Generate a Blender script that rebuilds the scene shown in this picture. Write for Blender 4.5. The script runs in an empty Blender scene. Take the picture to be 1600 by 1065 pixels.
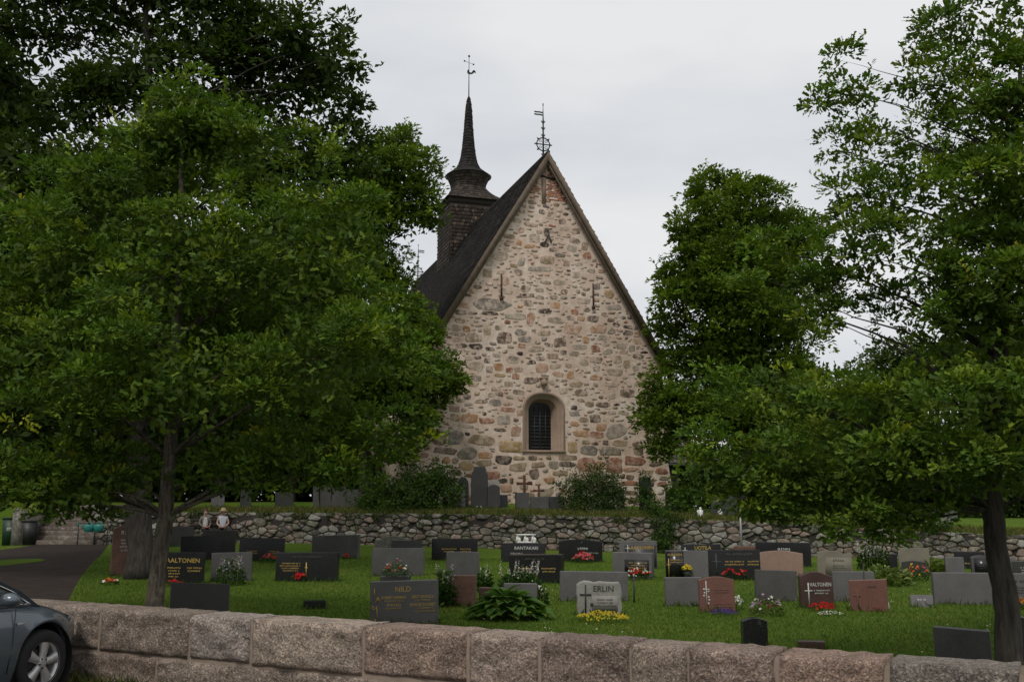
import bpy, bmesh, math, random
import numpy as np
from mathutils import Vector, Matrix, geometry, noise

random.seed(11)
RNG = np.random.default_rng(11)
scene = bpy.context.scene
COL = scene.collection
R = math.radians

# ------------------------------------------------------------------ camera
PITCH = R(9.58)
EYE = Vector((0, 0, 1.9))
cam_d = bpy.data.cameras.new("camera")
cam_d.lens = 35.0
cam_d.sensor_width = 36.0
cam_d.clip_start = 0.1
cam_d.clip_end = 3000
cam = bpy.data.objects.new("camera", cam_d)
COL.objects.link(cam)
cam.location = EYE
cam.rotation_euler = (R(90) + PITCH, 0, 0)
scene.camera = cam

# ------------------------------------------------------------------ overcast sky
SUN_EL, SUN_AZ = R(52), R(200)      # azimuth measured clockwise from +Y: behind the camera, a little to the left
world = bpy.data.worlds.new("World")
scene.world = world
world.use_nodes = True
wn, wl = world.node_tree.nodes, world.node_tree.links
wn.clear()
w_out = wn.new("ShaderNodeOutputWorld")
w_bg = wn.new("ShaderNodeBackground")
w_bg2 = wn.new("ShaderNodeBackground")
w_mix = wn.new("ShaderNodeMixShader")
w_sky = wn.new("ShaderNodeTexSky")
w_sky.sky_type = 'NISHITA'
w_sky.sun_disc = False
w_sky.sun_elevation = SUN_EL
w_sky.sun_rotation = SUN_AZ
w_sky.air_density = 1.0
w_sky.dust_density = 3.0
wl.new(w_sky.outputs[0], w_bg.inputs[0])
w_bg.inputs[1].default_value = 0.1
w_tc = wn.new("ShaderNodeTexCoord")
w_map = wn.new("ShaderNodeMapping")
w_map.inputs['Scale'].default_value = (1.0, 1.0, 2.6)
w_map.inputs['Location'].default_value = (0.35, 0.2, 0.1)
wl.new(w_tc.outputs['Generated'], w_map.inputs[0])
w_no = wn.new("ShaderNodeTexNoise")
w_no.inputs['Scale'].default_value = 2.6
w_no.inputs['Detail'].default_value = 5.0
w_no.inputs['Roughness'].default_value = 0.5
wl.new(w_map.outputs[0], w_no.inputs['Vector'])
w_cr = wn.new("ShaderNodeValToRGB")
w_cr.color_ramp.elements[0].position = 0.34
w_cr.color_ramp.elements[0].color = (0.66, 0.685, 0.725, 1)
w_cr.color_ramp.elements[1].position = 0.62
w_cr.color_ramp.elements[1].color = (0.84, 0.845, 0.85, 1)
wl.new(w_no.outputs[0], w_cr.inputs[0])
wl.new(w_cr.outputs[0], w_bg2.inputs[0])
w_bg2.inputs[1].default_value = 1.0
w_mix.inputs[0].default_value = 0.94        # a closed, pale cloud cover with only a little sky through it
wl.new(w_bg.outputs[0], w_mix.inputs[1])
wl.new(w_bg2.outputs[0], w_mix.inputs[2])
wl.new(w_mix.outputs[0], w_out.inputs[0])

sun_d = bpy.data.lights.new("sun", 'SUN')
sun_d.energy = 1.5
sun_d.angle = R(14)
sun_d.color = (1.0, 0.95, 0.88)
sun = bpy.data.objects.new("sun", sun_d)
COL.objects.link(sun)
sv = Vector((math.sin(SUN_AZ) * math.cos(SUN_EL), math.cos(SUN_AZ) * math.cos(SUN_EL), math.sin(SUN_EL)))
sun.rotation_euler = sv.to_track_quat('Z', 'Y').to_euler()
sun.location = sv * 60

scene.render.engine = 'CYCLES'
scene.cycles.use_denoising = True
scene.cycles.max_bounces = 6
scene.cycles.diffuse_bounces = 3
scene.cycles.transmission_bounces = 3
scene.view_settings.view_transform = 'Standard'
scene.view_settings.look = 'None'
scene.view_settings.exposure = 0.0
scene.view_settings.gamma = 1.0
scene.view_settings.use_curve_mapping = False

# ------------------------------------------------------------------ measuring helpers
FPX = 35.0 / 36.0 * 1600.0
CP, SP = math.cos(PITCH), math.sin(PITCH)


def ray(px, py):
    a, b = (px - 800.0) / FPX, (532.5 - py) / FPX
    return Vector((a, CP - b * SP, SP + b * CP))


def at(px, py, Y):
    d = ray(px, py)
    return EYE + d * (Y / d.y)


def on_z(px, py, z):
    d = ray(px, py)
    return EYE + d * ((z - EYE.z) / d.z)


def depth_of(p):
    v = Vector(p) - EYE
    return v.y * CP + v.z * SP


def ppm(p):
    return FPX / depth_of(p)


WX = [-60, -17.8, -9.45, 0.5, 10, 20.2, 60]
WY = [45.5, 43.6, 42.2, 40.2, 39.2, 37.2, 33]
TX = [-60, -18, -14.8, -9.45, .5, 5, 10, 15, 20.2, 30, 60]
TZ = [1.8, 1.8, 1.8, 1.78, 1.70, 1.60, 1.42, 1.12, .95, .85, .8]


def wall_y(x):
    return np.interp(x, WX, WY)


def step_y(x):
    return wall_y(x) + np.where((np.asarray(x) > -21.3) & (np.asarray(x) < -17.9), 3.3, 0.0)


def wall_top(x):
    return np.interp(x, TX, TZ)


def low_z(x, y):
    xx = np.clip(x, -22, 22)
    return np.clip((np.asarray(y) - 14.0) / 27.0, 0, 1.1) * np.interp(xx, [-22, -18, -12, -9, .5, 10, 13, 22], [.33, .37, .48, .50, .35, .16, .10, .02])


def up_z(x, y):
    t = np.asarray(y) - wall_y(x)
    return wall_top(x) + np.minimum(.085 * np.maximum(t, 0), .45) + .004 * np.clip(t - 5, 0, 200)


def gz(x, y):
    return float(np.where(np.asarray(y) > step_y(x), up_z(x, y), low_z(x, y)))


def ground_at(px, py):
    """the point of the ground seen at a pixel of the photograph"""
    d = ray(px, py)
    t, last = 5.0, 5.0
    while t < 120:
        p = EYE + d * t
        if p.z <= gz(p.x, p.y):
            lo, hi = last, t
            for _ in range(24):
                m = (lo + hi) / 2
                q = EYE + d * m
                if q.z <= gz(q.x, q.y):
                    hi = m
                else:
                    lo = m
            return EYE + d * hi
        last = t
        t += .1
    return EYE + d * 45


# ------------------------------------------------------------------ object helpers
def link(o, parent=None):
    COL.objects.link(o)
    if parent is not None:
        o.parent = parent
    return o


def tag(o, label=None, cat=None, group=None, kind=None):
    if label:
        o["label"] = label
    if cat:
        o["category"] = cat
    if group:
        o["group"] = group
    if kind:
        o["kind"] = kind
    return o


def empty(name, loc, rz=0.0, parent=None):
    o = bpy.data.objects.new(name, None)
    o.empty_display_size = .3
    o.location = loc
    o.rotation_euler = (0, 0, rz)
    return link(o, parent)


def fast_mesh(name, V, F, cols=None, smooth=False):
    """V (n,3); F list of (m,k) index arrays, or list of tuples"""
    me = bpy.data.meshes.new(name)
    V = np.asarray(V, dtype=np.float32)
    if len(F) and not isinstance(F[0], np.ndarray):
        by = {}
        for f in F:
            by.setdefault(len(f), []).append(f)
        F = [np.array(v, dtype=np.int32) for v in by.values()]
    me.vertices.add(len(V))
    me.vertices.foreach_set("co", V.ravel())
    nl = sum(f.size for f in F)
    npoly = sum(len(f) for f in F)
    me.loops.add(nl)
    me.loops.foreach_set("vertex_index", np.concatenate([f.ravel() for f in F]).astype(np.int32))
    me.polygons.add(npoly)
    ls, lt, s = [], [], 0
    for f in F:
        k = f.shape[1]
        ls.append(s + np.arange(len(f)) * k)
        lt.append(np.full(len(f), k))
        s += f.size
    me.polygons.foreach_set("loop_start", np.concatenate(ls).astype(np.int32))
    me.polygons.foreach_set("loop_total", np.concatenate(lt).astype(np.int32))
    if smooth:
        me.polygons.foreach_set("use_smooth", np.ones(npoly, dtype=bool))
    me.update(calc_edges=True)
    if cols is not None:
        c = np.ones((len(V), 4), dtype=np.float32)
        cols = np.asarray(cols, dtype=np.float32)
        c[:, :3] = cols if cols.ndim == 2 else cols[None, :]
        a = me.color_attributes.new("Col", 'FLOAT_COLOR', 'POINT')
        a.data.foreach_set("color", c.ravel())
    return me


class MB:
    """collects simple shapes; build() links them as one mesh object"""

    def __init__(self):
        self.v, self.f, self.c = [], [], []

    def add(self, vs, fs, col=(1, 1, 1)):
        o = len(self.v)
        self.v.extend([tuple(v) for v in vs])
        self.f.extend([tuple(o + i for i in f) for f in fs])
        self.c.extend([col] * len(vs))
        return o

    def box(self, c, s, rz=0.0, col=(1, 1, 1), M=None):
        x, y, z = s[0] / 2, s[1] / 2, s[2] / 2
        vs = [Vector((a * x, b * y, e * z)) for e in (-1, 1) for a, b in ((-1, -1), (1, -1), (1, 1), (-1, 1))]
        if rz:
            m = Matrix.Rotation(rz, 3, 'Z')
            vs = [m @ v for v in vs]
        vs = [v + Vector(c) for v in vs]
        if M is not None:
            vs = [M @ v for v in vs]
        return self.add(vs, [(3, 2, 1, 0), (4, 5, 6, 7), (0, 1, 5, 4), (1, 2, 6, 5), (2, 3, 7, 6), (3, 0, 4, 7)], col)

    def tube(self, pts, rad, n=8, cap=True, col=(1, 1, 1)):
        pts = [Vector(p) for p in pts]
        if not hasattr(rad, '__len__'):
            rad = [rad] * len(pts)
        o = len(self.v)
        vs, fs = [], []
        u = None
        for i, p in enumerate(pts):
            t = (pts[min(i + 1, len(pts) - 1)] - pts[max(i - 1, 0)])
            if t.length < 1e-9:
                t = Vector((0, 0, 1))
            t.normalize()
            if u is None:
                u = t.orthogonal().normalized()
            else:
                u = (u - t * u.dot(t))
                if u.length < 1e-6:
                    u = t.orthogonal()
                u.normalize()
            w = t.cross(u)
            for k in range(n):
                a = 2 * math.pi * k / n
                vs.append(p + (u * math.cos(a) + w * math.sin(a)) * rad[i])
        for i in range(len(pts) - 1):
            for k in range(n):
                k2 = (k + 1) % n
                fs.append((i * n + k, i * n + k2, (i + 1) * n + k2, (i + 1) * n + k))
        if cap:
            fs.append(tuple(reversed(range(n))))
            fs.append(tuple((len(pts) - 1) * n + k for k in range(n)))
        return self.add(vs, fs, col)

    def ball(self, c, r, n=8, m=6, col=(1, 1, 1)):
        c = Vector(c)
        rr = (r, r, r) if not hasattr(r, '__len__') else r
        vs = [c + Vector((0, 0, -rr[2]))]
        for i in range(1, m):
            th = -math.pi / 2 + math.pi * i / m
            for k in range(n):
                a = 2 * math.pi * k / n
                vs.append(c + Vector((rr[0] * math.cos(th) * math.cos(a), rr[1] * math.cos(th) * math.sin(a), rr[2] * math.sin(th))))
        vs.append(c + Vector((0, 0, rr[2])))
        fs = []
        for k in range(n):
            k2 = (k + 1) % n
            fs.append((0, 1 + k2, 1 + k))
            fs.append((len(vs) - 1, 1 + (m - 2) * n + k, 1 + (m - 2) * n + k2))
            for i in range(m - 2):
                fs.append((1 + i * n + k, 1 + i * n + k2, 1 + (i + 1) * n + k2, 1 + (i + 1) * n + k))
        return self.add(vs, fs, col)

    def build(self, name, mat, parent=None, smooth=False):
        me = fast_mesh(name, self.v, self.f, self.c, smooth)
        me.materials.append(mat)
        return link(bpy.data.objects.new(name, me), parent)


def obj_from(name, V, F, mat, parent=None, cols=(1, 1, 1), smooth=False):
    me = fast_mesh(name, V, F, np.asarray(cols), smooth)
    me.materials.append(mat)
    return link(bpy.data.objects.new(name, me), parent)


def bevel_mesh(me, w=.01, seg=2):
    bm = bmesh.new()
    bm.from_mesh(me)
    bmesh.ops.bevel(bm, geom=[e for e in bm.edges if e.calc_face_angle(0) > .5], offset=w, segments=seg, profile=.6, affect='EDGES')
    bm.to_mesh(me)
    bm.free()


# ------------------------------------------------------------------ materials
MAT = {}


def new_mat(name):
    m = bpy.data.materials.new(name)
    m.use_nodes = True
    MAT[name] = m
    nt = m.node_tree
    return m, nt, nt.nodes, nt.links, nt.nodes["Principled BSDF"]


def n_noise(nt, scale, detail=4, rough=.6, vec=None, coord='Object', dist=0.0):
    n = nt.nodes.new("ShaderNodeTexNoise")
    n.inputs['Scale'].default_value = scale
    n.inputs['Detail'].default_value = detail
    n.inputs['Roughness'].default_value = rough
    n.inputs['Distortion'].default_value = dist
    if vec is None:
        tc = nt.nodes.new("ShaderNodeTexCoord")
        vec = tc.outputs[coord]
    nt.links.new(vec, n.inputs['Vector'])
    return n.outputs[0]


def n_ramp(nt, fac, stops):
    r = nt.nodes.new("ShaderNodeValToRGB")
    el = r.color_ramp.elements
    while len(el) < len(stops):
        el.new(.5)
    for e, (p, c) in zip(el, stops):
        e.position = p
        e.color = (c[0], c[1], c[2], 1) if hasattr(c, '__len__') else (c, c, c, 1)
    nt.links.new(fac, r.inputs[0])
    return r.outputs[0]


def n_mix(nt, fac, a, b, mode='MIX'):
    m = nt.nodes.new("ShaderNodeMix")
    m.data_type = 'RGBA'
    m.blend_type = mode
    for k, v in ((0, fac), (6, a), (7, b)):
        if isinstance(v, (int, float)):
            m.inputs[k].default_value = v if k == 0 else (v, v, v, 1)
        elif isinstance(v, tuple):
            m.inputs[k].default_value = (v[0], v[1], v[2], 1)
        else:
            nt.links.new(v, m.inputs[k])
    return m.outputs[2]


def n_bump(nt, h, strength=.5, dist=.02):
    b = nt.nodes.new("ShaderNodeBump")
    b.inputs['Strength'].default_value = strength
    b.inputs['Distance'].default_value = dist
    nt.links.new(h, b.inputs['Height'])
    return b.outputs[0]


def n_attr(nt, name="Col"):
    a = nt.nodes.new("ShaderNodeAttribute")
    a.attribute_name = name
    return a.outputs['Color']


def simple_mat(name, col, rough=.7, metal=0.0, spec=.5, var=.25, nscale=6.0, bump=.0, bdist=.01, attr=False, coat=0.0):
    m, nt, n, l, b = new_mat(name)
    base = n_attr(nt) if attr else col
    if attr:
        base = n_mix(nt, 1.0, base, col, 'MULTIPLY')
    f = n_ramp(nt, n_noise(nt, nscale, 5), [(.25, 1 - var), (.75, 1 + var)])
    l.new(n_mix(nt, 1.0, base, f, 'MULTIPLY'), b.inputs['Base Color'])
    b.inputs['Roughness'].default_value = rough
    b.inputs['Metallic'].default_value = metal
    b.inputs['Specular IOR Level'].default_value = spec
    if coat:
        b.inputs['Coat Weight'].default_value = coat
        b.inputs['Coat Roughness'].default_value = .05
    if bump:
        l.new(n_bump(nt, n_noise(nt, nscale * 4, 6), bump, bdist), b.inputs['Normal'])
    return m


def speckle_mat(name, col, rough=.8, speck=120.0, amount=.5, dark=(.02, .018, .016), light=(.6, .52, .46), attr=False, bump=.6, bdist=.012, big=3.0, bigvar=.3):
    """granite: crystals of three tones and slow cloudy variation"""
    m, nt, n, l, b = new_mat(name)
    base = n_mix(nt, 1.0, n_attr(nt), col, 'MULTIPLY') if attr else col
    bigf = n_ramp(nt, n_noise(nt, big, 5, .65), [(.28, 1 - bigvar), (.72, 1 + bigvar)])
    base = n_mix(nt, 1.0, base, bigf, 'MULTIPLY')
    s1 = n_ramp(nt, n_noise(nt, speck, 3, .7), [(.52, 0.0), (.66, 1.0)])
    s2 = n_ramp(nt, n_noise(nt, speck * .8, 3, .7, dist=.4), [(.3, 1.0), (.42, 0.0)])
    a1 = nt.nodes.new("ShaderNodeMath")
    a1.operation = 'MULTIPLY'
    l.new(s1, a1.inputs[0])
    a1.inputs[1].default_value = amount
    a2 = nt.nodes.new("ShaderNodeMath")
    a2.operation = 'MULTIPLY'
    l.new(s2, a2.inputs[0])
    a2.inputs[1].default_value = amount
    c = n_mix(nt, a1.outputs[0], base, light)
    c = n_mix(nt, a2.outputs[0], c, dark)
    l.new(c, b.inputs['Base Color'])
    b.inputs['Roughness'].default_value = rough
    if bump:
        l.new(n_bump(nt, n_noise(nt, speck * .25, 7, .7), bump, bdist), b.inputs['Normal'])
    return m


def leaf_mat(name, tr=.3, rough=.5, trcol=1.5):
    m, nt, n, l, b = new_mat(name)
    a = n_attr(nt)
    l.new(a, b.inputs['Base Color'])
    b.inputs['Roughness'].default_value = rough
    b.inputs['Specular IOR Level'].default_value = .14
    t = n.new("ShaderNodeBsdfTranslucent")
    l.new(n_mix(nt, 1.0, a, (1.1 * trcol, 1.2 * trcol, .5 * trcol), 'MULTIPLY'), t.inputs[0])
    mx = n.new("ShaderNodeMixShader")
    mx.inputs[0].default_value = tr
    l.new(b.outputs[0], mx.inputs[1])
    l.new(t.outputs[0], mx.inputs[2])
    l.new(mx.outputs[0], n["Material Output"].inputs[0])
    return m


# lawn
m, nt, n, l, b = new_mat("lawn")
g1 = n_ramp(nt, n_noise(nt, .35, 6, .65), [(.3, (.056, .108, .011)), (.5, (.084, .140, .014)), (.62, (.108, .150, .019)), (.78, (.145, .142, .034))])
g2 = n_ramp(nt, n_noise(nt, 18.0, 6, .75), [(.3, .55), (.7, 1.4)])
bare = n_ramp(nt, n_noise(nt, .8, 7, .7), [(.64, 0.0), (.72, .7)])
l.new(n_mix(nt, bare, n_mix(nt, 1.0, g1, g2, 'MULTIPLY'), (.12, .092, .045)), b.inputs['Base Color'])
b.inputs['Roughness'].default_value = 1.0
b.inputs['Specular IOR Level'].default_value = .1
l.new(n_bump(nt, n_noise(nt, 40, 6, .8), .9, .04), b.inputs['Normal'])

leaf_mat("leaf", .25, .65)
leaf_mat("grass_blade", .25, .7)
leaf_mat("petal", .25, .6, 1.0)
simple_mat("asphalt", (.040, .032, .027), 1.0, spec=.08, var=.3, nscale=2.0, bump=.5, bdist=.006)
simple_mat("dirt", (.10, .075, .05), 1.0, var=.5, nscale=7.0, bump=.8, bdist=.03)
def bark_mat(name, col, lichen, sc=26.0):
    m, nt, n, l, b = new_mat(name)
    tc = n.new("ShaderNodeTexCoord")
    mp = n.new("ShaderNodeMapping")
    mp.inputs['Scale'].default_value = (1, 1, .16)
    l.new(tc.outputs['Object'], mp.inputs[0])
    ridge = n_noise(nt, sc, 6, .65, mp.outputs[0], dist=.5)
    c = n_ramp(nt, ridge, [(.35, tuple(q * .35 for q in col)), (.5, col), (.68, tuple(min(1, q * 1.7) for q in col))])
    li = n_ramp(nt, n_noise(nt, 7.0, 6, .75), [(.52, 0.0), (.66, .8)])
    l.new(n_mix(nt, li, c, lichen), b.inputs['Base Color'])
    b.inputs['Roughness'].default_value = .95
    l.new(n_bump(nt, ridge, 1.0, .06), b.inputs['Normal'])


bark_mat("bark_oak", (.085, .068, .050), (.17, .165, .115))
bark_mat("bark_dark", (.044, .036, .029), (.055, .052, .040), 18.0)
m, nt, n, l, b = new_mat("mortar_wall")
c1 = n_ramp(nt, n_noise(nt, .55, 6, .7), [(.36, (.53, .39, .305)), (.5, (.65, .505, .41)), (.66, (.77, .67, .58))])
c2 = n_ramp(nt, n_noise(nt, 5.0, 7, .75), [(.25, .72), (.75, 1.25)])
l.new(n_mix(nt, 1.0, c1, c2, 'MULTIPLY'), b.inputs['Base Color'])
b.inputs['Roughness'].default_value = .97
l.new(n_bump(nt, n_noise(nt, 9, 7, .7), .7, .03), b.inputs['Normal'])
m = speckle_mat("granite_block", (1, 1, 1), .95, 46.0, .6, (.06, .045, .038), (.46, .385, .325), attr=True, bump=1.0, bdist=.07, big=4.0, bigvar=.42)
nt = m.node_tree
vo = nt.nodes.new("ShaderNodeTexVoronoi")
vo.inputs['Scale'].default_value = 75.0
tcv = nt.nodes.new("ShaderNodeTexCoord")
nt.links.new(tcv.outputs['Object'], vo.inputs['Vector'])
sepv = nt.nodes.new("ShaderNodeSeparateColor")
nt.links.new(vo.outputs['Color'], sepv.inputs[0])
cry = n_ramp(nt, sepv.outputs[0], [(.0, .45), (.45, .95), (.8, 1.15), (1.0, 1.75)])
bs = nt.nodes["Principled BSDF"].inputs['Base Color']
src = bs.links[0].from_socket
nt.links.new(n_mix(nt, 1.0, src, cry, 'MULTIPLY'), bs)
simple_mat("mortar_pointing", (.195, .15, .115), .95, var=.25, nscale=5.0, bump=.6, bdist=.01)
speckle_mat("cap_mortar", (.27, .21, .16), .95, 45.0, .6, (.12, .09, .07), (.55, .48, .42), bump=.9, bdist=.02, big=2.0, bigvar=.3)
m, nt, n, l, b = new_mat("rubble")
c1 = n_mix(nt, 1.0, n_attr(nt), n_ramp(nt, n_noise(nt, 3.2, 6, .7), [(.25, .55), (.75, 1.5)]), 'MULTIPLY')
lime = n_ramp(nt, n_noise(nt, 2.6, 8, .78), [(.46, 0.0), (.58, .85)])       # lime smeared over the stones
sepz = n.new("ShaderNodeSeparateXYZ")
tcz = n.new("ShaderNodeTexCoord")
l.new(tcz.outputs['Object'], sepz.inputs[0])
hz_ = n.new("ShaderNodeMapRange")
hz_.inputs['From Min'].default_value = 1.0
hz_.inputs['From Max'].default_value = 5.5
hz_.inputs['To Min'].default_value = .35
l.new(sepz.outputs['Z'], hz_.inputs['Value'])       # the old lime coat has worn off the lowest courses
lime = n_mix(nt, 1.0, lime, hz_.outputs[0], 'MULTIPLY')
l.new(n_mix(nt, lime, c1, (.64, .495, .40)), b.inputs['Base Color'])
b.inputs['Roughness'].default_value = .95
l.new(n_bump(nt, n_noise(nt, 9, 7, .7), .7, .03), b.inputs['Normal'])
speckle_mat("dry_stone", (1, 1, 1), .95, 8.0, .4, (.03, .028, .024), (.46, .45, .40), attr=True, bump=.9, bdist=.04, big=3.0, bigvar=.4)
simple_mat("crevice", (.02, .017, .013), 1.0)
simple_mat("brick", (1, 1, 1), .9, attr=True, var=.3, nscale=8.0, bump=.4)
simple_mat("shingle", (1, 1, 1), .9, attr=True, var=.4, nscale=5.0, bump=.6, bdist=.01)
simple_mat("grey_board", (.125, .092, .064), .9, var=.35, nscale=4.0, bump=.4)
simple_mat("dark_wood", (.03, .022, .016), .9, var=.3)
simple_mat("iron", (.045, .042, .04), .65, metal=.3, var=.3, nscale=20.0)
simple_mat("rust_iron", (.075, .030, .018), .85, var=.4, nscale=20.0)
simple_mat("dressed_stone", (.30, .215, .16), .9, var=.15, nscale=2.5, bump=.3)
simple_mat("roof_tile", (.10, .085, .08), .85, var=.3, nscale=4.0, attr=False)
m = simple_mat("church_glass", (.007, .008, .008), .3, spec=.2, var=.4, nscale=3.0)
simple_mat("lead", (.045, .05, .05), .6, var=.2)
# ------------------------------------------------------------------ the ground
def make_ground():
    xs = np.unique(np.concatenate([np.linspace(-30, 30, 161), np.linspace(-700, -30, 24), np.linspace(30, 700, 24),
                                   [-21.305, -21.295, -17.905, -17.895]]))
    sy = step_y(xs)
    tl = np.linspace(0, 1, 70)
    tu = np.concatenate([np.linspace(0, .05, 30), np.linspace(.06, 1, 30) ** 1.6])
    tu = np.unique(tu)
    V, nx = [], len(xs)
    rows = 0
    for t in tl:
        y = -60 + (sy + 60) * (1 - (1 - t) ** 1.7)
        z = low_z(xs, y)
        V.append(np.stack([xs, y, z], 1))
        rows += 1
    for t in tu:
        y = sy + .12 + t * 900
        z = up_z(xs, y)
        V.append(np.stack([xs, y, z], 1))
        rows += 1
    V = np.concatenate(V)
    r, c = np.meshgrid(np.arange(rows - 1), np.arange(nx - 1), indexing='ij')
    a = (r * nx + c).ravel()
    F = [np.stack([a, a + 1, a + nx + 1, a + nx], 1)]
    o = obj_from("ground", V, F, MAT["lawn"], smooth=False)
    tag(o, "mown green churchyard lawn rising to the terrace", None, kind="structure")


make_ground()


def sheet(name, pts, mat, lift=.004, n=14):
    """a sheet lying on the ground between two edges given in plan, left edge and right edge paired"""
    V, F = [], []
    for i, (a, b_) in enumerate(pts):
        for k in range(n + 1):
            t = k / n
            x, y = a[0] + (b_[0] - a[0]) * t, a[1] + (b_[1] - a[1]) * t
            V.append((x, y, gz(x, y) + lift))
    for i in range(len(pts) - 1):
        for k in range(n):
            j = i * (n + 1) + k
            F.append((j, j + 1, j + n + 2, j + n + 1))
    return obj_from(name, V, F, mat)


# front wall line, from its back top edge in the photograph
WALL_T = .45
WA, WB = on_z(80, 936, .8), on_z(1600, 1033, .8)
wd = Vector((WB.x - WA.x, WB.y - WA.y, 0)).normalized()       # along the wall, left to right
wn_ = Vector((wd.y, -wd.x, 0))                                 # towards the road and the camera
if wn_.y > 0:
    wn_ = -wn_
W0 = Vector((WA.x, WA.y, 0)) + wn_ * WALL_T                    # foot of the front face


def wpt(s, z, out=0.0):
    p = W0 + wd * s + wn_ * out
    return Vector((p.x, p.y, z))


def wall_s(px, py):
    """distance along the wall of the point of its front face at a pixel"""
    d = ray(px, py)
    t = (W0 - EYE).dot(wn_) / d.dot(wn_)
    p = EYE + d * t
    return (p - W0).dot(wd), p.z


def make_path():
    # asphalt path from the gate to the foot of the steps
    right = [(170, 850), (165, 857), (158, 866), (143, 880), (128, 898), (116, 918), (106, 940), (98, 962)]
    left = [(52, 851), (30, 855), (-2, 859), (-60, 864), (-140, 878), (-230, 900), (-300, 925), (-360, 962)]
    R_ = [ground_at(*p) for p in right]
    L_ = [ground_at(*p) for p in left]
    pts = [((a.x, a.y), (b_.x, b_.y)) for a, b_ in zip(L_, R_)]
    o = sheet("path", pts, MAT["asphalt"], .006)
    tag(o, "dark asphalt path leading from the gate to the steps", kind="structure")
    c = ground_at(-5, 880)
    V = [(c.x, c.y, gz(c.x, c.y) + .016)]
    for k in range(20):
        a = 2 * math.pi * k / 20
        x, y = c.x + 1.0 * math.cos(a) * (1 + .1 * math.sin(3 * a)), c.y + 2.2 * math.sin(a)
        V.append((x, y, gz(x, y) + .014))
    o = obj_from("grass_island", V, [(0, 1 + k, 1 + (k + 1) % 20) for k in range(20)], MAT["lawn"])
    tag(o, "small grass island in the asphalt path at the left edge", kind="structure")
    # road in front of the wall with an earthy verge at the wall's foot
    pts = []
    for s in np.linspace(-60, 60, 40):
        a, b_ = wpt(s, 0, .55), wpt(s, 0, 40)
        pts.append(((a.x, a.y), (b_.x, b_.y)))
    o = sheet("road", pts, MAT["asphalt"], .004, 6)
    tag(o, "grey asphalt road in front of the granite wall", kind="structure")
    pts = []
    for s in np.linspace(-60, 60, 60):
        a, b_ = wpt(s, 0, -.1), wpt(s, 0, .62 + .06 * math.sin(s * 3.1))
        pts.append(((a.x, a.y), (b_.x, b_.y)))
    o = sheet("verge", pts, MAT["dirt"], .009, 4)
    tag(o, "strip of bare earth along the foot of the granite wall", kind="structure")


make_path()


# ------------------------------------------------------------------ granite block wall along the road
def rock_block(s0, s1, z0, z1, col, seed, bulge=.05, deep=.16):
    nx = max(8, int((s1 - s0) / .036))
    nz = 12
    V = []
    for j in range(nz + 1):
        for i in range(nx + 1):
            u, v = i / nx, j / nz
            e = min(1.0, 20 * min(u * (s1 - s0) / .5, (1 - u) * (s1 - s0) / .5, v * .6, (1 - v) * .6))
            e = max(0, e) ** .6
            p = noise.fractal(Vector(((s0 + u * (s1 - s0)) * 3.2 + seed, v * 2.2, seed * 1.7)), .75, 2.15, 6)
            r_ = noise.noise(Vector((u * (s1 - s0) * 2.2 + seed * 3, v * 1.6, 5 + seed)))
            chip = abs(noise.noise(Vector(((s0 + u * (s1 - s0)) * 4.1 + seed, v * 3.0, seed))))
            out = max(-.003, e * (bulge * .6 + .036 * p + .028 * r_ - .07 * max(0, .22 - chip)))
            wob = .012 * noise.noise(Vector((u * 7 + seed, v * 5, 3)))
            V.append(wpt(s0 + u * (s1 - s0) + (wob if i in (0, nx) else 0), z0 + v * (z1 - z0) + wob, out))
    base = len(V)
    F = []
    for j in range(nz):
        for i in range(nx):
            a = j * (nx + 1) + i
            F.append((a, a + 1, a + nx + 2, a + nx + 1))
    ring = [i for i in range(nx + 1)] + [(j + 1) * (nx + 1) - 1 for j in range(1, nz + 1)] + \
           [nz * (nx + 1) + i for i in range(nx - 1, -1, -1)] + [j * (nx + 1) for j in range(nz - 1, 0, -1)]
    for q in ring:
        V.append(V[q] - wn_ * (deep + (V[q] - W0).dot(wn_)))
    m_ = len(ring)
    for k in range(m_):
        k2 = (k + 1) % m_
        F.append((ring[k2], ring[k], base + k, base + k2))
    return V, F


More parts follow.
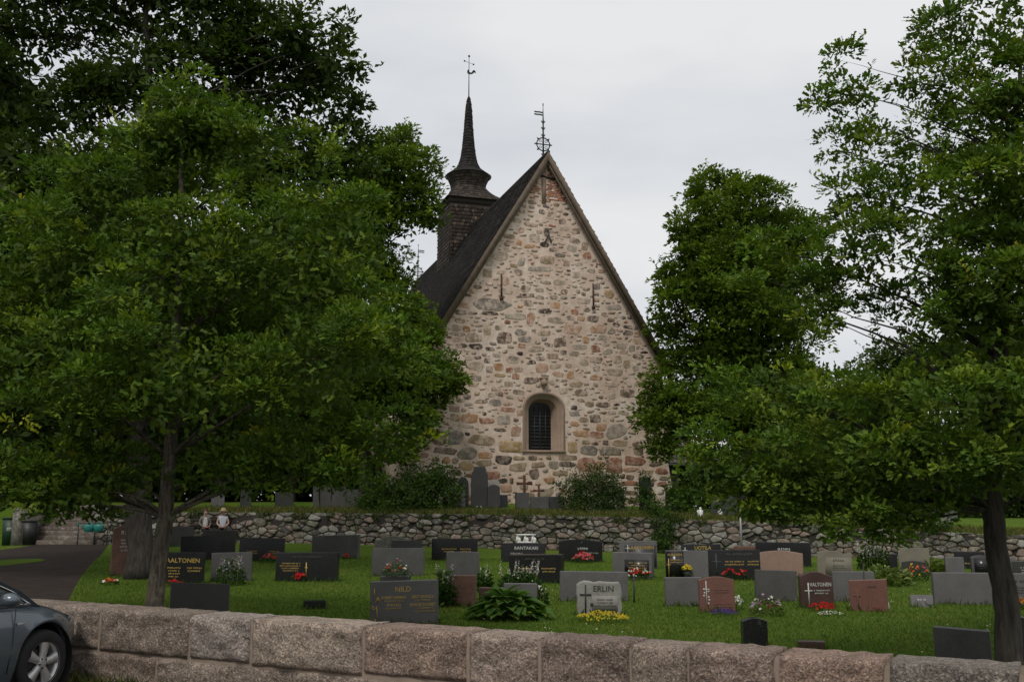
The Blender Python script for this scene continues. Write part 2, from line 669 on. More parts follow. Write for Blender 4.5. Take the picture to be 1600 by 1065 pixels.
def make_front_wall():
    root = empty("granite_wall", W0)
    tag(root, "low roadside wall of rough brown and pink granite blocks", "wall")
    inv = Matrix.Translation(-W0)
    SL, SR = -6.0, 22.0
    mb = MB()
    # core with a sloped mortar cap
    N = 150
    V, F = [], []
    prof = [(-.012, -.1), (-.012, .755), (-.05, .765), (-.20, .77), (-WALL_T + .02, .775), (-WALL_T, .76), (-WALL_T, -.1)]
    for i in range(N + 1):
        s = SL + (SR - SL) * i / N
        for k, (o_, z) in enumerate(prof):
            w = 0 if k in (0, 6) else .012 * noise.fractal(Vector((s * 2.5, k * 1.3, 0)), 1, 2, 3)
            V.append(inv @ wpt(s, z + w, o_ + (w if k < 3 else 0)))
    k_ = len(prof)
    for i in range(N):
        for k in range(k_ - 1):
            F.append((i * k_ + k, i * k_ + k + 1, (i + 1) * k_ + k + 1, (i + 1) * k_ + k))
    core = obj_from("core", V, [tuple(f) for f in F], MAT["mortar_pointing"], root)
    up_px = [(156, 975), (297, 985), (392, 990), (568, 1002), (732, 1015), (842, 1022), (985, 1030), (1075, 1040), (1215, 1045), (1385, 1050)]
    lo_px = [(198, 1030), (245, 1030), (360, 1038), (460, 1045), (660, 1055)]
    us = [wall_s(*p)[0] for p in up_px]
    ls = [wall_s(*p)[0] for p in lo_px]
    us = [SL, -4.6, -3.4, -2.0, -.95, .15] [:4] + [us[0] - .85] + us
    rr = random.Random(4)
    s = us[-1]
    while s < SR - 1.5:
        s += rr.uniform(.7, 1.5)
        us.append(s)
    us.append(SR)
    us = sorted(us)
    ls = [SL, -4.2, -2.9, -1.6, ls[0] - 1.0] + ls
    s = ls[-1]
    while s < SR - 1.5:
        s += rr.uniform(.7, 1.5)
        ls.append(s)
    ls.append(SR)
    ls = sorted(ls)
    pal = [(.22, .165, .125), (.18, .135, .105), (.235, .185, .145), (.20, .145, .11), (.155, .12, .097), (.225, .175, .135)]
    special = {}
    for i, p in enumerate(up_px[:-1]):
        special[i] = None
    def colour_for(sc, upper):
        if upper:
            for k, (a, c) in enumerate([(1, (.19, .145, .11)), (2, (.29, .245, .215)), (3, (.30, .235, .18)), (4, (.235, .155, .115)), (5, (.245, .185, .145)),
                                        (6, (.165, .115, .09)), (7, (.27, .205, .155)), (8, (.225, .155, .12)), (9, (.27, .17, .125))]):
                s0, s1 = wall_s(*up_px[a - 1])[0], wall_s(*up_px[a])[0]
                if s0 - .01 < sc < s1 + .01:
                    return c
            if sc > wall_s(1385, 1050)[0] and sc < wall_s(1385, 1050)[0] + 2.0:
                return (.17, .155, .13)
        return rr.choice(pal)
    for row, (cuts, z0, z1) in enumerate(((us, .365, .798), (ls, -.06, .335))):
        for i in range(len(cuts) - 1):
            a, b_ = cuts[i] + rr.uniform(.010, .028), cuts[i + 1] - rr.uniform(.010, .028)
            if b_ - a < .15:
                continue
            c = colour_for((a + b_) / 2, row == 0)
            kq = rr.uniform(.92, 1.08)
            c = tuple(min(1, (q * .72 + m_ * .28) * 1.15 * kq) for q, m_ in zip(c, (.215, .172, .138)))
            V, F = rock_block(a, b_, z0 + rr.uniform(-.022, .015), z1 + rr.uniform(-.006, .003) - (.02 if row else 0), c, rr.uniform(0, 50), rr.uniform(.03, .06), WALL_T + .004 if row == 0 else .16)
            obj_from("granite_block", [inv @ v for v in V], F, MAT["granite_block"], root, c)
    # back face blocks are plain: the churchyard side is built as the core only


make_front_wall()


# ------------------------------------------------------------------ voronoi cells for dry stone work
def clip_cell(cell, p, q):
    m_ = (p + q) / 2
    d = q - p
    out = []
    n_ = len(cell)
    for i in range(n_):
        a, b_ = cell[i], cell[(i + 1) % n_]
        da, db = (a - m_).dot(d), (b_ - m_).dot(d)
        if da <= 0:
            out.append(a)
        if (da < 0 < db) or (db < 0 < da):
            out.append(a + (b_ - a) * (da / (da - db)))
    return out


def voronoi(P, sx, box):
    """cells of seeds P stretched by sx in x"""
    Q = np.array(P) * np.array([[1 / sx, 1.0]])
    cells = []
    x0, y0, x1, y1 = box[0] / sx, box[1], box[2] / sx, box[3]
    for i, p in enumerate(Q):
        d = ((Q - p) ** 2).sum(1)
        near = np.argsort(d)[1:20]
        c = [Vector((x0, y0)), Vector((x1, y0)), Vector((x1, y1)), Vector((x0, y1))]
        r_ = 3.0
        c = [Vector((max(x0, p[0] - r_), max(y0, p[1] - r_))), Vector((min(x1, p[0] + r_), max(y0, p[1] - r_))),
             Vector((min(x1, p[0] + r_), min(y1, p[1] + r_))), Vector((max(x0, p[0] - r_), min(y1, p[1] + r_)))]
        pv = Vector(p)
        for k in near:
            c = clip_cell(c, pv, Vector(Q[k]))
            if len(c) < 3:
                break
        cells.append([Vector((v.x * sx, v.y)) for v in c])
    return cells


def soften(cell, gap, rr, n_sub=2):
    """pull a cell in by the joint width and round its corners"""
    c = sum(cell, Vector((0, 0))) / len(cell)
    out = []
    m_ = len(cell)
    for i in range(m_):
        a, b_, e = cell[i - 1], cell[i], cell[(i + 1) % m_]
        q = rr.uniform(.08, .2)
        out.append(b_ * (1 - q) + a * q if (b_ - a).length > .03 else b_)
        out.append(b_ * (1 - q) + e * q if (e - b_).length > .03 else b_)
    res = []
    for v in out:
        d = v - c
        L = d.length
        if L < 1e-4:
            continue
        k = max(.25, (L - gap * rr.uniform(.6, 1.5)) / L)
        res.append(c + d * k)
    return res


def make_dry_wall():
    root = empty("dry_stone_wall", (0, float(wall_y(0)), 0))
    tag(root, "long dry-stone retaining wall of lichen-spotted fieldstones below the church", "wall")
    xl, xr = -17.8, 26.0
    rr = random.Random(21)
    # backing that keeps the joints dark
    V, F = [], []
    xs = np.linspace(xl, xr, 90)
    ry = float(wall_y(0))
    for x in xs:
        y = float(wall_y(x)) - .02
        z0, z1 = float(low_z(x, y)) - .15, float(wall_top(x)) - .13
        V += [(x, y - ry, z0), (x, y - ry - .06, z1), (x, y - ry + .35, z1)]
    for i in range(len(xs) - 1):
        for k in (0, 1):
            F.append((i * 3 + k, (i + 1) * 3 + k, (i + 1) * 3 + k + 1, i * 3 + k + 1))
    obj_from("backing", V, F, MAT["crevice"], root)
    # seeds over the unrolled face
    pts = []
    tries = 0
    cellgrid = {}
    while tries < 26000:
        tries += 1
        x = rr.uniform(xl, xr)
        h = float(wall_top(x)) - float(low_z(x, 40))
        v = rr.uniform(0, 1)
        z = v * h
        size = rr.choice((.12, .15, .19, .24, .31, .40)) * (1.1 if v < .4 else 1.0)
        ok = True
        gx, gy = int(x / .8), int(z / .5)
        for a in (gx - 1, gx, gx + 1):
            for c in (gy - 1, gy, gy + 1):
                for (px_, pz_, ps) in cellgrid.get((a, c), ()):
                    if ((x - px_) / 1.75) ** 2 + (z - pz_) ** 2 < (max(size, ps) * .5 + min(size, ps) * .5) ** 2:
                        ok = False
                        break
                if not ok:
                    break
            if not ok:
                break
        if ok:
            pts.append((x, z))
            cellgrid.setdefault((gx, gy), []).append((x, z, size))
    cells = voronoi(pts, 1.75, (xl, 0, xr, 2.2))
    pal = [(.125, .112, .09), (.15, .128, .10), (.10, .09, .074), (.17, .145, .115), (.175, .128, .10), (.12, .112, .078), (.22, .205, .18), (.14, .102, .08), (.08, .072, .06)]
    stones = []
    for (sx_, sz), cell in zip(pts, cells):
        if len(cell) < 3:
            continue
        zmax = float(wall_top(sx_)) - float(low_z(sx_, 40))
        cell = [Vector((v.x, min(v.y, zmax + .06 * noise.noise(Vector((v.x * 2, 1, 1)))))) for v in cell]
        ring = soften(cell, .012, rr)
        if len(ring) < 4:
            continue
        area = abs(sum(ring[i].x * ring[(i + 1) % len(ring)].y - ring[(i + 1) % len(ring)].x * ring[i].y for i in range(len(ring)))) / 2
        if area < .006:
            continue
        c = sum(ring, Vector((0, 0))) / len(ring)
        proud = rr.uniform(.02, .13)
        tilt = Vector((rr.uniform(-.5, .5), rr.uniform(-.3, .7)))
        col = rr.choice(pal)
        k = rr.uniform(.75, 1.2)
        col = tuple(q * k for q in col)
        V, F = [], []
        n_ = len(ring)
        for lev, (shr, dep) in enumerate(((1.0, -.10), (1.0, .55), (.90, .95), (.5, 1.0))):
            for v in ring:
                q = c + (v - c) * shr
                yy = float(wall_y(q.x))
                zb = float(low_z(q.x, 40))
                out = (dep * proud if lev else -.14) + (tilt.x * (q.x - c.x) * .35 + tilt.y * (c.y - q.y) * .35 if lev else 0)
                out += .02 * noise.noise(Vector((q.x * 6, q.y * 6, lev))) if lev else 0
                zz = zb + q.y - .02
                V.append((q.x, yy - out - .05 * (q.y) * -1 * .6 - .05 - ry, zz))
        for lev in range(3):
            for i in range(n_):
                j = (i + 1) % n_
                F.append((lev * n_ + i, lev * n_ + j, (lev + 1) * n_ + j, (lev + 1) * n_ + i))
        F.append(tuple(3 * n_ + i for i in range(n_)))
        stones.append((area, V, F, col))
    stones.sort(key=lambda t: -t[0])
    for area, V, F, col in stones[:300]:
        obj_from("stone", V, F, MAT["dry_stone"], root, col)
    mb = MB()
    for area, V, F, col in stones[300:]:
        mb.add(V, F, col)
    tag(mb.build("small_stones", MAT["dry_stone"], root), kind="stuff")
    print("dry wall stones", len(stones))


make_dry_wall()


# ------------------------------------------------------------------ steps up to the terrace
def make_steps():
    a, b_ = -20.95, -18.0
    y0 = float(wall_y(-19.5)) - .1
    z0, z1 = float(low_z(-19.5, y0)), float(up_z(-19.5, y0 + 3.6))
    root = empty("stone_steps", ((a + b_) / 2, y0, z0))
    tag(root, "wide dark stone steps climbing from the path to the terrace", "steps")
    n_ = 9
    h = (z1 - z0) / n_
    for i in range(n_):
        mb = MB()
        mb.box((0, .2 + i * .37 + .25, h * (i + .5) - .05), (b_ - a, .56, h + .1))
        o = mb.build("step", MAT["dry_stone"], root)
        bevel_mesh(o.data, .015, 1)
        at_ = o.data.color_attributes.get("Col")
        if at_:
            k = .9 + .2 * random.random()
            at_.data.foreach_set("color", np.tile([.13 * k, .105 * k, .085 * k, 1], len(o.data.vertices)).astype(np.float32))
    for x, nm in ((a - .28, "cheek_wall"), (b_ + .28, "cheek_wall")):
        mb = MB()
        mb.box((x - (a + b_) / 2, 1.7, .75), (.5, 3.6, 1.9), col=(.13, .12, .10))
        mb.build(nm, MAT["dry_stone"], root)
    rail = empty("handrail", (b_ + .1, y0 - .1, z0))
    tag(rail, "thin grey metal handrail at the right of the steps", "handrail")
    mb = MB()
    mb.tube([(0, 0, -.1), (0, 0, 1.1), (0, 3.4, 1.1 + z1 - z0), (0, 3.4, z1 - z0 - .1)], .025, 8)
    mb.build("rail_tube", MAT["iron"], rail, True)


make_steps()
# ------------------------------------------------------------------ the church
TH = R(18.0)
CO = Vector((1.72, 47.0, 1.95))
church = empty("stone_church", CO, TH)
tag(church, "medieval rubble-stone church with steep dark shingle roof and ridge turret", "church")
CG = Vector((math.cos(TH), math.sin(TH), 0))
CA = Vector((-math.sin(TH), math.cos(TH), 0))


def gl(px, py, y=0.0):
    """local (x, z) of the gable plane at a pixel"""
    d = ray(px, py)
    o_ = CO + CA * y
    t = (o_ - EYE).dot(CA) / d.dot(CA)
    p = EYE + d * t - CO
    return p.dot(CG), p.z


AP = gl(857, 238, -.4)
ER = gl(1050, 580, -.4)
HE = ER[0] - AP[0]
ZE, ZA = ER[1], AP[1]
AX = AP[0]
NL = 29.0
print("gable: half %.2f eave %.2f apex %.2f ax %.2f" % (HE, ZE, ZA, AX))
SLOPE = math.atan2(ZA - ZE, HE)

# window outline (local), centre and size from the photograph
wl_, wz0 = gl(821, 703)
wr_, _ = gl(879, 703)
_, wz1 = gl(850, 616)
_, wzs = gl(850, 641)
WCX, WHW = (wl_ + wr_) / 2, (wr_ - wl_) / 2


def arch_outline(hw, z0, zs, z1, n_=10):
    pts = [(WCX - hw, z0), (WCX + hw, z0)]
    for k in range(n_ + 1):
        t = k / n_
        a = math.pi / 2 * t
        pts.append((WCX + hw * math.cos(a) ** .85, zs + (z1 - zs) * math.sin(a) ** .92))
    for k in range(n_ - 1, -1, -1):
        t = k / n_
        a = math.pi / 2 * t
        pts.append((WCX - hw * math.cos(a) ** .85, zs + (z1 - zs) * math.sin(a) ** .92))
    return pts


def make_gable():
    hb, ht = HE + .30, HE - .42
    drop = .34
    zt = ZE + .42 * math.tan(SLOPE) - drop
    outer = [(AX - hb, -.6), (AX + hb, -.6), (AX + ht + .12, 3.2), (AX + ht, zt), (AX, ZA - drop), (AX - ht, zt), (AX - ht - .12, 3.2)]
    hole = arch_outline(WHW, wz0, wzs, wz1)
    polys = [[Vector((x, z, 0)) for x, z in outer], [Vector((x, z, 0)) for x, z in hole]]
    tris = geometry.tessellate_polygon(polys)
    P = outer + hole
    V = [(x, 0, z) for x, z in P]
    F = [tuple(t) for t in tris]
    obj_from("gable_wall", V, F, MAT["mortar_wall"], church)
    # moulded reveal, stepping inwards
    rings = [(1.0, 0, 0), (.965, .06, .02), (.93, .06, .05), (.885, .14, .05), (.80, .14, .10), (.76, .20, .11), (.60, .62, .14)]
    V, F = [], []
    for i, (k, y, dz) in enumerate(rings):
        for x, z in arch_outline(WHW * k, wz0 + dz * .35, wzs, wz1 - (1 - k) * .85):
            V.append((x, y, z))
    n_ = len(hole)
    for i in range(len(rings) - 1):
        for k in range(n_):
            k2 = (k + 1) % n_
            F.append((i * n_ + k, i * n_ + k2, (i + 1) * n_ + k2, (i + 1) * n_ + k))
    obj_from("window_surround", V, F, MAT["dressed_stone"], church)
    win = empty("window", (0, .60, 0), 0, church)
    gp = arch_outline(WHW * .61, wz0 + .045, wzs, wz1 - .335)
    obj_from("pane", [(x, 0, z) for x, z in gp], [tuple(range(len(gp)))], MAT["church_glass"], win)
    w = WHW * .6
    for k in (-.5, 0, .5):
        mb = MB()
        mb.box((WCX + k * w, -.03, (wz0 + wz1) / 2 - .18), (.028 if k else .045, .03, (wz1 - wz0) - .5 + (.1 if not k else -.15)))
        mb.build("glazing_bar", MAT["lead"], win)
    for k in range(11):
        z = wz0 + .18 + k * .165
        if z < wz1 - .55:
            mb = MB()
            mb.box((WCX, -.025, z), (2 * w - .02, .02, .022 if k % 3 else .04))
            mb.build("glazing_bar", MAT["lead"], win)
    # dressed band round the window, almost flush with the rubble
    V, F = [], []
    o1 = arch_outline(WHW + .01, wz0 - .0, wzs, wz1 + .01)
    o2 = arch_outline(WHW + .14, wz0 - .05, wzs, wz1 + .13)
    for ol, y in ((o2, -.001), (o2, -.014), (o1, -.018), (o1, .01)):
        V += [(x, y, z) for x, z in ol]
    for lev in range(3):
        for k in range(1, n_):
            k2 = (k + 1) % n_
            F.append((lev * n_ + k, lev * n_ + k2, (lev + 1) * n_ + k2, (lev + 1) * n_ + k))
    obj_from("plaster_band", V, F, MAT["dressed_stone"], church)
    mb = MB()
    mb.box((WCX, -.03, wz0 - .05), (WHW * 2 + .3, .1, .09))
    o = mb.build("window_sill", MAT["dressed_stone"], church)
    return outer


GABLE_OUT = make_gable()

# ---- rubble stones: colours by letter
SC = dict(R=(.255, .105, .058), O=(.35, .185, .085), T=(.25, .185, .11), D=(.052, .038, .030), G=(.20, .175, .13), P=(.34, .27, .20),
          B=(.125, .085, .058), Y=(.33, .225, .095), L=(.285, .255, .205), S=(.185, .165, .14), K=(.40, .235, .155))
HAND = """734.6,653.5,23,13,O;761,657,21,9,R;751.5,627,16,6,B;774,628.5,17,10,S;794,630.7,14,6,R;793,639.6,20,6,R;787,655,20,15,L;781,671,16,5,D;806,674,15,16,K;
710.5,684,21,21,S;687,682,23,23,B;707,668.7,17,10,T;711,651,15,12,T;683,650,25,8,T;695,704,41,13,B;730,677.6,11,7,D;752,687,34,15,T;767,696,13,18,B;799,697,37,21,Y;
731,708,25,20,G;758.6,711,23,12,O;787,717.7,20,13,D;810,715,21,8,T;698,718.6,11,11,O;711,719.5,14,11,T;728,727.6,20,13,Y;757,723,27,13,T;810,729,25,14,T;712,738,19,10,B;
695,737,17,11,T;788,736.5,30,15,G;785,751,13,7,D;768,742.7,21,13,R;790.7,762,16,13,K;799,751,7,12,B;835,740,14,14,B;681,717.7,11,6,B;917.5,727,23,21,R;959,727,24,22,R;
938,726,12,12,O;991,720,34,17,R;920,704,28,20,S;953,704,34,16,G;895,698,14,17,Y;908,677,21,9,O;932,679,18,9,R;940,667,13,12,O;929,654,15,13,D;912.5,655.5,12,8,T;
943,632,19,8,B;922,631,12,9,T;908.6,625,16,9,B;908.6,613,17,10,B;979.6,614,19,12,B;983,626,12,11,D;964,622,15,14,P;897,637,10,7,D;898,646,13,8,S;963,673,28,22,L;
946,691,11,10,B;970,692,26,12,T;997,700,14,20,B;1034,736,21,11,R;1055.5,732,16,15,B;1055,752,18,17,R;1035,756,15,8,R;1037,746.7,14,7,G;984.5,755,22,7,R;964,754,16,5,R;
984.5,745,11,8,B;972.7,744,9,9,B;984.5,733,22,7,K;1012,737,16,6,T;1025,724,18,7,B;888,703,22,6,T;851,710,26,9,T;832,715,11,7,B;840,726,24,11,T;
865,726,13,12,G;876,738.8,24,9,T;859,750,15,10,O;887,715,26,9,T;886,725,23,8,D;767.6,475,49,18,S;764.7,489.3,25,7,D;821.6,461.7,23,7,D;821.6,451,13,9,B;730.4,461,16,6,B;
720,468,20,7,B;725,451,13,7,R;789.5,438.6,10,13,K;761.7,426.8,13,13,T;824,473,13,12,B;804,481,20,10,G;806,494,28,10,L;718.6,487.6,16,8,B;738.8,489.5,18,5,D;
726,477,17,9,K;829,499,14,24,K;739.7,528,24,14,T;743,541,17,9,D;720.8,540,20,8,B;715,521.7,19,6,B;787,528,20,16,B;820,529.8,18,10,S;760.8,517,10,14,T;778.6,573,13,10,O;
796,578,10,8,R;846,575,17,14,K;829,594,23,10,B;793,502.8,9,6,R;852,486,16,8,D;728.7,514,10,9,O;844.5,560,12,7,D;830,566,12,6,D;815,540,11,7,R;761.7,562.8,8,8,D;782,585.6,15,6,Y;
744.8,572,22,12,P;747,558.6,10,5,B;867,476.6,14,11,O;874.6,535,16,13,B;857.7,538.8,14,7,D;931,562.8,19,9,B;893.7,514.6,22,15,K;934.6,514.6,23,15,K;954.5,517,15,11,G;931,545,13,11,R;
981,520,12,8,D;983.6,511,19,5,D;951.5,459,13,13,Y;932.5,447,9,10,S;882,456,10,9,B;995.5,523,10,8,O;994.6,533,8,8,Y;906,541.7,19,9,L;863.7,556,16,9,T;965,562,10,13,T;979,569.5,11,12,T;
997,557,14,8,B;1010,541.7,12,6,B;1006,550,11,4,D;993,574.6,9,10,L;891.5,585.6,10,12,O;961,581,25,11,P;1004,584,13,8,T;872,584,16,8,K;880.5,551,9,8,D;941,527,12,8,L;955,500,10,6,B;908,497,10,8,O;
983.6,496,8,8,B;874,441,15,9,P;852,441,14,5,T;940.5,424,9,6,R;835,373,14,12,S;851,382,12,8,D;847,331,9,7,D;855,406,18,14,T;871,407,12,10,B;917,400,11,11,R;914,385,9,13,T;926,387,12,10,B;
898,376,14,8,B;900,361,12,9,B;893,388,12,9,L;830,351,18,8,T;831,316,12,7,T;827,385,14,6,O;815,409,10,14,L;865,390,13,7,B;878,346,10,8,B;782,375,14,7,B;795.5,369,17,7,T;764,410,11,13,L;811,379,8,9,O;
843,420,34,8,L;780,399,28,16,P;869,320,9,6,T;808,335,10,9,T;893,325,8,8,B;900,392,8,6,G;905,330,11,6,B;845,350,10,8,P;815,360,9,8,R;853,364,7,10,B;760,452,8,6,D;790,455,20,8,P;
858,612,16,6,P;740,600,14,7,T;722,585,16,8,T;765,545,12,6,D;700,560,12,6,B;692,575,16,7,T;706,500,22,10,P;850,520,18,8,T;838,545,20,9,P;868,500,22,10,P;912,470,18,8,P;960,480,20,8,L;
970,540,14,10,P;1000,600,14,9,T;955,600,20,8,P;930,590,16,8,O;900,600,18,8,T;880,610,12,10,P;870,634,8,14,P;810,612,16,7,B;795,600,12,7,T;775,607,14,8,P;812,645,8,10,K;806,656,8,6,B"""


def stone_outline(cx, cz, w, h, rr, tilt=0.0):
    n_ = rr.choice((7, 8, 9, 9, 10))
    e = rr.uniform(.42, .8)
    pts = []
    a0 = rr.uniform(0, 6.3)
    sk = rr.uniform(-.18, .18)
    for k in range(n_):
        a = a0 + 2 * math.pi * (k + rr.uniform(-.28, .28)) / n_
        c, s = math.cos(a), math.sin(a)
        x = math.copysign(abs(c) ** e, c) * w / 2 * rr.uniform(.76, 1.10)
        z = math.copysign(abs(s) ** e, s) * h / 2 * rr.uniform(.74, 1.10)
        x += sk * z
        pts.append((x, z))
    ct, st = math.cos(tilt), math.sin(tilt)
    # one chamfering pass keeps the corners blunt
    out = []
    for i in range(n_):
        a, b_ = pts[i], pts[(i + 1) % n_]
        q = rr.uniform(.06, .18)
        out.append((a[0] * (1 - q) + b_[0] * q, a[1] * (1 - q) + b_[1] * q))
        out.append((a[0] * q + b_[0] * (1 - q), a[1] * q + b_[1] * (1 - q)))
    return [(cx + x * ct - z * st, cz + x * st + z * ct) for x, z in out]


def make_rubble():
    rr = random.Random(5)
    res = .03
    x0, z0 = AX - 8, -.8
    nx, nz = int(16 / res), int((ZA + 1.5) / res)
    occ = np.zeros((nz, nx), dtype=bool)
    gx = x0 + (np.arange(nx) + .5) * res
    gzv = z0 + (np.arange(nz) + .5) * res

    def mask_of(poly):
        xs, zs = [p[0] for p in poly], [p[1] for p in poly]
        i0, i1 = max(0, int((min(xs) - x0) / res) - 1), min(nx, int((max(xs) - x0) / res) + 2)
        j0, j1 = max(0, int((min(zs) - z0) / res) - 1), min(nz, int((max(zs) - z0) / res) + 2)
        X, Z = np.meshgrid(gx[i0:i1], gzv[j0:j1])
        inside = np.zeros(X.shape, dtype=bool)
        n_ = len(poly)
        for i in range(n_):
            xa, za = poly[i]
            xb, zb = poly[(i + 1) % n_]
            cond = ((za > Z) != (zb > Z))
            with np.errstate(divide='ignore', invalid='ignore'):
                inside ^= cond & (X < (xb - xa) * (Z - za) / (zb - za + 1e-12) + xa)
        return inside, (j0, j1, i0, i1)

    def dilate(mk, r_):
        o_ = mk.copy()
        for _ in range(r_):
            p = np.pad(o_, 1)
            o_ = p[1:-1, 1:-1] | p[:-2, 1:-1] | p[2:, 1:-1] | p[1:-1, :-2] | p[1:-1, 2:]
        return o_

    # not available: outside the wall, the window and its band, the brick peak
    out = [(x, z) for x, z in GABLE_OUT]
    mk, (j0, j1, i0, i1) = mask_of(out)
    avail = np.zeros_like(occ)
    avail[j0:j1, i0:i1] = mk
    occ = ~avail
    occ = dilate(occ, 3)
    mk, (j0, j1, i0, i1) = mask_of(arch_outline(WHW + .13, wz0 - .12, wzs, wz1 + .12))
    occ[j0:j1, i0:i1] |= mk
    zb = gl(857, 311)[1]
    occ[gzv > zb, :] = True
    stones = []

    def put(poly, col, big, gap=1):
        mk, (j0, j1, i0, i1) = mask_of(poly)
        if mk.size == 0 or mk.sum() < 3:
            return False
        if (occ[j0:j1, i0:i1] & mk).any():
            return False
        pad = gap + 1
        J0, J1, I0, I1 = max(0, j0 - pad), min(nz, j1 + pad), max(0, i0 - pad), min(nx, i1 + pad)
        m2 = np.zeros((J1 - J0, I1 - I0), dtype=bool)
        m2[j0 - J0:j1 - J0, i0 - I0:i1 - I0] = mk
        occ[J0:J1, I0:I1] |= dilate(m2, gap)
        stones.append((mk.sum() * res * res, poly, col))
        return True

    nh = 0
    for it in HAND.replace("\n", "").split(";"):
        a = it.split(",")
        if len(a) < 5:
            continue
        px, py, w, h = map(float, a[:4])
        cx, cz = gl(px, py)
        x2, z2 = gl(px + w, py - h)
        w_, h_ = (x2 - cx) * 1.06, (z2 - cz + (gl(px + w, py)[1] - cz) * 0) * 1.1
        h_ = gl(px, py - h)[1] - cz
        k = rr.uniform(.85, 1.15)
        col = tuple(q * k for q in SC[a[4]])
        for t in range(6):
            sc_ = 1.22 - .08 * t
            if put(stone_outline(cx, cz, w_ * sc_, h_ * sc_, rr, rr.uniform(-.10, .10) + (-.12 if w > 45 else 0)), col, True, 1):
                nh += 1
                break
    # fill between them, large stones low down, small ones higher up
    zmax = ZA
    fillpal = ["T", "P", "G", "B", "P", "T", "O", "L", "S", "K", "B", "T", "P", "R", "D"]
    for size, tries in ((.62, 900), (.46, 1500), (.34, 2600), (.25, 2800), (.17, 2000), (.12, 900)):
        for _ in range(tries):
            x, z = rr.uniform(AX - 7.4, AX + 7.4), rr.uniform(-.5, zb)
            low = max(0, 1 - (z / 4.5))
            if size > .5 and rr.random() > low * .9:
                continue
            if size > .36 and rr.random() > .4 + low:
                continue
            w = size * rr.uniform(.8, 1.5)
            h = size * rr.uniform(.38, .85)
            c = rr.choice(fillpal)
            k = rr.uniform(.8, 1.2)
            base = SC[c]
            if z > 3 and rr.random() < .6:      # many stones are half washed over with lime
                base = tuple(q * .45 + m_ * .55 for q, m_ in zip(base, (.34, .28, .22)))
            put(stone_outline(x, z, w, h, rr, rr.uniform(-.15, .15)), tuple(q * k for q in base), False, 1 if size > .2 else 1)
    stones.sort(key=lambda t: -t[0])
    print("gable stones", len(stones), "hand placed", nh)
    rest = MB()
    for q, (area, poly, col) in enumerate(stones):
        n_ = len(poly)
        cx = sum(p[0] for p in poly) / n_
        cz = sum(p[1] for p in poly) / n_
        proud = rr.uniform(.005, .011) + (.012 * rr.random() if cz < 3 else 0)
        V, F, VC = [], [], []
        edge = tuple(.5 * q + .5 * m_ for q, m_ in zip(col, (.40, .31, .245)))
        levels = ((1.0, .03), (1.0, -.004), (.93, -proud), (.5, -proud * 1.1)) if q < 300 else ((1.0, .012), (.93, -proud))
        for k, y in levels:
            for x, z in poly:
                V.append((cx + (x - cx) * k, y + (.003 * rr.uniform(-1, 1) if y < -.004 else 0), cz + (z - cz) * k))
                VC.append(edge if k == 1.0 else col)
        for lev in range(len(levels) - 1):
            for i in range(n_):
                j = (i + 1) % n_
                F.append((lev * n_ + i, lev * n_ + j, (lev + 1) * n_ + j, (lev + 1) * n_ + i))
        F.append(tuple((len(levels) - 1) * n_ + i for i in range(n_)))
        if q < 300:
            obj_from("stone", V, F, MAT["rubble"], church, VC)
        else:
            o_ = rest.add(V, F, col)
            rest.c[o_:] = VC
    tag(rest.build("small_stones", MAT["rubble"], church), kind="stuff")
    # brick peak
    mb = MB()
    top = ZA - .40
    zrow = zb - .05
    row = 0
    while zrow < top:
        hw = (top - zrow) / math.tan(SLOPE) - .02
        x = AX - hw + (.14 if row % 2 else 0)
        while x < AX + hw - .1:
            w = rr.choice((.28, .28, .14))
            w = min(w, AX + hw - x)
            if w > .06 and rr.random() < (.5 if zrow < zb + .25 else .95) and abs(x + w / 2 - AX + .12) > .20:
                k = rr.uniform(.7, 1.15)
                c = rr.choice([(.46, .19, .11), (.42, .21, .13), (.45, .27, .19), (.36, .15, .095)])
                mb.box((x + w / 2, -.002 - .01 * rr.random(), zrow + .035), (w - .018, .03, .06), col=tuple(q * k for q in c))
            x += w
        zrow += .082
        row += 1
    tag(mb.build("brick_peak", MAT["brick"], church), kind="stuff")
    mb = MB()
    xa, za = gl(850, 318)
    mb.box((AX - .12, -.03, (za + ZA - .8) / 2), (.20, .08, ZA - .8 - za))
    mb.build("post", MAT["dressed_stone"], church)
    mb = MB()
    za = gl(850, 276)[1]
    mb.tube([(AX - .62, -.05, za + .08), (AX - .25, -.07, za), (AX + .55, -.06, za - .1)], .05, 6)
    mb.build("tie_beam", MAT["dark_wood"], church)
    # wall anchors
    for (xa_, ya, yb) in ((783, 428, 469), (926, 443, 483)):
        x, zt_ = gl(xa_, ya)
        _, zb_ = gl(xa_, yb)
        mb = MB()
        mb.box((x, -.06, (zt_ + zb_) / 2), (.06, .05, zt_ - zb_))
        mb.box((x, -.07, zb_ + .08), (.16, .07, .14))
        mb.build("wall_anchor", MAT["rust_iron"], church)
    x, zt_ = gl(856, 360)
    _, zb_ = gl(856, 380)
    mb = MB()
    mb.tube([(x - .2, -.08, zt_ + .03), (x + .2, -.08, zt_ + .06)], .03, 6)
    mb.tube([(x, -.08, zt_), (x + .02, -.08, zt_ - .25), (x - .18, -.08, zb_)], .035, 6)
    mb.tube([(x + .02, -.08, zt_ - .25), (x + .16, -.08, zb_)], .035, 6)
    mb.build("wall_anchor", MAT["iron"], church)
    # carved head over the window
    x, z = gl(849, 598)
    mb = MB()
    mb.ball((x, -.10, z), (.17, .16, .19), 10, 8)
    mb.ball((x, -.22, z - .04), (.05, .07, .06), 8, 6)
    mb.ball((x, -.08, z - .15), (.10, .10, .12), 8, 6)
    mb.build("corbel_head", MAT["dressed_stone"], church, True)
    mb = MB()
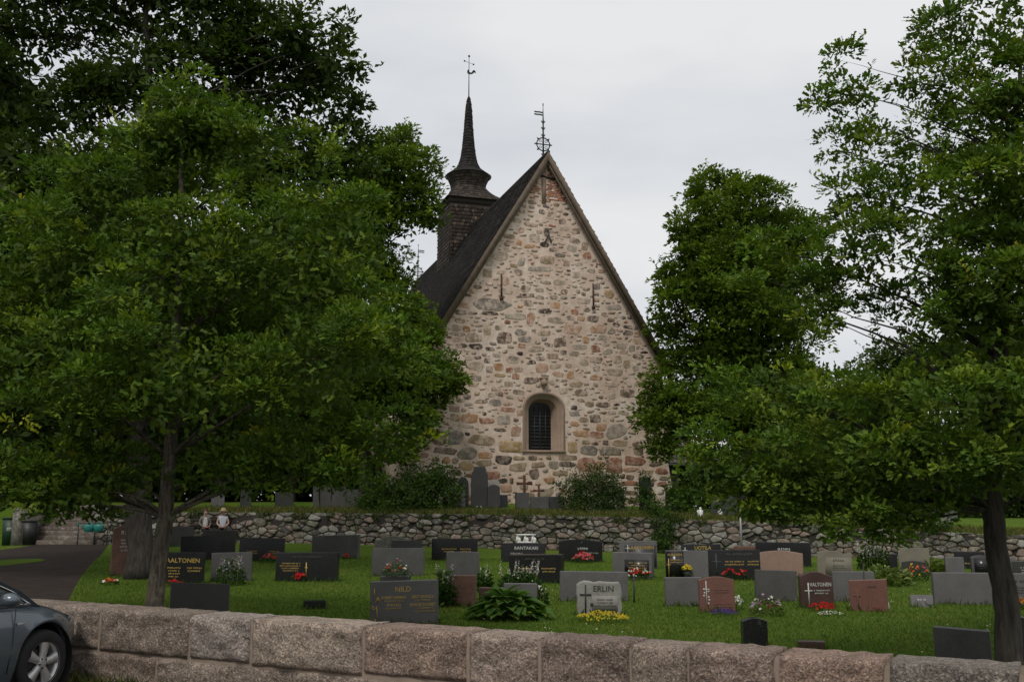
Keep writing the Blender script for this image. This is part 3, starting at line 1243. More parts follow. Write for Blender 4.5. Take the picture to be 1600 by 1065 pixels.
    mb.box((x, -.06, z + .22), (.42, .14, .07))
    mb.build("corbel_ledge", MAT["dressed_stone"], church)


make_rubble()


# ---- shingles
def shingle_field(mb, O, U, Vv, w, h, rw, rh, pal, rr, inside=None, round_tip=False, lift=.02):
    """rows of thin shingles over the rectangle O + u*U + v*V (U, V unit vectors), lowest row first"""
    N = U.cross(Vv).normalized()
    rows = int(math.ceil(h / rh))
    for j in range(rows):
        v0 = j * rh
        v1 = min(h, v0 + rh * 1.12)
        off = (rw / 2 if j % 2 else 0)
        cols = int(math.ceil((w + off) / rw))
        for i in range(cols):
            a = max(0, i * rw - off + .006)
            b_ = min(w, (i + 1) * rw - off - .006)
            if b_ - a < rw * .2:
                continue
            if inside and not inside((a + b_) / 2, v0 + rh * .5):
                continue
            L = lift * rr.uniform(.7, 1.6)
            jt = rr.uniform(-.02, .02) * rh * 3
            c = rr.choice(pal)
            k = rr.uniform(.6, 1.4)
            c = tuple(q * k for q in c)
            P = lambda u, v, o_: O + U * u + Vv * v + N * o_
            if round_tip:
                m_ = (a + b_) / 2
                vs = [P(a, v0 + rh * .35 + jt, L * .9), P(a + (b_ - a) * .2, v0 + rh * .08 + jt, L), P(m_, v0 + jt, L), P(b_ - (b_ - a) * .2, v0 + rh * .08 + jt, L),
                      P(b_, v0 + rh * .35 + jt, L * .9), P(b_, v1, .003), P(a, v1, .003),
                      P(a, v0 + rh * .35 + jt, -.005), P(a + (b_ - a) * .2, v0 + rh * .08 + jt, -.005), P(m_, v0 + jt, -.005), P(b_ - (b_ - a) * .2, v0 + rh * .08 + jt, -.005), P(b_, v0 + rh * .35 + jt, -.005)]
                mb.add(vs, [(0, 1, 2, 3, 4, 5, 6), (0, 7, 8, 1), (1, 8, 9, 2), (2, 9, 10, 3), (3, 10, 11, 4)], c)
            else:
                vs = [P(a, v0 + jt, L), P(b_, v0 + jt, L), P(b_, v1, .003), P(a, v1, .003), P(a, v0 + jt, -.004), P(b_, v0 + jt, -.004)]
                mb.add(vs, [(0, 1, 2, 3), (4, 5, 1, 0)], c)


ROOFPAL = [(.034, .028, .024), (.046, .037, .031), (.024, .020, .018), (.058, .048, .040)]
SPIREPAL = [(.022, .019, .017), (.028, .024, .021), (.017, .015, .014)]
WALLPAL = [(.045, .032, .024), (.065, .046, .033), (.034, .025, .019), (.11, .085, .065), (.04, .029, .021)]


def make_roof():
    rr = random.Random(8)
    y0, y1 = -.42, NL + .42
    kick = .0
    for side in (-1, 1):
        V = [(AX, y0, ZA), (AX + side * HE, y0, ZE), (AX + side * HE, y1, ZE), (AX, y1, ZA),
             (AX, y0, ZA - .17), (AX + side * (HE - .1), y0, ZE - .17), (AX + side * (HE - .1), y1, ZE - .17), (AX, y1, ZA - .17)]
        F = [(0, 1, 2, 3), (7, 6, 5, 4), (0, 4, 5, 1), (1, 5, 6, 2), (2, 6, 7, 3)]
        if side > 0:
            F = [tuple(reversed(f)) for f in F]
        obj_from("roof_slope", V, F, MAT["dark_wood"], church)
        mb = MB()
        L = math.hypot(HE, ZA - ZE)
        Vv = Vector((-side * math.cos(SLOPE), 0, math.sin(SLOPE)))
        U = Vector((0, 1, 0)) if side > 0 else Vector((0, -1, 0))
        O = Vector((AX + side * HE, y0 if side > 0 else y1, ZE)) + Vector((side * .006, 0, .006))
        shingle_field(mb, O, U, Vv, y1 - y0, L, .19, .30, ROOFPAL, rr, lift=.045)
        tag(mb.build("roof_shingles", MAT["shingle"], church), kind="stuff")
        # verge boards on the gable end
        for (t0, t1, yy, nm) in ((-.02, .22, y0 - .02, "verge_board"), (.17, .31, y0 + .10, "verge_board")):
            nrm = Vector((side * math.sin(SLOPE), 0, math.cos(SLOPE)))
            top = Vector((AX, 0, ZA))
            low = Vector((AX + side * HE, 0, ZE)) + Vector((side * .12, 0, -.19)) * 1.0
            V = []
            for p, cut in ((top, True), (low, False)):
                for t in (t0, t1):
                    for yq in (yy, yy + .07):
                        q = p - nrm * t
                        if cut:
                            q = Vector((AX, 0, ZA - t / math.cos(SLOPE)))
                        V.append((q.x, yq, q.z))
            F = [(0, 2, 6, 4), (1, 5, 7, 3), (0, 4, 5, 1), (2, 3, 7, 6), (4, 6, 7, 5), (0, 1, 3, 2)]
            obj_from(nm, V, F, MAT["grey_board"], church)
    mb = MB()
    mb.tube([(AX, y0, ZA + .02), (AX, y1, ZA + .02)], .09, 6, col=(.03, .026, .024))
    mb.build("ridge_cap", MAT["shingle"], church)
    # nave walls and far gable
    h = HE - .42
    for side in (-1, 1):
        mb = MB()
        mb.box((AX + side * (h - .35), NL / 2 + .01, (ZE - .6) / 2 - .1), (.9, NL, ZE + .55))
        mb.build("nave_wall", MAT["mortar_wall"], church)
    V = [(AX - h, NL, -.6), (AX + h, NL, -.6), (AX + h, NL, ZE), (AX, NL, ZA - .3), (AX - h, NL, ZE)]
    obj_from("far_gable", V, [(4, 3, 2, 1, 0)], MAT["mortar_wall"], church)
    # lean porch on the right with a tile roof
    x0 = AX + h + .1
    mb = MB()
    mb.box((x0 + 2.0, 9.0, 1.0), (4.2, 5.0, 3.3))
    mb.build("porch_wall", MAT["dark_wood"], church)
    V = [(x0 - .4, 6.1, 5.4), (x0 + 5.0, 6.1, 2.35), (x0 + 5.0, 11.9, 2.35), (x0 - .4, 11.9, 5.4), (x0 + 2.3, 6.0, 2.3), (x0 + 2.3, 12, 2.3)]
    # porch gable roof turned with its ridge outwards
    V = [(x0 - .3, 6.0, 2.45), (x0 + 5.0, 6.0, 2.45), (x0 + 5.0, 9.0, 5.9), (x0 - .3, 9.0, 5.9), (x0 + 5.0, 12.0, 2.45), (x0 - .3, 12.0, 2.45)]
    obj_from("porch_roof", V, [(0, 1, 2, 3), (3, 2, 4, 5), (1, 4, 2)], MAT["roof_tile"], church)
    mb = MB()
    Vv = Vector((0, 3, 3.45)).normalized()
    shingle_field(mb, Vector((x0 - .3, 6.0, 2.45)) + Vector((0, -.006, .006)), Vector((1, 0, 0)), Vv, 5.3, math.hypot(3, 3.45), .24, .33, [(.10, .085, .08), (.125, .105, .10), (.08, .07, .066)], rr, lift=.05)
    tag(mb.build("porch_tiles", MAT["shingle"], church), kind="stuff")
    mb = MB()
    mb.tube([(x0 - .2, 5.93, 2.38), (x0 + 5.0, 5.93, 2.38)], .05, 8)
    mb.build("gutter", MAT["lead"], church, True)


make_roof()


# ---- ridge turret with a shingled spire
def make_turret():
    rr = random.Random(9)
    # centre on the ridge
    ty = 14.4
    c = Vector((AX, ty, 0))
    wc = CO + CG * AX + CA * ty
    zz = lambda py: at(729, py, wc.y).z - CO.z
    hb, he = 1.55, 1.80
    z_e, z_n0, z_b, z_tip = zz(322), zz(297), zz(277), zz(150)
    t = empty("ridge_turret", (c.x, c.y, 0), 0, church)
    zb0 = ZA - 3.4
    mb = MB()
    mb.box((0, 0, (zb0 + z_e) / 2), (2 * hb, 2 * hb, z_e - zb0 + .3))
    mb.build("turret_body", MAT["dark_wood"], t)
    mb = MB()
    for U, nrm in ((Vector((1, 0, 0)), Vector((0, -1, 0))), (Vector((0, -1, 0)), Vector((-1, 0, 0))), (Vector((0, 1, 0)), Vector((1, 0, 0))), (Vector((-1, 0, 0)), Vector((0, 1, 0)))):
        O = nrm * (hb + .012) - U * hb + Vector((0, 0, zb0))
        shingle_field(mb, O, U, Vector((0, 0, 1)), 2 * hb, z_e - .45 - zb0, .17, .23, WALLPAL, rr, round_tip=True, lift=.035)
    tag(mb.build("turret_shingles", MAT["shingle"], t), kind="stuff")
    # skirt roof: square at the eave, round at the neck, then a flared collar and the spire
    prof = [(he, z_e), (he * .72, z_e + (z_n0 - z_e) * .55), (1.02, z_n0)]
    n_ = 16

    def ring(r_, z, sq):
        out = []
        for k in range(n_):
            a = math.pi / 4 + 2 * math.pi * k / n_
            cx, sy = math.cos(a), math.sin(a)
            m_ = max(abs(cx), abs(sy))
            f = (1 / m_) * sq + 1.0 * (1 - sq)
            out.append(Vector((cx * r_ * f, sy * r_ * f, z)))
        return out

    levels = [(he, z_e, 1.0), (he * .74, z_e + (z_n0 - z_e) * .5, .85), (1.06, z_n0, .35)]
    spire = [(1.06, z_n0, .35), (1.12, z_n0 + (z_b - z_n0) * .35, .1), (1.36, z_b, .0)]
    top = [(1.46, z_b + .0, .0), (1.06, zz(270), 0), (.80, zz(265), 0), (.62, zz(257), 0), (.50, zz(247), 0), (.41, zz(232), 0), (.34, zz(215), 0), (.29, zz(200), 0), (.24, zz(180), 0), (.185, zz(165), 0), (.12, zz(156), 0), (.03, z_tip, 0)]

    def shell(name, lv, pal, rows_h, under=None):
        """shingled surface of revolution between profile levels"""
        mb = MB()
        # subdivide levels into rows
        rows = []
        for (r0, z0_, s0), (r1, z1_, s1) in zip(lv[:-1], lv[1:]):
            L = math.hypot(r1 - r0, z1_ - z0_)
            k_ = max(1, int(round(L / rows_h)))
            for q in range(k_):
                rows.append(tuple(a + (b_ - a) * q / k_ for a, b_ in zip((r0, z0_, s0), (r1, z1_, s1))))
        rows.append(lv[-1])
        for j in range(len(rows) - 1):
            (r0, z0_, s0), (r1, z1_, s1) = rows[j], rows[j + 1]
            m_ = max(6, int(2 * math.pi * max(r0, .08) / .17))
            for k in range(m_):
                def P(f, r_, z_, sq, o_):
                    a = 2 * math.pi * (f + .5 * (j % 2)) / m_
                    cx, sy = math.cos(a), math.sin(a)
                    w = max(abs(cx), abs(sy))
                    g_ = (1 / w) * sq + (1 - sq)
                    return Vector((cx * (r_ * g_ + o_), sy * (r_ * g_ + o_), z_))
                L = .022 * rr.uniform(.5, 1.6)
                cc = rr.choice(pal)
                kk = rr.uniform(.6, 1.4)
                vs = [P(k + .03, r0, z0_, s0, L), P(k + .97, r0, z0_, s0, L), P(k + 1, r1, z1_, s1, .004), P(k, r1, z1_, s1, .004), P(k + .03, r0, z0_, s0, -.02), P(k + .97, r0, z0_, s0, -.02)]
                mb.add(vs, [(0, 1, 2, 3), (4, 5, 1, 0)], tuple(q * kk for q in cc))
        return mb.build(name, MAT["shingle"], t)

    tag(shell("skirt_shingles", levels, [(.050, .038, .030), (.038, .030, .024), (.066, .052, .041)], .22), kind="stuff")
    tag(shell("collar_shingles", spire, [(.055, .040, .030), (.045, .034, .026), (.036, .027, .021)], .2), kind="stuff")
    tag(shell("spire_shingles", top, SPIREPAL, .2), kind="stuff")
    # solid cores so no light leaks through
    V, F = [], []
    lv = [(he * .98, z_e + .02, 1.0)] + [(r_ * .97 - .01, z, s) for r_, z, s in levels[1:]] + [(r_ * .97 - .015, z, s) for r_, z, s in spire[1:]] + [(max(.004, r_ * .97 - .015), z, s) for r_, z, s in top]
    for r_, z, s in lv:
        V += ring(r_, z, s)
    for i in range(len(lv) - 1):
        for k in range(n_):
            k2 = (k + 1) % n_
            F.append((i * n_ + k, i * n_ + k2, (i + 1) * n_ + k2, (i + 1) * n_ + k))
    F.append(tuple(reversed(range(n_))))
    obj_from("spire_core", V, F, MAT["dark_wood"], t)
    mb = MB()
    mb.box((0, 0, z_e - .16), (2 * hb + .14, 2 * hb + .14, .30))
    mb.build("eave_box", MAT["dark_wood"], t)
    # rod, balls and cock
    vane = empty("weather_vane", (c.x, c.y, z_tip - .1), 0, church)
    zr = zz(88) - z_tip + .1
    s_ = (zz(88) - zz(113)) / 25.0
    mb = MB()
    mb.tube([(0, 0, 0), (0, 0, zr)], [.035, .016], 6)
    mb.tube([(-.30, 0, zr - 8.5 * s_), (.30, 0, zr - 12 * s_)], .012, 6)
    mb.ball((0, 0, zr), .075)
    mb.ball((-.30, 0, zr - 8.5 * s_), .06)
    mb.ball((.30, 0, zr - 12 * s_), .06)
    mb.build("rod_and_balls", MAT["iron"], vane, True)
    z0_ = zr - 26 * s_
    prof = [(-.10, -.05), (-.12, .08), (-.08, .20), (-.03, .20), (.02, .06), (.12, .02), (.20, .08), (.26, .20), (.36, .22), (.44, .15), (.46, .02), (.40, .08), (.34, .06), (.28, -.02), (.16, -.08), (.02, -.10)]
    V = [(x, -.02, z0_ + z) for x, z in prof] + [(x, .02, z0_ + z) for x, z in prof]
    m_ = len(prof)
    tr = geometry.tessellate_polygon([[Vector((x, z, 0)) for x, z in prof]])
    F = [tuple(f) for f in tr] + [tuple(m_ + i for i in reversed(f)) for f in tr] + [(i, (i + 1) % m_, m_ + (i + 1) % m_, m_ + i) for i in range(m_)]
    obj_from("weathercock", V, F, MAT["iron"], vane)


make_turret()


# ---- wrought-iron wheel crosses on the ridge ends
def make_finial(y, flag_dir):
    f = empty("ridge_finial", (AX, y, ZA), 0, church)
    k = (at(848, 155, 47.3).z - at(848, 240, 47.3).z) / 85.0
    H = 84 * k
    mb = MB()
    mb.tube([(0, 0, -.3), (0, 0, 58 * k), (0, 0, H - 3 * k)], [.05, .035, .012], 6)
    mb.ball((0, 0, H - 2 * k), (.03, .03, .10), 6, 6)
    mb.build("finial_rod", MAT["iron"], f, True)
    cz, r_ = 20 * k, .34
    mb = MB()
    mb.tube([(r_ * math.cos(a), 0, cz + r_ * math.sin(a)) for a in np.linspace(0, 2 * math.pi, 25)], .032, 6, False)
    mb.tube([(-r_ - .12, 0, cz), (r_ + .12, 0, cz)], .03, 6)
    for a in np.linspace(0, 2 * math.pi, 9)[:-1]:
        d = Vector((math.cos(a), 0, math.sin(a)))
        e = Vector((-d.z, 0, d.x))
        p = Vector((0, 0, cz)) + d * r_
        mb.add([p + e * .07, p + d * .15, p - e * .07, p + Vector((0, .03, 0)), p - Vector((0, .03, 0))], [(0, 1, 3), (1, 2, 3), (1, 0, 4), (2, 1, 4), (0, 3, 4), (2, 4, 3)])
    for sx in (-1, 1):
        for sz in (-1, 1):
            mb.tube([(sx * (.15 + .06 * math.cos(a)), 0, cz + sz * (.16 + .06 * math.sin(a))) for a in np.linspace(0, 2 * math.pi, 11)], .014, 5, False)
    mb.build("wheel_cross", MAT["iron"], f)
    for zc in (4.0, 34, 45, 55):
        mb = MB()
        for a in np.linspace(0, 2 * math.pi, 5)[:-1]:
            d = Vector((math.cos(a), math.sin(a), 0))
            e = Vector((-d.y, d.x, 0))
            z = zc * k
            mb.add([d * .02 + Vector((0, 0, z - .12)), d * .13 + e * .01 + Vector((0, 0, z + .05)), d * .13 - e * .01 + Vector((0, 0, z + .05)), d * .02 + e * .04 + Vector((0, 0, z + .02)), d * .02 - e * .04 + Vector((0, 0, z + .02))],
                   [(0, 3, 1), (0, 1, 2), (0, 2, 4), (3, 4, 2, 1)])
        mb.build("leaf_collar", MAT["iron"], f)
    mb = MB()
    zf = H - 13 * k
    L = 14 * k
    for dz in (0, .13):
        for i in range(5):
            x0, x1 = i * L / 5, (i + 1) * L / 5
            w = [.02 * math.sin(q * 2.2) for q in (i, i + 1)]
            mb.add([(flag_dir * x0, w[0], zf - dz), (flag_dir * x1, w[1], zf - dz - .01), (flag_dir * x1, w[1], zf - dz - .085), (flag_dir * x0, w[0], zf - dz - .075),
                    (flag_dir * x0, w[0] + .012, zf - dz), (flag_dir * x1, w[1] + .012, zf - dz - .01), (flag_dir * x1, w[1] + .012, zf - dz - .085), (flag_dir * x0, w[0] + .012, zf - dz - .075)],
                   [(0, 1, 2, 3), (7, 6, 5, 4), (0, 4, 5, 1), (2, 6, 7, 3)])
    mb.tube([(flag_dir * .01, .006, zf), (flag_dir * .01, .006, zf - .21)], .012, 5)
    mb.build("pennant", MAT["iron"], f)


make_finial(.35, -1)
make_finial(NL - .3, 1)
# ------------------------------------------------------------------ foliage
def oak_leaf():
    st = [(0, .05), (.38, .24), (.54, .12), (.92, .24)]
    P, F = [], []
    for u, w in st:
        P += [(u, -w), (u, w)]
    for i in range(len(st) - 1):
        F.append((2 * i, 2 * i + 2, 2 * i + 3, 2 * i + 1))
    return np.array(P), np.array(F)


def maple_leaf():
    P = np.array([(0, 0), (.30, -.50), (.42, -.20), (.75, -.38), (.72, -.10), (1.0, 0), (.72, .10), (.75, .38), (.42, .20), (.30, .50)])
    F = np.array([(0, 1, 2, 0), (0, 2, 3, 4), (0, 4, 5, 6), (0, 6, 7, 8), (0, 8, 9, 0)])
    return P, F


def plain_leaf():
    P = np.array([(0, 0), (.45, -.27), (1, 0), (.45, .27)])
    return P, np.array([(0, 1, 2, 3)])


LEAF = dict(oak=oak_leaf(), maple=maple_leaf(), plain=plain_leaf())


def unit(a):
    return a / np.maximum(np.linalg.norm(a, axis=-1, keepdims=True), 1e-9)


def leaves_mesh(name, P, L, N, S, C, kind, rng, mat="leaf", parent=None):
    """one mesh of many leaves: base points P, length directions L, normals N, sizes S, colours C"""
    T, F = LEAF[kind]
    L = unit(L)
    N = unit(N - L * (N * L).sum(1, keepdims=True))
    X = np.cross(N, L)
    k = len(T)
    u, w = T[:, 0][None, :, None], T[:, 1][None, :, None]
    S3 = S[:, None, None]
    droop = -(u ** 2) * rng.uniform(.0, .35, (len(P), 1, 1)) * S3
    fold = np.abs(w) * .35 * S3
    V = P[:, None, :] + L[:, None, :] * u * S3 + X[:, None, :] * w * S3 + N[:, None, :] * (droop + fold)
    off = (np.arange(len(P)) * k)[:, None, None]
    Fi = (F[None] + off).reshape(-1, F.shape[1])
    faces = []
    tri = Fi[:, 0] == Fi[:, 3]
    if tri.any():
        faces.append(Fi[tri][:, :3])
    if (~tri).any():
        faces.append(Fi[~tri])
    Cv = np.repeat(C, k, axis=0)
    me = fast_mesh(name, V.reshape(-1, 3), faces, Cv)
    me.materials.append(MAT[mat])
    return link(bpy.data.objects.new(name, me), parent)


def blob(px, py, rx, ry, D, rd=None):
    """an ellipsoid of the crown, its outline measured in the photograph, at distance D"""
    c = at(px, py, D)
    k = 1 / ppm(c)
    return (np.array(c), np.array([rx * k, (rd if rd is not None else (rx + ry) / 2 * k), ry * k]))


def crown_points(blobs, n, rng, shell=.62, sub_r=0.0):
    """points on boughs: each lobe of the crown carries smaller domes, leafy on their upper and outer sides"""
    vol = np.array([b_[1].prod() ** .66 for b_ in blobs])
    cnt = np.maximum(7, (n * vol / vol.sum()).astype(int))
    P, O = [], []
    up = np.array([0, 0, 1.0])
    for (c, r_), m_ in zip(blobs, cnt):
        if sub_r and r_.mean() > sub_r * 1.1:
            ns = max(3, int(m_ / 13))
            d0 = unit(rng.normal(size=(ns, 3)))
            rad = rng.uniform(shell ** 3, .95, ns) ** (1 / 3)
            rs = sub_r * rng.uniform(.65, 1.35, ns)
            ctr = c + d0 * np.maximum(r_[None] - rs[:, None] * .45, r_[None] * .3) * rad[:, None]
            k = rng.integers(0, ns, m_ * 2)
            d = unit(rng.normal(size=(m_ * 2, 3)))
            ax = unit(up * .75 + unit(d0 / r_) * .55)[k]
            ok = (d * ax).sum(1) > -.05
            d, k = d[ok][:m_], k[ok][:m_]
            sq = np.array([1, 1, .72])
            P.append(ctr[k] + d * rs[k][:, None] * sq * rng.uniform(.75, 1.05, (len(k), 1)))
            O.append(d)
            continue
        d = unit(rng.normal(size=(m_, 3)))
        rad = rng.uniform(shell ** 3, 1, m_) ** (1 / 3)
        # ragged outline
        lump = np.array([1 + .16 * noise.noise(Vector((float(x[0]) * 2.3 + float(c[0]) * 3, float(x[1]) * 2.3, float(x[2]) * 2.3 + float(c[2])))) for x in d])
        P.append(c + d * r_ * (rad * lump)[:, None])
        O.append(unit(d / r_))
    return np.concatenate(P), np.concatenate(O)


def make_tree(name, label, base, trunk, trunk_r, blobs, n_clump, per, leaf, size, pal, seed, bark, clump_r, shell=.6, tips=0.0, flat=.55,
              up=.65, group=None, root_loc=None, fill=0.0, trunk_n=10, flare=.45, gild=0.0, fill_min=0.0, sub_r=0.0, limb_k=.26):
    rng = np.random.default_rng(seed)
    rr = random.Random(seed)
    base = Vector(base)
    root = empty(name, base)
    tag(root, label, "tree", group)
    b0 = np.array(base)
    trunk = [Vector(p) for p in trunk]
    # trunk: smooth curve with a root flare
    pts = []
    for i in range(len(trunk) - 1):
        for k in range(5):
            t = k / 5
            p = trunk[i].lerp(trunk[i + 1], t)
            j = .04 * trunk_r * 6
            pts.append(p + Vector((noise.noise(p * 1.7), noise.noise(p * 1.7 + Vector((9, 0, 0))), 0)) * j)
    pts.append(trunk[-1])
    H = max(.1, pts[-1].z - pts[0].z)
    rad = []
    for p in pts:
        h = (p.z - pts[0].z) / H
        rad.append(trunk_r * ((1 - h) ** .8 * .92 + .05 + flare * math.exp(-max(0, p.z - pts[0].z - .12) / .22)))
    mb = MB()
    o_ = mb.tube([p - base for p in pts], rad, trunk_n + 6)
    V = np.array(mb.v)
    for i in range(len(V)):
        q = Vector(V[i])
        V[i] += np.array((noise.noise(q * 7), noise.noise(q * 7 + Vector((4, 4, 4))), 0)) * .12 * trunk_r
    mb.v = [tuple(v) for v in V]
    mb.build("trunk", MAT[bark], root, True)
    # limbs to each lobe of the crown
    limbs = MB()
    nodes, nrad = [], []
    tz = np.array([p.z for p in pts])
    for c, r_ in blobs:
        c = Vector(c)
        hd = math.hypot(c.x - pts[0].x, c.y - pts[0].y)
        zt = min(c.z - .55 * hd, pts[-1].z)
        zt = max(zt, pts[0].z + .24 * H)
        i = int(np.argmin(np.abs(tz - zt)))
        s = pts[i]
        mid = s.lerp(c, .5) + Vector((rr.uniform(-.2, .2), rr.uniform(-.2, .2), .12 * (c - s).length))
        chain = []
        for k in range(9):
            t = k / 8
            q = s * (1 - t) ** 2 + mid * 2 * t * (1 - t) + c * t * t
            q += Vector((noise.noise(q * 1.3), noise.noise(q * 1.3 + Vector((5, 1, 2))), noise.noise(q * 1.3 + Vector((2, 7, 1))))) * .10 * (c - s).length * t * (1 - t) * 2
            chain.append(q)
        r0 = min(rad[i] * .4, trunk_r * limb_k)
        rs = [r0 * (1 - .93 * (k / 8) ** .7) for k in range(9)]
        limbs.tube([q - base for q in chain], rs, 6)
        nodes += chain[2:]
        nrad += rs[2:]
    NA = np.array([tuple(p) for p in nodes])
    P, O = crown_points(blobs, n_clump, rng, shell, sub_r)
    # branchlets
    step = max(1, len(P) // 600)
    for i in range(0, len(P), step):
        d = ((NA - P[i]) ** 2).sum(1)
        j = int(np.argmin(d))
        a, b_ = Vector(NA[j]), Vector(P[i])
        m_ = a.lerp(b_, .5) + Vector((rr.uniform(-1, 1), rr.uniform(-1, 1), rr.uniform(-.3, 1))) * .10 * (b_ - a).length
        r0 = min(nrad[j] * .6, trunk_r * .12)
        limbs.tube([a - base, m_ - base, b_ - base], [r0, r0 * .6, r0 * .25], 4, False)
    limbs.build("limbs", MAT[bark], root, True)
    # leaf clumps
    pal = np.array(pal)
    nc = len(P)
    cols = pal[rng.integers(0, len(pal), nc)] * rng.uniform(.7, 1.3, (nc, 1))
    if gild:
        yl = rng.random(nc) < gild
        cols[yl] = cols[yl] * np.array([2.0, 1.55, 1.1])
    cr = clump_r * rng.uniform(.6, 1.35, nc)
    m_ = per
    idx = np.repeat(np.arange(nc), m_)
    g = rng.normal(size=(nc * m_, 3))
    g = unit(g)
    g[:, 2] = np.where(g[:, 2] < -.25, -g[:, 2] * .8, g[:, 2])      # leaves sit on the upper dome of each spray
    g = g * rng.uniform(.35, 1, (nc * m_, 1)) ** .5
    g[:, 2] *= flat
    off = g * cr[idx][:, None]
    pos = P[idx] + off
    outw = O[idx]
    Ld = unit(off) * 1.0 + outw * .55 + rng.normal(size=off.shape) * .35
    Nn = np.array([0, 0, 1.0])[None] * up + unit(off) * .35 + outw * .6 + rng.normal(size=off.shape) * .30
    if tips:      # upright shoots along the outline
        k_ = int(nc * tips)
        sel = rng.choice(nc, k_, replace=False)
        sel = sel[(O[sel][:, 2] > -.1)]
        m2 = 12
        t = np.tile(np.linspace(.1, 1, m2), len(sel))
        si = np.repeat(sel, m2)
        dirs = unit(O[si] * np.array([1, 1, .6]) + np.array([0, 0, .9]) + np.repeat(rng.normal(size=(len(sel), 3)) * .25, m2, axis=0))
        sp = P[si] + dirs * (t * clump_r * 2.1)[:, None]
        az = rng.uniform(0, 6.28, len(si))
        sd = np.stack([np.cos(az), np.sin(az), rng.uniform(.1, .8, len(si))], 1)
        pos = np.concatenate([pos, sp])
        Ld = np.concatenate([Ld, unit(sd) + dirs * .5])
        Nn = np.concatenate([Nn, dirs + rng.normal(size=sd.shape) * .3])
        idx = np.concatenate([idx, si])
        cols_t = cols[si] * np.array([1.25, 1.15, .9])
        C = np.concatenate([cols[idx[:nc * m_]], cols_t])
    else:
        C = cols[idx]
    C = np.clip(C * rng.uniform(.8, 1.2, (len(C), 1)), 0, .6)
    S = size * rng.uniform(.65, 1.2, len(pos))
    if fill:      # larger, darker leaves filling the inside of the crown
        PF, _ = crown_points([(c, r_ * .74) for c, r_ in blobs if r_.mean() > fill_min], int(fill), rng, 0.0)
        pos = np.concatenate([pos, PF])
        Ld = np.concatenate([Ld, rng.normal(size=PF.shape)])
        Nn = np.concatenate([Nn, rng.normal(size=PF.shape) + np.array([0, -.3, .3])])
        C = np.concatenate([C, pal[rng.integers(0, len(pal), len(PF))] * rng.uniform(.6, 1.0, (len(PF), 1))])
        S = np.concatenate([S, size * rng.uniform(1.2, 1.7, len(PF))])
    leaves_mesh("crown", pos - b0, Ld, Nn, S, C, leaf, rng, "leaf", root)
    print(name, len(pos), "leaves")
    return root


OAKPAL = [(.074, .132, .015), (.090, .149, .016), (.059, .110, .014), (.126, .178, .019), (.076, .126, .024)]
DARKPAL = [(.036, .064, .011), (.045, .075, .012), (.029, .052, .010), (.050, .076, .015)]
MAPLEPAL = [(.082, .132, .012), (.098, .150, .013), (.062, .102, .011)]


def tree_left_oak():
    D = 14.0
    base = at(238, 1000, D)
    base.z = gz(base.x, base.y)
    B = [(283, 148, 48, 48, 0), (283, 195, 92, 62, 0), (225, 220, 70, 50, .2), (345, 215, 70, 55, .2), (290, 245, 125, 90, .3), (180, 300, 120, 90, .2), (400, 270, 110, 90, .3), (90, 400, 130, 110, -.2), (-40, 330, 100, 100, .6), (-50, 540, 140, 150, 0),
         (250, 420, 160, 110, -.9), (430, 420, 140, 110, -.6), (545, 400, 85, 100, .3), (110, 590, 150, 110, -1.0), (290, 590, 160, 110, -1.3), (470, 570, 140, 100, -1.0),
         (600, 540, 80, 90, -.1), (30, 740, 120, 70, -.3), (180, 752, 115, 50, .2), (330, 740, 130, 48, 0), (470, 718, 120, 52, -.2), (590, 685, 85, 60, .0), (70, 790, 60, 28, -.3), (140, 795, 50, 22, 0), (400, 755, 60, 24, -.3), (655, 640, 40, 45, 0),
         (120, 760, 90, 50, -.6), (618, 480, 40, 45, .2), (480, 330, 90, 80, .8), (200, 500, 260, 200, 1.6), (430, 560, 220, 170, 1.6), (520, 740, 60, 35, -.4), (-20, 760, 90, 50, .4), (-170, 480, 150, 170, .4), (-190, 660, 130, 120, .3), (-120, 250, 110, 120, .6)]
    blobs = [blob(x, y, rx, ry, D + o) for x, y, rx, ry, o in B]
    tr = [base, at(243, 930, D), at(250, 850, D), at(261, 780, D), at(270, 620, D), at(280, 400, D), at(287, 190, D)]
    make_tree("oak_tree", "young oak with slender trunk leaning over the wall at left", base, tr, .135, blobs, 2700, 35, "oak", .086, OAKPAL, 31, "bark_oak", .20, sub_r=.48,
              shell=.62, tips=.14, gild=.05, group="young oaks behind the granite wall", fill=20000, flat=.7, flare=.25)


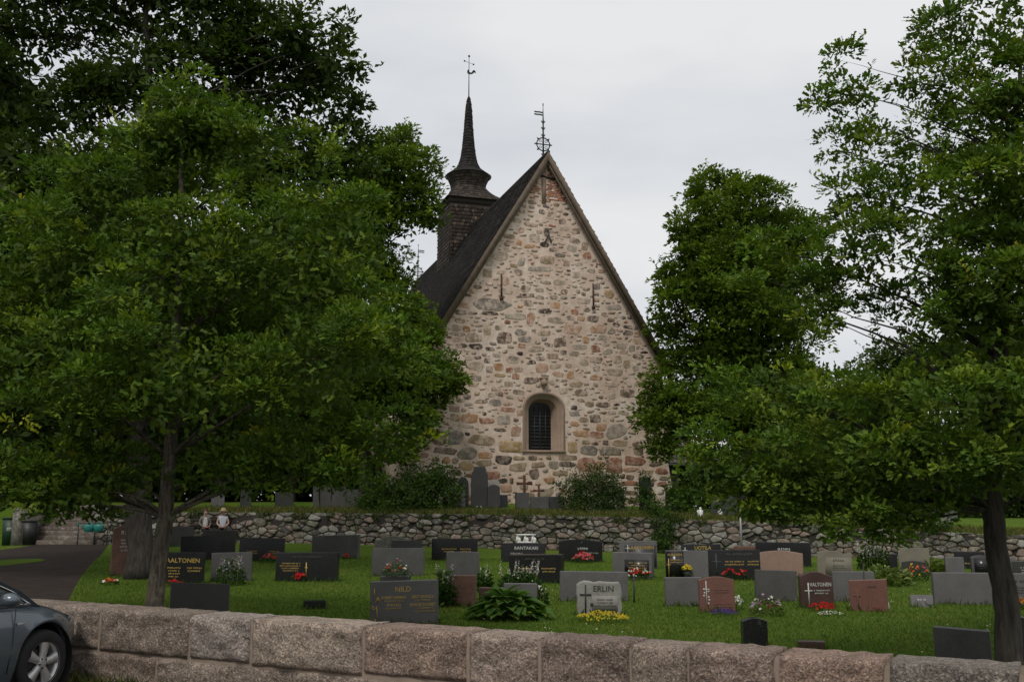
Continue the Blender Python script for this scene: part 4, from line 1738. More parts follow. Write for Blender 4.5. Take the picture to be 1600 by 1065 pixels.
def tree_right_oak():
    D = 11.2
    base = at(1582, 1062, D)
    base.z = gz(base.x, base.y)
    B = [(1530, 40, 80, 70, 0), (1650, -20, 130, 120, .3), (1437, 75, 22, 30, 0), (1465, 120, 40, 45, 0), (1425, 125, 32, 28, 0), (1316, 95, 20, 32, 0), (1322, 140, 26, 28, 0), (1283, 162, 24, 18, 0), (1345, 150, 15, 18, 0),
         (1330, 200, 34, 30, 0), (1300, 232, 26, 22, 0), (1370, 245, 55, 40, 0), (1440, 215, 50, 45, .2), (1520, 170, 90, 80, 0), (1620, 170, 110, 110, -.4), (1760, 150, 180, 170, 0),
         (1330, 305, 36, 26, 0), (1400, 320, 80, 55, 0), (1520, 300, 110, 80, -.5), (1650, 330, 140, 110, -.8), (1195, 390, 30, 22, 0), (1250, 400, 52, 32, 0), (1340, 400, 80, 50, -.2), (1450, 410, 90, 60, -.5),
         (1170, 430, 24, 18, 0), (1260, 465, 66, 42, 0), (1330, 455, 62, 42, 0), (1290, 495, 45, 26, 0), (1410, 480, 65, 48, 0), (1500, 500, 90, 70, -.4), (1620, 500, 140, 110, -.8), (1780, 420, 180, 180, 0),
         (1125, 585, 30, 22, 0), (1165, 620, 55, 40, 0), (1250, 630, 75, 42, 0), (1340, 630, 85, 42, -.3), (1445, 600, 70, 52, -.6), (1540, 630, 120, 80, -1.0), (1680, 650, 150, 120, -.5),
         (1098, 745, 30, 38, 0), (1085, 700, 24, 26, 0), (1120, 690, 45, 40, 0), (1160, 735, 70, 50, 0), (1210, 775, 70, 34, 0), (1290, 780, 80, 40, 0), (1240, 720, 85, 60, -.2), (1350, 720, 100, 60, -.6), (1470, 720, 110, 70, -.8), (1590, 740, 100, 55, -.8), (1720, 760, 120, 70, 0), (1330, 790, 85, 45, -.3), (1395, 825, 48, 34, -.3), (1290, 805, 70, 40, -.2), (1350, 830, 62, 28, -.1), (1445, 800, 55, 36, -.2), (1180, 790, 60, 26, 0),
         (1580, 560, 180, 200, 1.4), (1620, 300, 180, 180, 1.6), (1300, 690, 150, 70, 1.2), (1230, 780, 70, 30, 0), (1420, 775, 70, 28, -.1)]
    blobs = [blob(x, y, rx, ry, D + o) for x, y, rx, ry, o in B]
    tr = [base, at(1572, 960, D), at(1558, 850, D), at(1548, 760, D), at(1560, 560, D), at(1580, 300, D), at(1600, 40, D)]
    make_tree("oak_tree", "young oak standing behind the granite wall at right", base, tr, .145, blobs, 3150, 33, "oak", .076, OAKPAL, 77, "bark_dark", .155, sub_r=.36,
              shell=.5, tips=.16, gild=.055, group="young oaks behind the granite wall", fill=9000, flat=.8, fill_min=.42, flare=.12, limb_k=.19)


def tree_maple():
    D = 43.5
    x = at(1165, 780, D).x
    base = Vector((x, D, gz(x, D)))
    B = [(1125, 305, 50, 42), (1165, 330, 60, 45), (1085, 360, 45, 40), (1120, 390, 70, 55), (1200, 390, 65, 60), (1065, 440, 45, 40), (1120, 470, 75, 55), (1210, 470, 80, 70), (1250, 370, 40, 40),
         (1045, 510, 32, 32), (1110, 560, 75, 50), (1200, 570, 90, 70), (1040, 600, 38, 22), (1020, 645, 32, 30), (1055, 660, 55, 40), (1120, 650, 80, 50), (1230, 660, 90, 70), (1040, 700, 32, 22), (1320, 690, 70, 60), (1150, 500, 90, 130)]
    blobs = [blob(*b_, D + random.uniform(-1.2, 1.2)) for b_ in B]
    tr = [base, at(1165, 720, D), at(1160, 600, D), at(1150, 450, D), at(1140, 320, D)]
    make_tree("maple_tree", "tall rounded maple beside the right corner of the church", base, tr, .38, blobs, 2500, 32, "plain", .21, MAPLEPAL, 5, "bark_dark", .42, shell=.62, tips=.06, flat=.6, fill=9000, sub_r=1.15)


def tree_left_back():
    D = 27.5
    base = ground_at(220, 903)
    D = base.y
    B = [(40, 40, 110, 90), (-60, 150, 130, 150), (180, 10, 110, 80), (300, 40, 100, 80), (400, 60, 80, 70), (110, 170, 90, 70), (230, 130, 100, 80), (350, 150, 100, 80), (450, 150, 80, 70), (505, 130, 55, 60),
         (550, 165, 28, 40), (475, 60, 22, 34), (460, 40, 10, 26), (538, 60, 9, 36), (520, 85, 18, 30), (552, 110, 14, 26), (425, 30, 12, 30), (530, 220, 55, 50), (470, 250, 80, 60), (380, 260, 100, 80), (520, 290, 60, 50),
         (60, 300, 130, 100), (200, 280, 130, 90), (300, -80, 200, 110), (100, -100, 200, 110), (-40, 450, 130, 150), (340, 380, 180, 120), (150, 480, 180, 150), (480, 400, 90, 90), (420, 560, 160, 120), (-230, 200, 170, 200), (-220, 480, 170, 170), (60, 620, 200, 130), (250, 650, 180, 110)]
    blobs = [blob(*b_, D + random.uniform(-1.0, 1.2)) for b_ in B]
    tr = [base, at(218, 820, D), at(215, 700, D), at(225, 500, D), at(235, 300, D), at(230, 60, D), at(225, -60, D)]
    make_tree("ash_tree", "tall dark broadleaf tree towering behind the left oak", base, tr, .34, blobs, 3600, 27, "plain", .18, DARKPAL, 15, "bark_dark", .38, shell=.5, tips=.16, flat=.7, fill=22000, sub_r=.85, flare=.2)


def tree_left_mid():
    D = 37.5
    x = at(575, 790, D + 7).x
    base = Vector((at(572, 800, 44.0).x, 44.0, 0))
    base.z = gz(base.x, base.y)
    D = 43.2
    B = [(620, 228, 35, 30), (640, 265, 42, 40), (595, 280, 50, 50), (660, 310, 34, 34), (610, 340, 60, 45), (560, 330, 60, 70), (668, 345, 22, 18), (580, 410, 55, 50), (615, 450, 30, 35), (540, 450, 70, 70),
         (645, 492, 28, 28), (670, 520, 20, 20), (640, 540, 45, 35), (690, 590, 36, 40), (650, 610, 45, 40), (712, 600, 14, 18), (600, 580, 60, 60), (655, 660, 34, 28), (560, 620, 70, 60), (620, 700, 40, 30)]
    blobs = [blob(*b_, D + random.uniform(-.8, .8)) for b_ in B]
    tr = [base, at(570, 700, 43.6), at(575, 560, D), at(590, 400, D), at(612, 250, D)]
    make_tree("lime_tree", "leafy tree in front of the church's left eave", base, tr, .30, blobs, 1700, 28, "plain", .20, MAPLEPAL, 52, "bark_dark", .40, shell=.6, tips=.12, flat=.6, fill=7000, sub_r=1.0)


def background_trees():
    """a dark belt of trees beyond the church and at the far left"""
    rng = np.random.default_rng(3)
    protos = []
    for q in range(3):
        B = []
        for k in range(15):
            a, z = random.uniform(0, 6.28), random.uniform(2.2, 12.0)
            w = 4.2 * math.sin(math.pi * min(1, (z - .2) / 13.5)) ** .7
            B.append((np.array([math.cos(a) * w * .55, math.sin(a) * w * .55, z]), np.array([2.0, 2.0, 1.7]) * random.uniform(.8, 1.25)))
        B.append((np.array([0, 0, 12.6]), np.array([1.2, 1.2, 1.6])))
        root = make_tree("background_tree", "x", (0, 0, 0), [(0, 0, -.3), (0, 0, 3), (.1, 0, 8), (0, .1, 12)], .26, [(b_[0], b_[1]) for b_ in B], 620, 20, "plain", .42, DARKPAL, 90 + q, "bark_dark", .85, shell=.5, tips=.1)
        protos.append(root)
    # (x pixel, distance, height factor, label)
    spots = [(40, 66, 1.05, "dark tree beyond the terrace above the steps, nearest the left edge"), (150, 74, 1.1, "dark tree beyond the terrace straight behind the steps"),
             (300, 62, .95, "dark tree on the terrace behind the two standing people"), (420, 70, 1.05, "dark tree on the terrace left of the grey memorial slabs"),
             (510, 60, .75, "small dark tree on the terrace behind the grey memorial slabs"),
             (1150, 84, .85, "distant tree seen beyond the porch roof"), (1270, 74, .86, "distant tree behind the right oak, left of the sky gap"), (1360, 92, 1.02, "distant tree whose top fills the bottom of the sky gap"),
             (1450, 70, .9, "distant tree behind the right oak trunk, to its left"), (1560, 66, .95, "distant tree straight behind the right oak trunk"), (1680, 62, 1.0, "distant tree beyond the right edge of the churchyard"),
             (340, 49.0, .82, "dark tree close behind the low terrace stones above the two people"), (455, 50.5, .85, "dark tree close behind the grey memorial slabs, to their left"), (230, 49.5, .85, "dark tree on the terrace right of the steps"),
             (-90, 60, 1.0, "dark tree beyond the green bin at the far left"), (1010, 110, .7, "far tree hidden low behind the church's right corner"), (1800, 58, 1.0, "outermost distant tree on the right")]
    used = set()
    for i, (px, D, k, lab) in enumerate(spots):
        pr = protos[i % 3]
        if i % 3 not in used:
            r_ = pr
            used.add(i % 3)
        else:
            r_ = pr.copy()
            COL.objects.link(r_)
            for ch in list(pr.children):
                c = ch.copy()
                COL.objects.link(c)
                c.parent = r_
        x = at(px, 790, D).x
        r_.location = (x, D, gz(x, D) - .1)
        r_.rotation_euler = (0, 0, random.uniform(0, 6.28))
        r_.scale = (k * 1.05, k * 1.05, k)
        tag(r_, lab, "tree", "trees beyond the churchyard")


def shade_trees():
    """two more tall trees at the left whose crowns roof the path and the steps"""
    for (x, y, r_, zc, seed, lab) in ((-23.5, 47.0, 6.2, 10.0, 61, "tall dark tree roofing the steps at the far left"), (-17.5, 25.5, 5.6, 9.0, 62, "tall dark tree roofing the path just outside the left edge")):
        rr = random.Random(seed)
        z0 = gz(x, y)
        B = []
        for k in range(22):
            a, q = rr.uniform(0, 6.28), rr.uniform(0, .75)
            B.append((np.array([x + math.cos(a) * r_ * q, y + math.sin(a) * r_ * q, z0 + zc + rr.uniform(-4.5, 5)]), np.array([2.2, 2.2, 1.6]) * rr.uniform(.8, 1.2)))
        make_tree("shade_tree", lab, (x, y, z0), [(x, y, z0 - .2), (x + .1, y, z0 + 4), (x, y + .2, z0 + 9), (x, y, z0 + 13)], .36, B, 1500, 24, "plain", .24, DARKPAL, seed, "bark_dark", .55, shell=.3, fill=14000)


tree_left_oak()
shade_trees()
tree_right_oak()
tree_maple()
tree_left_back()
tree_left_mid()
background_trees()
# ------------------------------------------------------------------ gravestones
speckle_mat("black_granite", (.014, .014, .015), .22, 60.0, .25, (.004, .004, .004), (.06, .06, .065), bump=0, big=2, bigvar=.2)
speckle_mat("dark_granite", (.032, .031, .030), .45, 55.0, .4, (.01, .01, .01), (.10, .10, .10), bump=.1, bdist=.002, big=2, bigvar=.3)
speckle_mat("grey_granite", (.105, .10, .10), .75, 60.0, .35, (.04, .04, .04), (.22, .21, .21), bump=.25, bdist=.003, big=1.8, bigvar=.28)
speckle_mat("mid_granite", (.062, .060, .058), .7, 60.0, .35, (.02, .02, .02), (.16, .16, .155), bump=.25, bdist=.003, big=1.8, bigvar=.35)
speckle_mat("light_granite", (.25, .24, .215), .85, 45.0, .4, (.08, .08, .075), (.5, .48, .44), bump=.6, bdist=.01, big=3, bigvar=.25)
speckle_mat("beige_granite", (.17, .155, .115), .8, 50.0, .3, (.06, .055, .045), (.32, .29, .24), bump=.3, bdist=.004, big=2, bigvar=.2)
speckle_mat("red_granite", (.145, .060, .044), .55, 55.0, .4, (.04, .022, .02), (.26, .14, .11), bump=.15, bdist=.002, big=2, bigvar=.2)
speckle_mat("maroon_granite", (.060, .030, .026), .35, 50.0, .45, (.012, .008, .008), (.16, .09, .075), bump=.1, bdist=.002, big=2.5, bigvar=.35)
speckle_mat("pink_granite", (.26, .165, .125), .6, 40.0, .5, (.08, .05, .04), (.40, .29, .235), bump=.2, bdist=.003, big=2, bigvar=.15)
speckle_mat("brown_granite", (.115, .060, .043), .9, 30.0, .4, (.035, .02, .016), (.21, .125, .095), bump=1.0, bdist=.02, big=4, bigvar=.3)
speckle_mat("lichen_stone", (.13, .125, .105), .95, 16.0, .45, (.03, .03, .025), (.34, .34, .30), bump=1.0, bdist=.02, big=4, bigvar=.3)
simple_mat("gold_letters", (.50, .34, .09), .45, metal=.35, var=.1)
simple_mat("white_letters", (.46, .46, .44), .8, var=.1)
simple_mat("dark_letters", (.035, .033, .03), .7, var=.1)
simple_mat("faint_letters", (.16, .085, .065), .8, var=.1)
simple_mat("white_paint", (.68, .68, .66), .5, var=.05)
simple_mat("candle_white", (.62, .60, .56), .5, var=.05)

_text_cache = {}


def text_mesh(s):
    if s in _text_cache:
        return _text_cache[s]
    cu = bpy.data.curves.new("lettering", 'FONT')
    cu.body = s
    cu.align_x = 'CENTER'
    cu.extrude = .012
    cu.resolution_u = 2
    cu.offset = .012
    o = bpy.data.objects.new("lettering", cu)
    COL.objects.link(o)
    dg = bpy.context.evaluated_depsgraph_get()
    me = bpy.data.meshes.new_from_object(o.evaluated_get(dg))
    bpy.data.objects.remove(o)
    xs = [v.co.x for v in me.vertices] or [0]
    _text_cache[s] = (me, max(xs) - min(xs))
    return _text_cache[s]


def add_text(parent, s, x, z, h, y, mat, maxw=None):
    me, w = text_mesh(s)
    me = me.copy()
    me.materials.clear()
    me.materials.append(MAT[mat])
    o = bpy.data.objects.new("lettering", me)
    link(o, parent)
    k = h / .70
    kx = k
    if maxw and w * k > maxw:
        kx = maxw / w
    o.scale = (kx, k, .15)
    o.rotation_euler = (R(90), 0, 0)
    o.location = (x, y - .002, z)
    return o


def add_lines(parent, x, z, w, rows, h, y, mat, seed):
    """rows of small worn lettering, too small to read in the photograph"""
    rr = random.Random(seed)
    mb = MB()
    for r_ in range(rows):
        rw = w * rr.uniform(.6, 1.0)
        u = -rw / 2
        zz = z - r_ * h * 1.55
        while u < rw / 2:
            L = rr.uniform(.35, .75) * h
            if rr.random() < .14:
                u += h * .5
            for q in range(2):
                mb.box((x + u + (L * .8 if q else 0), y - .003, zz), (h * .16, .005, h * rr.uniform(.75, 1.0)))
            mb.box((x + u + L * .4, y - .003, zz + rr.choice((-.35, 0, .38)) * h), (L * .8, .004, h * .16))
            u += L + h * .38
    return tag(mb.build("worn_lettering", MAT[mat], parent), kind="stuff")


def add_cross(parent, x, z0, z1, w, y, mat, t=.022):
    mb = MB()
    zc = z0 + (z1 - z0) * .66
    mb.box((x, y - .007, (z0 + z1) / 2), (t, .014, z1 - z0))
    mb.box((x, y - .0065, zc), (w, .012, t))
    return mb.build("cross", MAT[mat], parent)


def profile(kind, w, h, rr):
    a = w / 2
    if kind == 'rect':
        return [(-a, 0), (a, 0), (a, h), (-a, h)]
    if kind == 'slant':
        return [(-a, 0), (a, 0), (a, h), (-a, h * .96)]
    if kind == 'slantl':
        return [(-a, 0), (a, 0), (a, h * .93), (-a, h)]
    if kind == 'curve':
        return [(-a, 0), (a, 0)] + [(a * math.cos(t) if False else a * (1 - 2 * k / 8), h * .90 + h * .10 * math.sin(math.pi * k / 8)) for k, t in enumerate([0] * 9)]
    if kind == 'arch':
        return [(-a, 0), (a, 0)] + [(a * math.cos(math.pi * k / 12), h - a * .75 + a * .75 * math.sin(math.pi * k / 12)) for k in range(13)]
    if kind == 'gable':
        return [(-a, 0), (a, 0), (a, h * .86), (a * .1, h), (-a * .35, h * .985), (-a, h * .88)]
    if kind == 'shoulder':
        return [(-a, 0), (a, 0), (a, h * .78)] + [(a * .72 * math.cos(math.pi * k / 8), h * .82 + h * .18 * math.sin(math.pi * k / 8)) for k in range(9)] + [(-a, h * .78)]
    if kind == 'wave':
        return [(-a, 0), (a, 0), (a, h * .92), (a * .45, h * .90), (a * .05, h * .99), (-a * .4, h), (-a, h * .93)]
    if kind == 'pointed':
        return [(-a, 0), (a, 0), (a, h * .80), (a * .7, h * .92), (a * .62, h), (-a * .62, h), (-a * .7, h * .92), (-a, h * .80)]
    if kind == 'ogive':
        return [(-a, 0), (a, 0), (a, h * .66)] + [(a * math.cos(math.pi / 2 * k / 6), h * .66 + h * .34 * math.sin(math.pi / 2 * k / 6) ** .8) for k in range(1, 7)] + \
               [(-a * math.cos(math.pi / 2 * k / 6), h * .66 + h * .34 * math.sin(math.pi / 2 * k / 6) ** .8) for k in range(5, 0, -1)] + [(-a, h * .66)]
    if kind == 'rough':
        pts = [(-a, 0), (a, 0)]
        for k in range(7):
            pts.append((a * rr.uniform(.95, 1.03), h * (k + .5) / 7 * .96))
        for k in range(9):
            pts.append((a * (1 - 2 * (k + .5) / 9), h * rr.uniform(.95, 1.02) - (.03 * h if k in (0, 8) else 0)))
        for k in range(6, -1, -1):
            pts.append((-a * rr.uniform(.95, 1.03), h * (k + .5) / 7 * .96))
        return pts
    return [(-a, 0), (a, 0), (a, h), (-a, h)]


def slab_mesh(name, prof, t, bev=.008):
    n_ = len(prof)
    bm = bmesh.new()
    f = [bm.verts.new((x, -t / 2, z)) for x, z in prof]
    b_ = [bm.verts.new((x, t / 2, z)) for x, z in prof]
    bm.faces.new(f)
    bm.faces.new(list(reversed(b_)))
    for i in range(n_):
        j = (i + 1) % n_
        bm.faces.new((f[j], f[i], b_[i], b_[j]))
    bmesh.ops.recalc_face_normals(bm, faces=bm.faces)
    if bev:
        bmesh.ops.bevel(bm, geom=[e for e in bm.edges if e.calc_face_angle(0) > .6], offset=bev, segments=2, profile=.6, affect='EDGES')
    me = bpy.data.meshes.new(name)
    bm.to_mesh(me)
    bm.free()
    return me


GN = [0]


def grave(x0, x1, yt, yb, label, mat="grey_granite", prof="rect", yaw=0.0, t=.16, name="gravestone", base=None, plinth=False, tilt=0.0, sink=.06):
    """a headstone whose face spans x0..x1 and yt..yb in the photograph, standing on the ground there"""
    GN[0] += 1
    rr = random.Random(GN[0])
    xc = (x0 + x1) / 2
    p = base if base is not None else ground_at(xc, yb)
    k = ppm(p)
    ang = math.atan2(-p.x, p.y)             # facing the camera
    w = (x1 - x0) / k / max(.5, math.cos(R(yaw)))
    h = (yb - yt) / k / CP
    me = slab_mesh(name, [(x, z - sink if z == 0 else z) for x, z in profile(prof, w, h, rr)], t, .01 if prof != 'rough' else .03)
    me.materials.append(MAT[mat])
    o = bpy.data.objects.new(name, me)
    link(o)
    o.location = (p.x, p.y, gz(p.x, p.y))
    o.rotation_euler = (R(tilt + rr.uniform(-2.2, 1.5)), R(rr.uniform(-1.3, 1.3)), ang + R(yaw + rr.uniform(-2, 2)))
    tag(o, label, "gravestone", "gravestones on the terrace" if p.y > float(step_y(p.x)) else "gravestones in rows on the lawn")
    o["_w"] = w
    g = dict(o=o, w=w, h=h, y=-t / 2, t=t, rr=rr, p=p, k=k)
    if plinth and mat not in ("lichen_stone", "brown_granite", "light_granite") and h > .5:
        mb = MB()
        mb.box((0, 0, -.01), (w + .10, t + .12, .14))
        pm = {"black_granite": "dark_granite", "dark_granite": "mid_granite"}.get(mat, mat)
        mb.build("plinth", MAT[pm], o)
    del o["_w"]
    return g


def T(g, s, fx, fz, fh, mat="gold_letters", fw=None):
    add_text(g['o'], s, g['w'] * fx, g['h'] * fz, g['h'] * fh, g['y'], mat, fw * g['w'] if fw else None)


def Ln(g, fx, fz, fw, rows, fh=.05, mat="gold_letters", seed=1):
    add_lines(g['o'], g['w'] * fx, g['h'] * fz, g['w'] * fw, rows, g['h'] * fh, g['y'], mat, seed)


def Cr(g, fx, z0, z1, fw, mat="white_letters", t=.022):
    add_cross(g['o'], g['w'] * fx, g['h'] * z0, g['h'] * z1, g['w'] * fw, g['y'], mat, t)


def panel(g, fx, fz, fw, fh, mat, y=.006):
    mb = MB()
    mb.box((g['w'] * fx, g['y'] - y / 2, g['h'] * fz), (g['w'] * fw, y, g['h'] * fh))
    mb.build("face_panel", MAT[mat], g['o'])


# far left, under the oak
g = grave(173, 212, 822, 898, "tall brown gravestone with white lettering beside the left tree trunks", "brown_granite", "curve", 8)
Ln(g, .02, .84, .55, 1, .08, "white_letters", 41)
Ln(g, .02, .70, .6, 4, .045, "white_letters", 3)
g = grave(254, 317, 864, 911, "black gravestone with gold surname just right of the slender oak trunk", "black_granite", "rect", -4)
T(g, "AALTONEN", -.02, .68, .14, "gold_letters", .86)
Ln(g, -.22, .5, .36, 4, .06, "gold_letters", 5)
Ln(g, .25, .5, .36, 2, .06, "gold_letters", 6)
grave(266, 354, 911, 976, "wide lichen-flecked dark gravestone seen from behind near the wall at left", "dark_granite", "slantl", 6, .18)
grave(283, 342, 838, 874, "black gravestone standing in front of the woman in the open jacket", "black_granite", "rect", -4)
grave(264, 300, 823, 853, "dark gravestone against the dry-stone wall left of the two people", "dark_granite", "rect", 4)
grave(318, 366, 829, 869, "dark gravestone standing in front of the woman in the hat", "dark_granite", "rect", -5)
grave(331, 392, 864, 907, "dark grey gravestone half hidden by a wild flowering plant at left", "mid_granite", "rect", -6)
g = grave(374, 443, 841, 876, "black gravestone with red flowers right of the two people", "black_granite", "rect", -4)
Ln(g, -.22, .42, .3, 2, .06, "gold_letters", 7)
Ln(g, .25, .42, .34, 3, .06, "gold_letters", 8)
grave(489, 560, 836, 871, "plain dark grey gravestone alone before the dry-stone wall, left of the big bush", "mid_granite", "slant", -14, .28)
g = grave(433, 527, 864, 907, "wide black gravestone with gold lines and two red flower spots", "black_granite", "rect", -14, .26)
Ln(g, .0, .84, .5, 1, .09, "lead", 42)
Ln(g, -.26, .62, .38, 4, .055, "gold_letters", 9)
Cr(g, .0, .12, .66, .05, "gold_letters")
grave(474, 508, 938, 950, "small low black plaque block lying in the shaded grass", "black_granite", "rect", 3, .22, plinth=False)
# left of centre
grave(586, 640, 838, 868, "rounded lichen-grey boulder gravestone against the dry-stone wall", "lichen_stone", "shoulder", 0, .3)
g = grave(611, 659, 845, 878, "small dark gravestone with a cross in front of the lichen-grey boulder stone", "dark_granite", "rect", -4)
Ln(g, -.05, .7, .6, 1, .10, "lead", 43)
Cr(g, .08, .05, .6, .2, "dark_letters")
grave(581, 662, 857, 899, "plain dark grey back of a gravestone behind the bowl of red flowers", "mid_granite", "rect", 6, .16)
g = grave(579, 685, 909, 974, "grey gravestone with gold lettering and gold line emblem right behind the wall", "grey_granite", "rect", 0, .16)
T(g, "NILD", -.02, .76, .12, "gold_letters", .34)
T(g, "ROBERT HERMAN", -.155, .60, .065, "gold_letters", .36)
Ln(g, -.155, .545, .33, 1, .045, "gold_letters", 11)
T(g, "EVA LEO", -.155, .43, .06, "gold_letters", .24)
Ln(g, -.155, .375, .3, 1, .045, "gold_letters", 12)
T(g, "BERIT VERONICA", .27, .60, .065, "gold_letters", .32)
Ln(g, .27, .545, .33, 1, .045, "gold_letters", 13)
T(g, "MARNIE ELISABET", .27, .42, .065, "gold_letters", .38)
Ln(g, .30, .36, .3, 2, .045, "gold_letters", 14)
mb = MB()
for pts in ([(-.44, .85), (-.435, .66)], [(-.38, .66), (-.40, .58), (-.44, .52)], [(-.44, .40), (-.47, .46), (-.48, .40), (-.44, .36), (-.41, .44), (-.40, .30), (-.40, .16)], [(-.41, .62), (-.36, .60), (-.385, .52)], [(-.43, .16), (-.425, .06)]):
    mb.tube([(x * g['w'], g['y'] - .006, z * g['h']) for x, z in pts], .009, 5)
mb.build("line_emblem", MAT["gold_letters"], g['o'])
g = grave(675, 746, 842, 875, "black gravestone with one row of gold lettering before the dry-stone wall", "black_granite", "rect", -8, .2)
Ln(g, -.12, .52, .32, 2, .075, "gold_letters", 15)
Ln(g, .25, .52, .32, 2, .075, "gold_letters", 16)
grave(697, 748, 863, 906, "dark rough-backed gravestone standing right behind the red-brown rough stone", "mid_granite", "rect", 6)
grave(703, 743, 900, 946, "rough red-brown granite block gravestone left of the big hosta", "brown_granite", "rect", -6, .3)
grave(748, 796, 918, 941, "low black gravestone with reddish top peeping out behind the big hosta", "maroon_granite", "rect", 5)
grave(787, 839, 912, 945, "small grey gravestone back behind the big hosta, right part", "grey_granite", "rect", 4)
# centre
g = grave(783, 852, 849, 877, "black gravestone with white surname and a white ornament on top", "black_granite", "rect", 8, .18)
T(g, "RANTAKARI", .06, .66, .17, "white_letters", .55)
Ln(g, -.18, .45, .3, 2, .075, "white_letters", 17)
RANTA = g
g = grave(798, 880, 867, 909, "black gravestone with gold lettering behind the pink flowers", "black_granite", "rect", -12, .34)
Ln(g, .0, .84, .5, 1, .08, "mid_granite", 44)
Ln(g, -.2, .50, .3, 2, .07, "gold_letters", 18)
Ln(g, .26, .50, .3, 2, .07, "gold_letters", 19)
Cr(g, -.36, .2, .85, .12, "dark_letters")
g = grave(873, 941, 843, 877, "black gravestone with rounded top and white surname above red flowers", "black_granite", "curve", 0, .16)
Ln(g, .04, .58, .38, 1, .12, "white_letters", 45)
Ln(g, .22, .4, .35, 1, .06, "white_letters", 20)
add_cross(g['o'], 0.02 * g['w'], g['h'] * .74, g['h'] * .92, .08, g['y'], "lead", .02)
grave(875, 980, 894, 938, "long plain grey gravestone back behind the pale rough-edged stone", "grey_granite", "rect", 8, .16)
g = grave(901, 971, 909, 960, "pale grey rough-edged gravestone with dark surname and dark cross", "light_granite", "rough", 3, .16)
panel(g, .13, .33, .56, .5, "light_granite", .01)
T(g, "ERLIN", .10, .70, .17, "dark_letters", .56)
g["y"] -= .010
Ln(g, .13, .47, .5, 2, .06, "lead", 21)
Ln(g, .13, .28, .5, 2, .06, "lead", 22)
g["y"] += .010
Cr(g, -.30, .04, .90, .26, "dark_letters", .026)
mb = MB()
mb.tube([(-.16 * g['w'], g['y'] - .03, .32 * g['h']), (-.16 * g['w'], g['y'], .32 * g['h'])], [.02, .032], 12)
mb.build("rosette", MAT["dark_letters"], g['o'])
g = grave(969, 1027, 846, 887, "light-framed gravestone with dark panel and orange-gold surname", "grey_granite", "rect", 4)
panel(g, .06, .42, .84, .84, "dark_granite", .012)
g['y'] -= .012
T(g, "LAAKSONEN", .08, .70, .12, "gold_letters", .66)
Cr(g, -.28, .5, .86, .14, "white_letters")
g = grave(960, 1020, 864, 902, "grey gravestone with inset black plate behind red and white flowers", "grey_granite", "rect", -16, .3)
panel(g, .12, .42, .62, .62, "black_granite", .008)
g['y'] -= .008
Ln(g, .14, .60, .45, 4, .065, "gold_letters", 23)
g = grave(1066, 1127, 851, 887, "black gravestone with bold gold surname below the stone-faced wall corner", "black_granite", "rect", 0)
T(g, "UOTILA", .05, .78, .15, "gold_letters", .42)
Cr(g, -.40, .5, .88, .12, "white_letters")
g = grave(1041, 1107, 861, 906, "gravestone half black and half weathered grey with yellow flowers before it", "grey_granite", "rect", -3)
panel(g, -.28, .52, .43, .92, "black_granite", .008)
g['y'] -= .008
T(g, "AURANEN", -.27, .82, .08, "gold_letters", .34)
Ln(g, -.24, .68, .3, 2, .05, "gold_letters", 24)
Cr(g, -.42, .1, .74, .10, "gold_letters", .018)
grave(1040, 1097, 903, 946, "plain grey gravestone back left of the red curved stone", "grey_granite", "rect", 8)
g = grave(1094, 1148, 902, 955, "red granite gravestone with gently curved top and a cross with leaves", "red_granite", "curve", 8)
T(g, "THUURI", .16, .74, .09, "faint_letters", .4)
Ln(g, .14, .62, .55, 2, .045, "faint_letters", 25)
Ln(g, .14, .22, .55, 2, .045, "faint_letters", 26)
Cr(g, -.30, .18, .88, .2, "white_letters", .016)
mb = MB()
for i, (fx, fz) in enumerate(((-.36, .64), (-.35, .54), (-.37, .46), (-.24, .58), (-.24, .42), (-.23, .34), (-.25, .24))):
    mb.box((fx * g['w'], g['y'] - .003, fz * g['h']), (.03, .006, .035))
mb.build("carved_leaves", MAT["white_letters"], g['o'])
g = grave(1108, 1188, 860, 905, "black gravestone with grey cross and gold names behind bright red flowers", "black_granite", "rect", 4)
Ln(g, .1, .84, .5, 1, .10, "mid_granite", 46)
Ln(g, .0, .60, .38, 2, .065, "gold_letters", 27)
Ln(g, .36, .60, .28, 2, .065, "gold_letters", 28)
Cr(g, -.34, .06, .88, .2, "lead", .03)
g = grave(1183, 1266, 848, 884, "long black gravestone with faint silver surname behind the pink stone", "black_granite", "rect", -6, .2)
Ln(g, .02, .70, .28, 1, .15, "white_letters", 47)
grave(1146, 1184, 853, 874, "low reddish stone at the foot of the dry-stone wall beside the grey pole", "brown_granite", "rough", 0, .3)
grave(1186, 1254, 861, 900, "pink speckled granite gravestone with curved top, seen from behind", "pink_granite", "curve", -6)
grave(1181, 1244, 892, 938, "dark streaked gravestone back in front of the pink granite one", "mid_granite", "rect", 7)
g = grave(1252, 1301, 894, 949, "dark red-brown gravestone with peaked top, white surname and cross", "maroon_granite", "gable", 12, .2)
T(g, "VALTONEN", .12, .60, .10, "white_letters", .66)
Ln(g, .14, .48, .56, 2, .05, "white_letters", 29)
Cr(g, -.26, .05, .70, .24, "white_letters", .022)
g = grave(1161, 1198, 966, 1012, "small black stone with a carved numeral close behind the wall", "black_granite", "curve", 14, .16, plinth=False)
T(g, "4", .16, .74, .2, "dark_letters")
mb = MB()
for fx, fz in ((-.2, .84), (.3, .6), (.26, .72), (.12, .92)):
    mb.ball((fx * g['w'], g['y'] - .003, fz * g['h']), .008, 5, 4)
mb.build("carved_dots", MAT["lead"], g['o'])
grave(1248, 1288, 1001, 1013, "low reddish stone edging flush in the grass behind the wall", "maroon_granite", "rect", 3, .2, plinth=False)
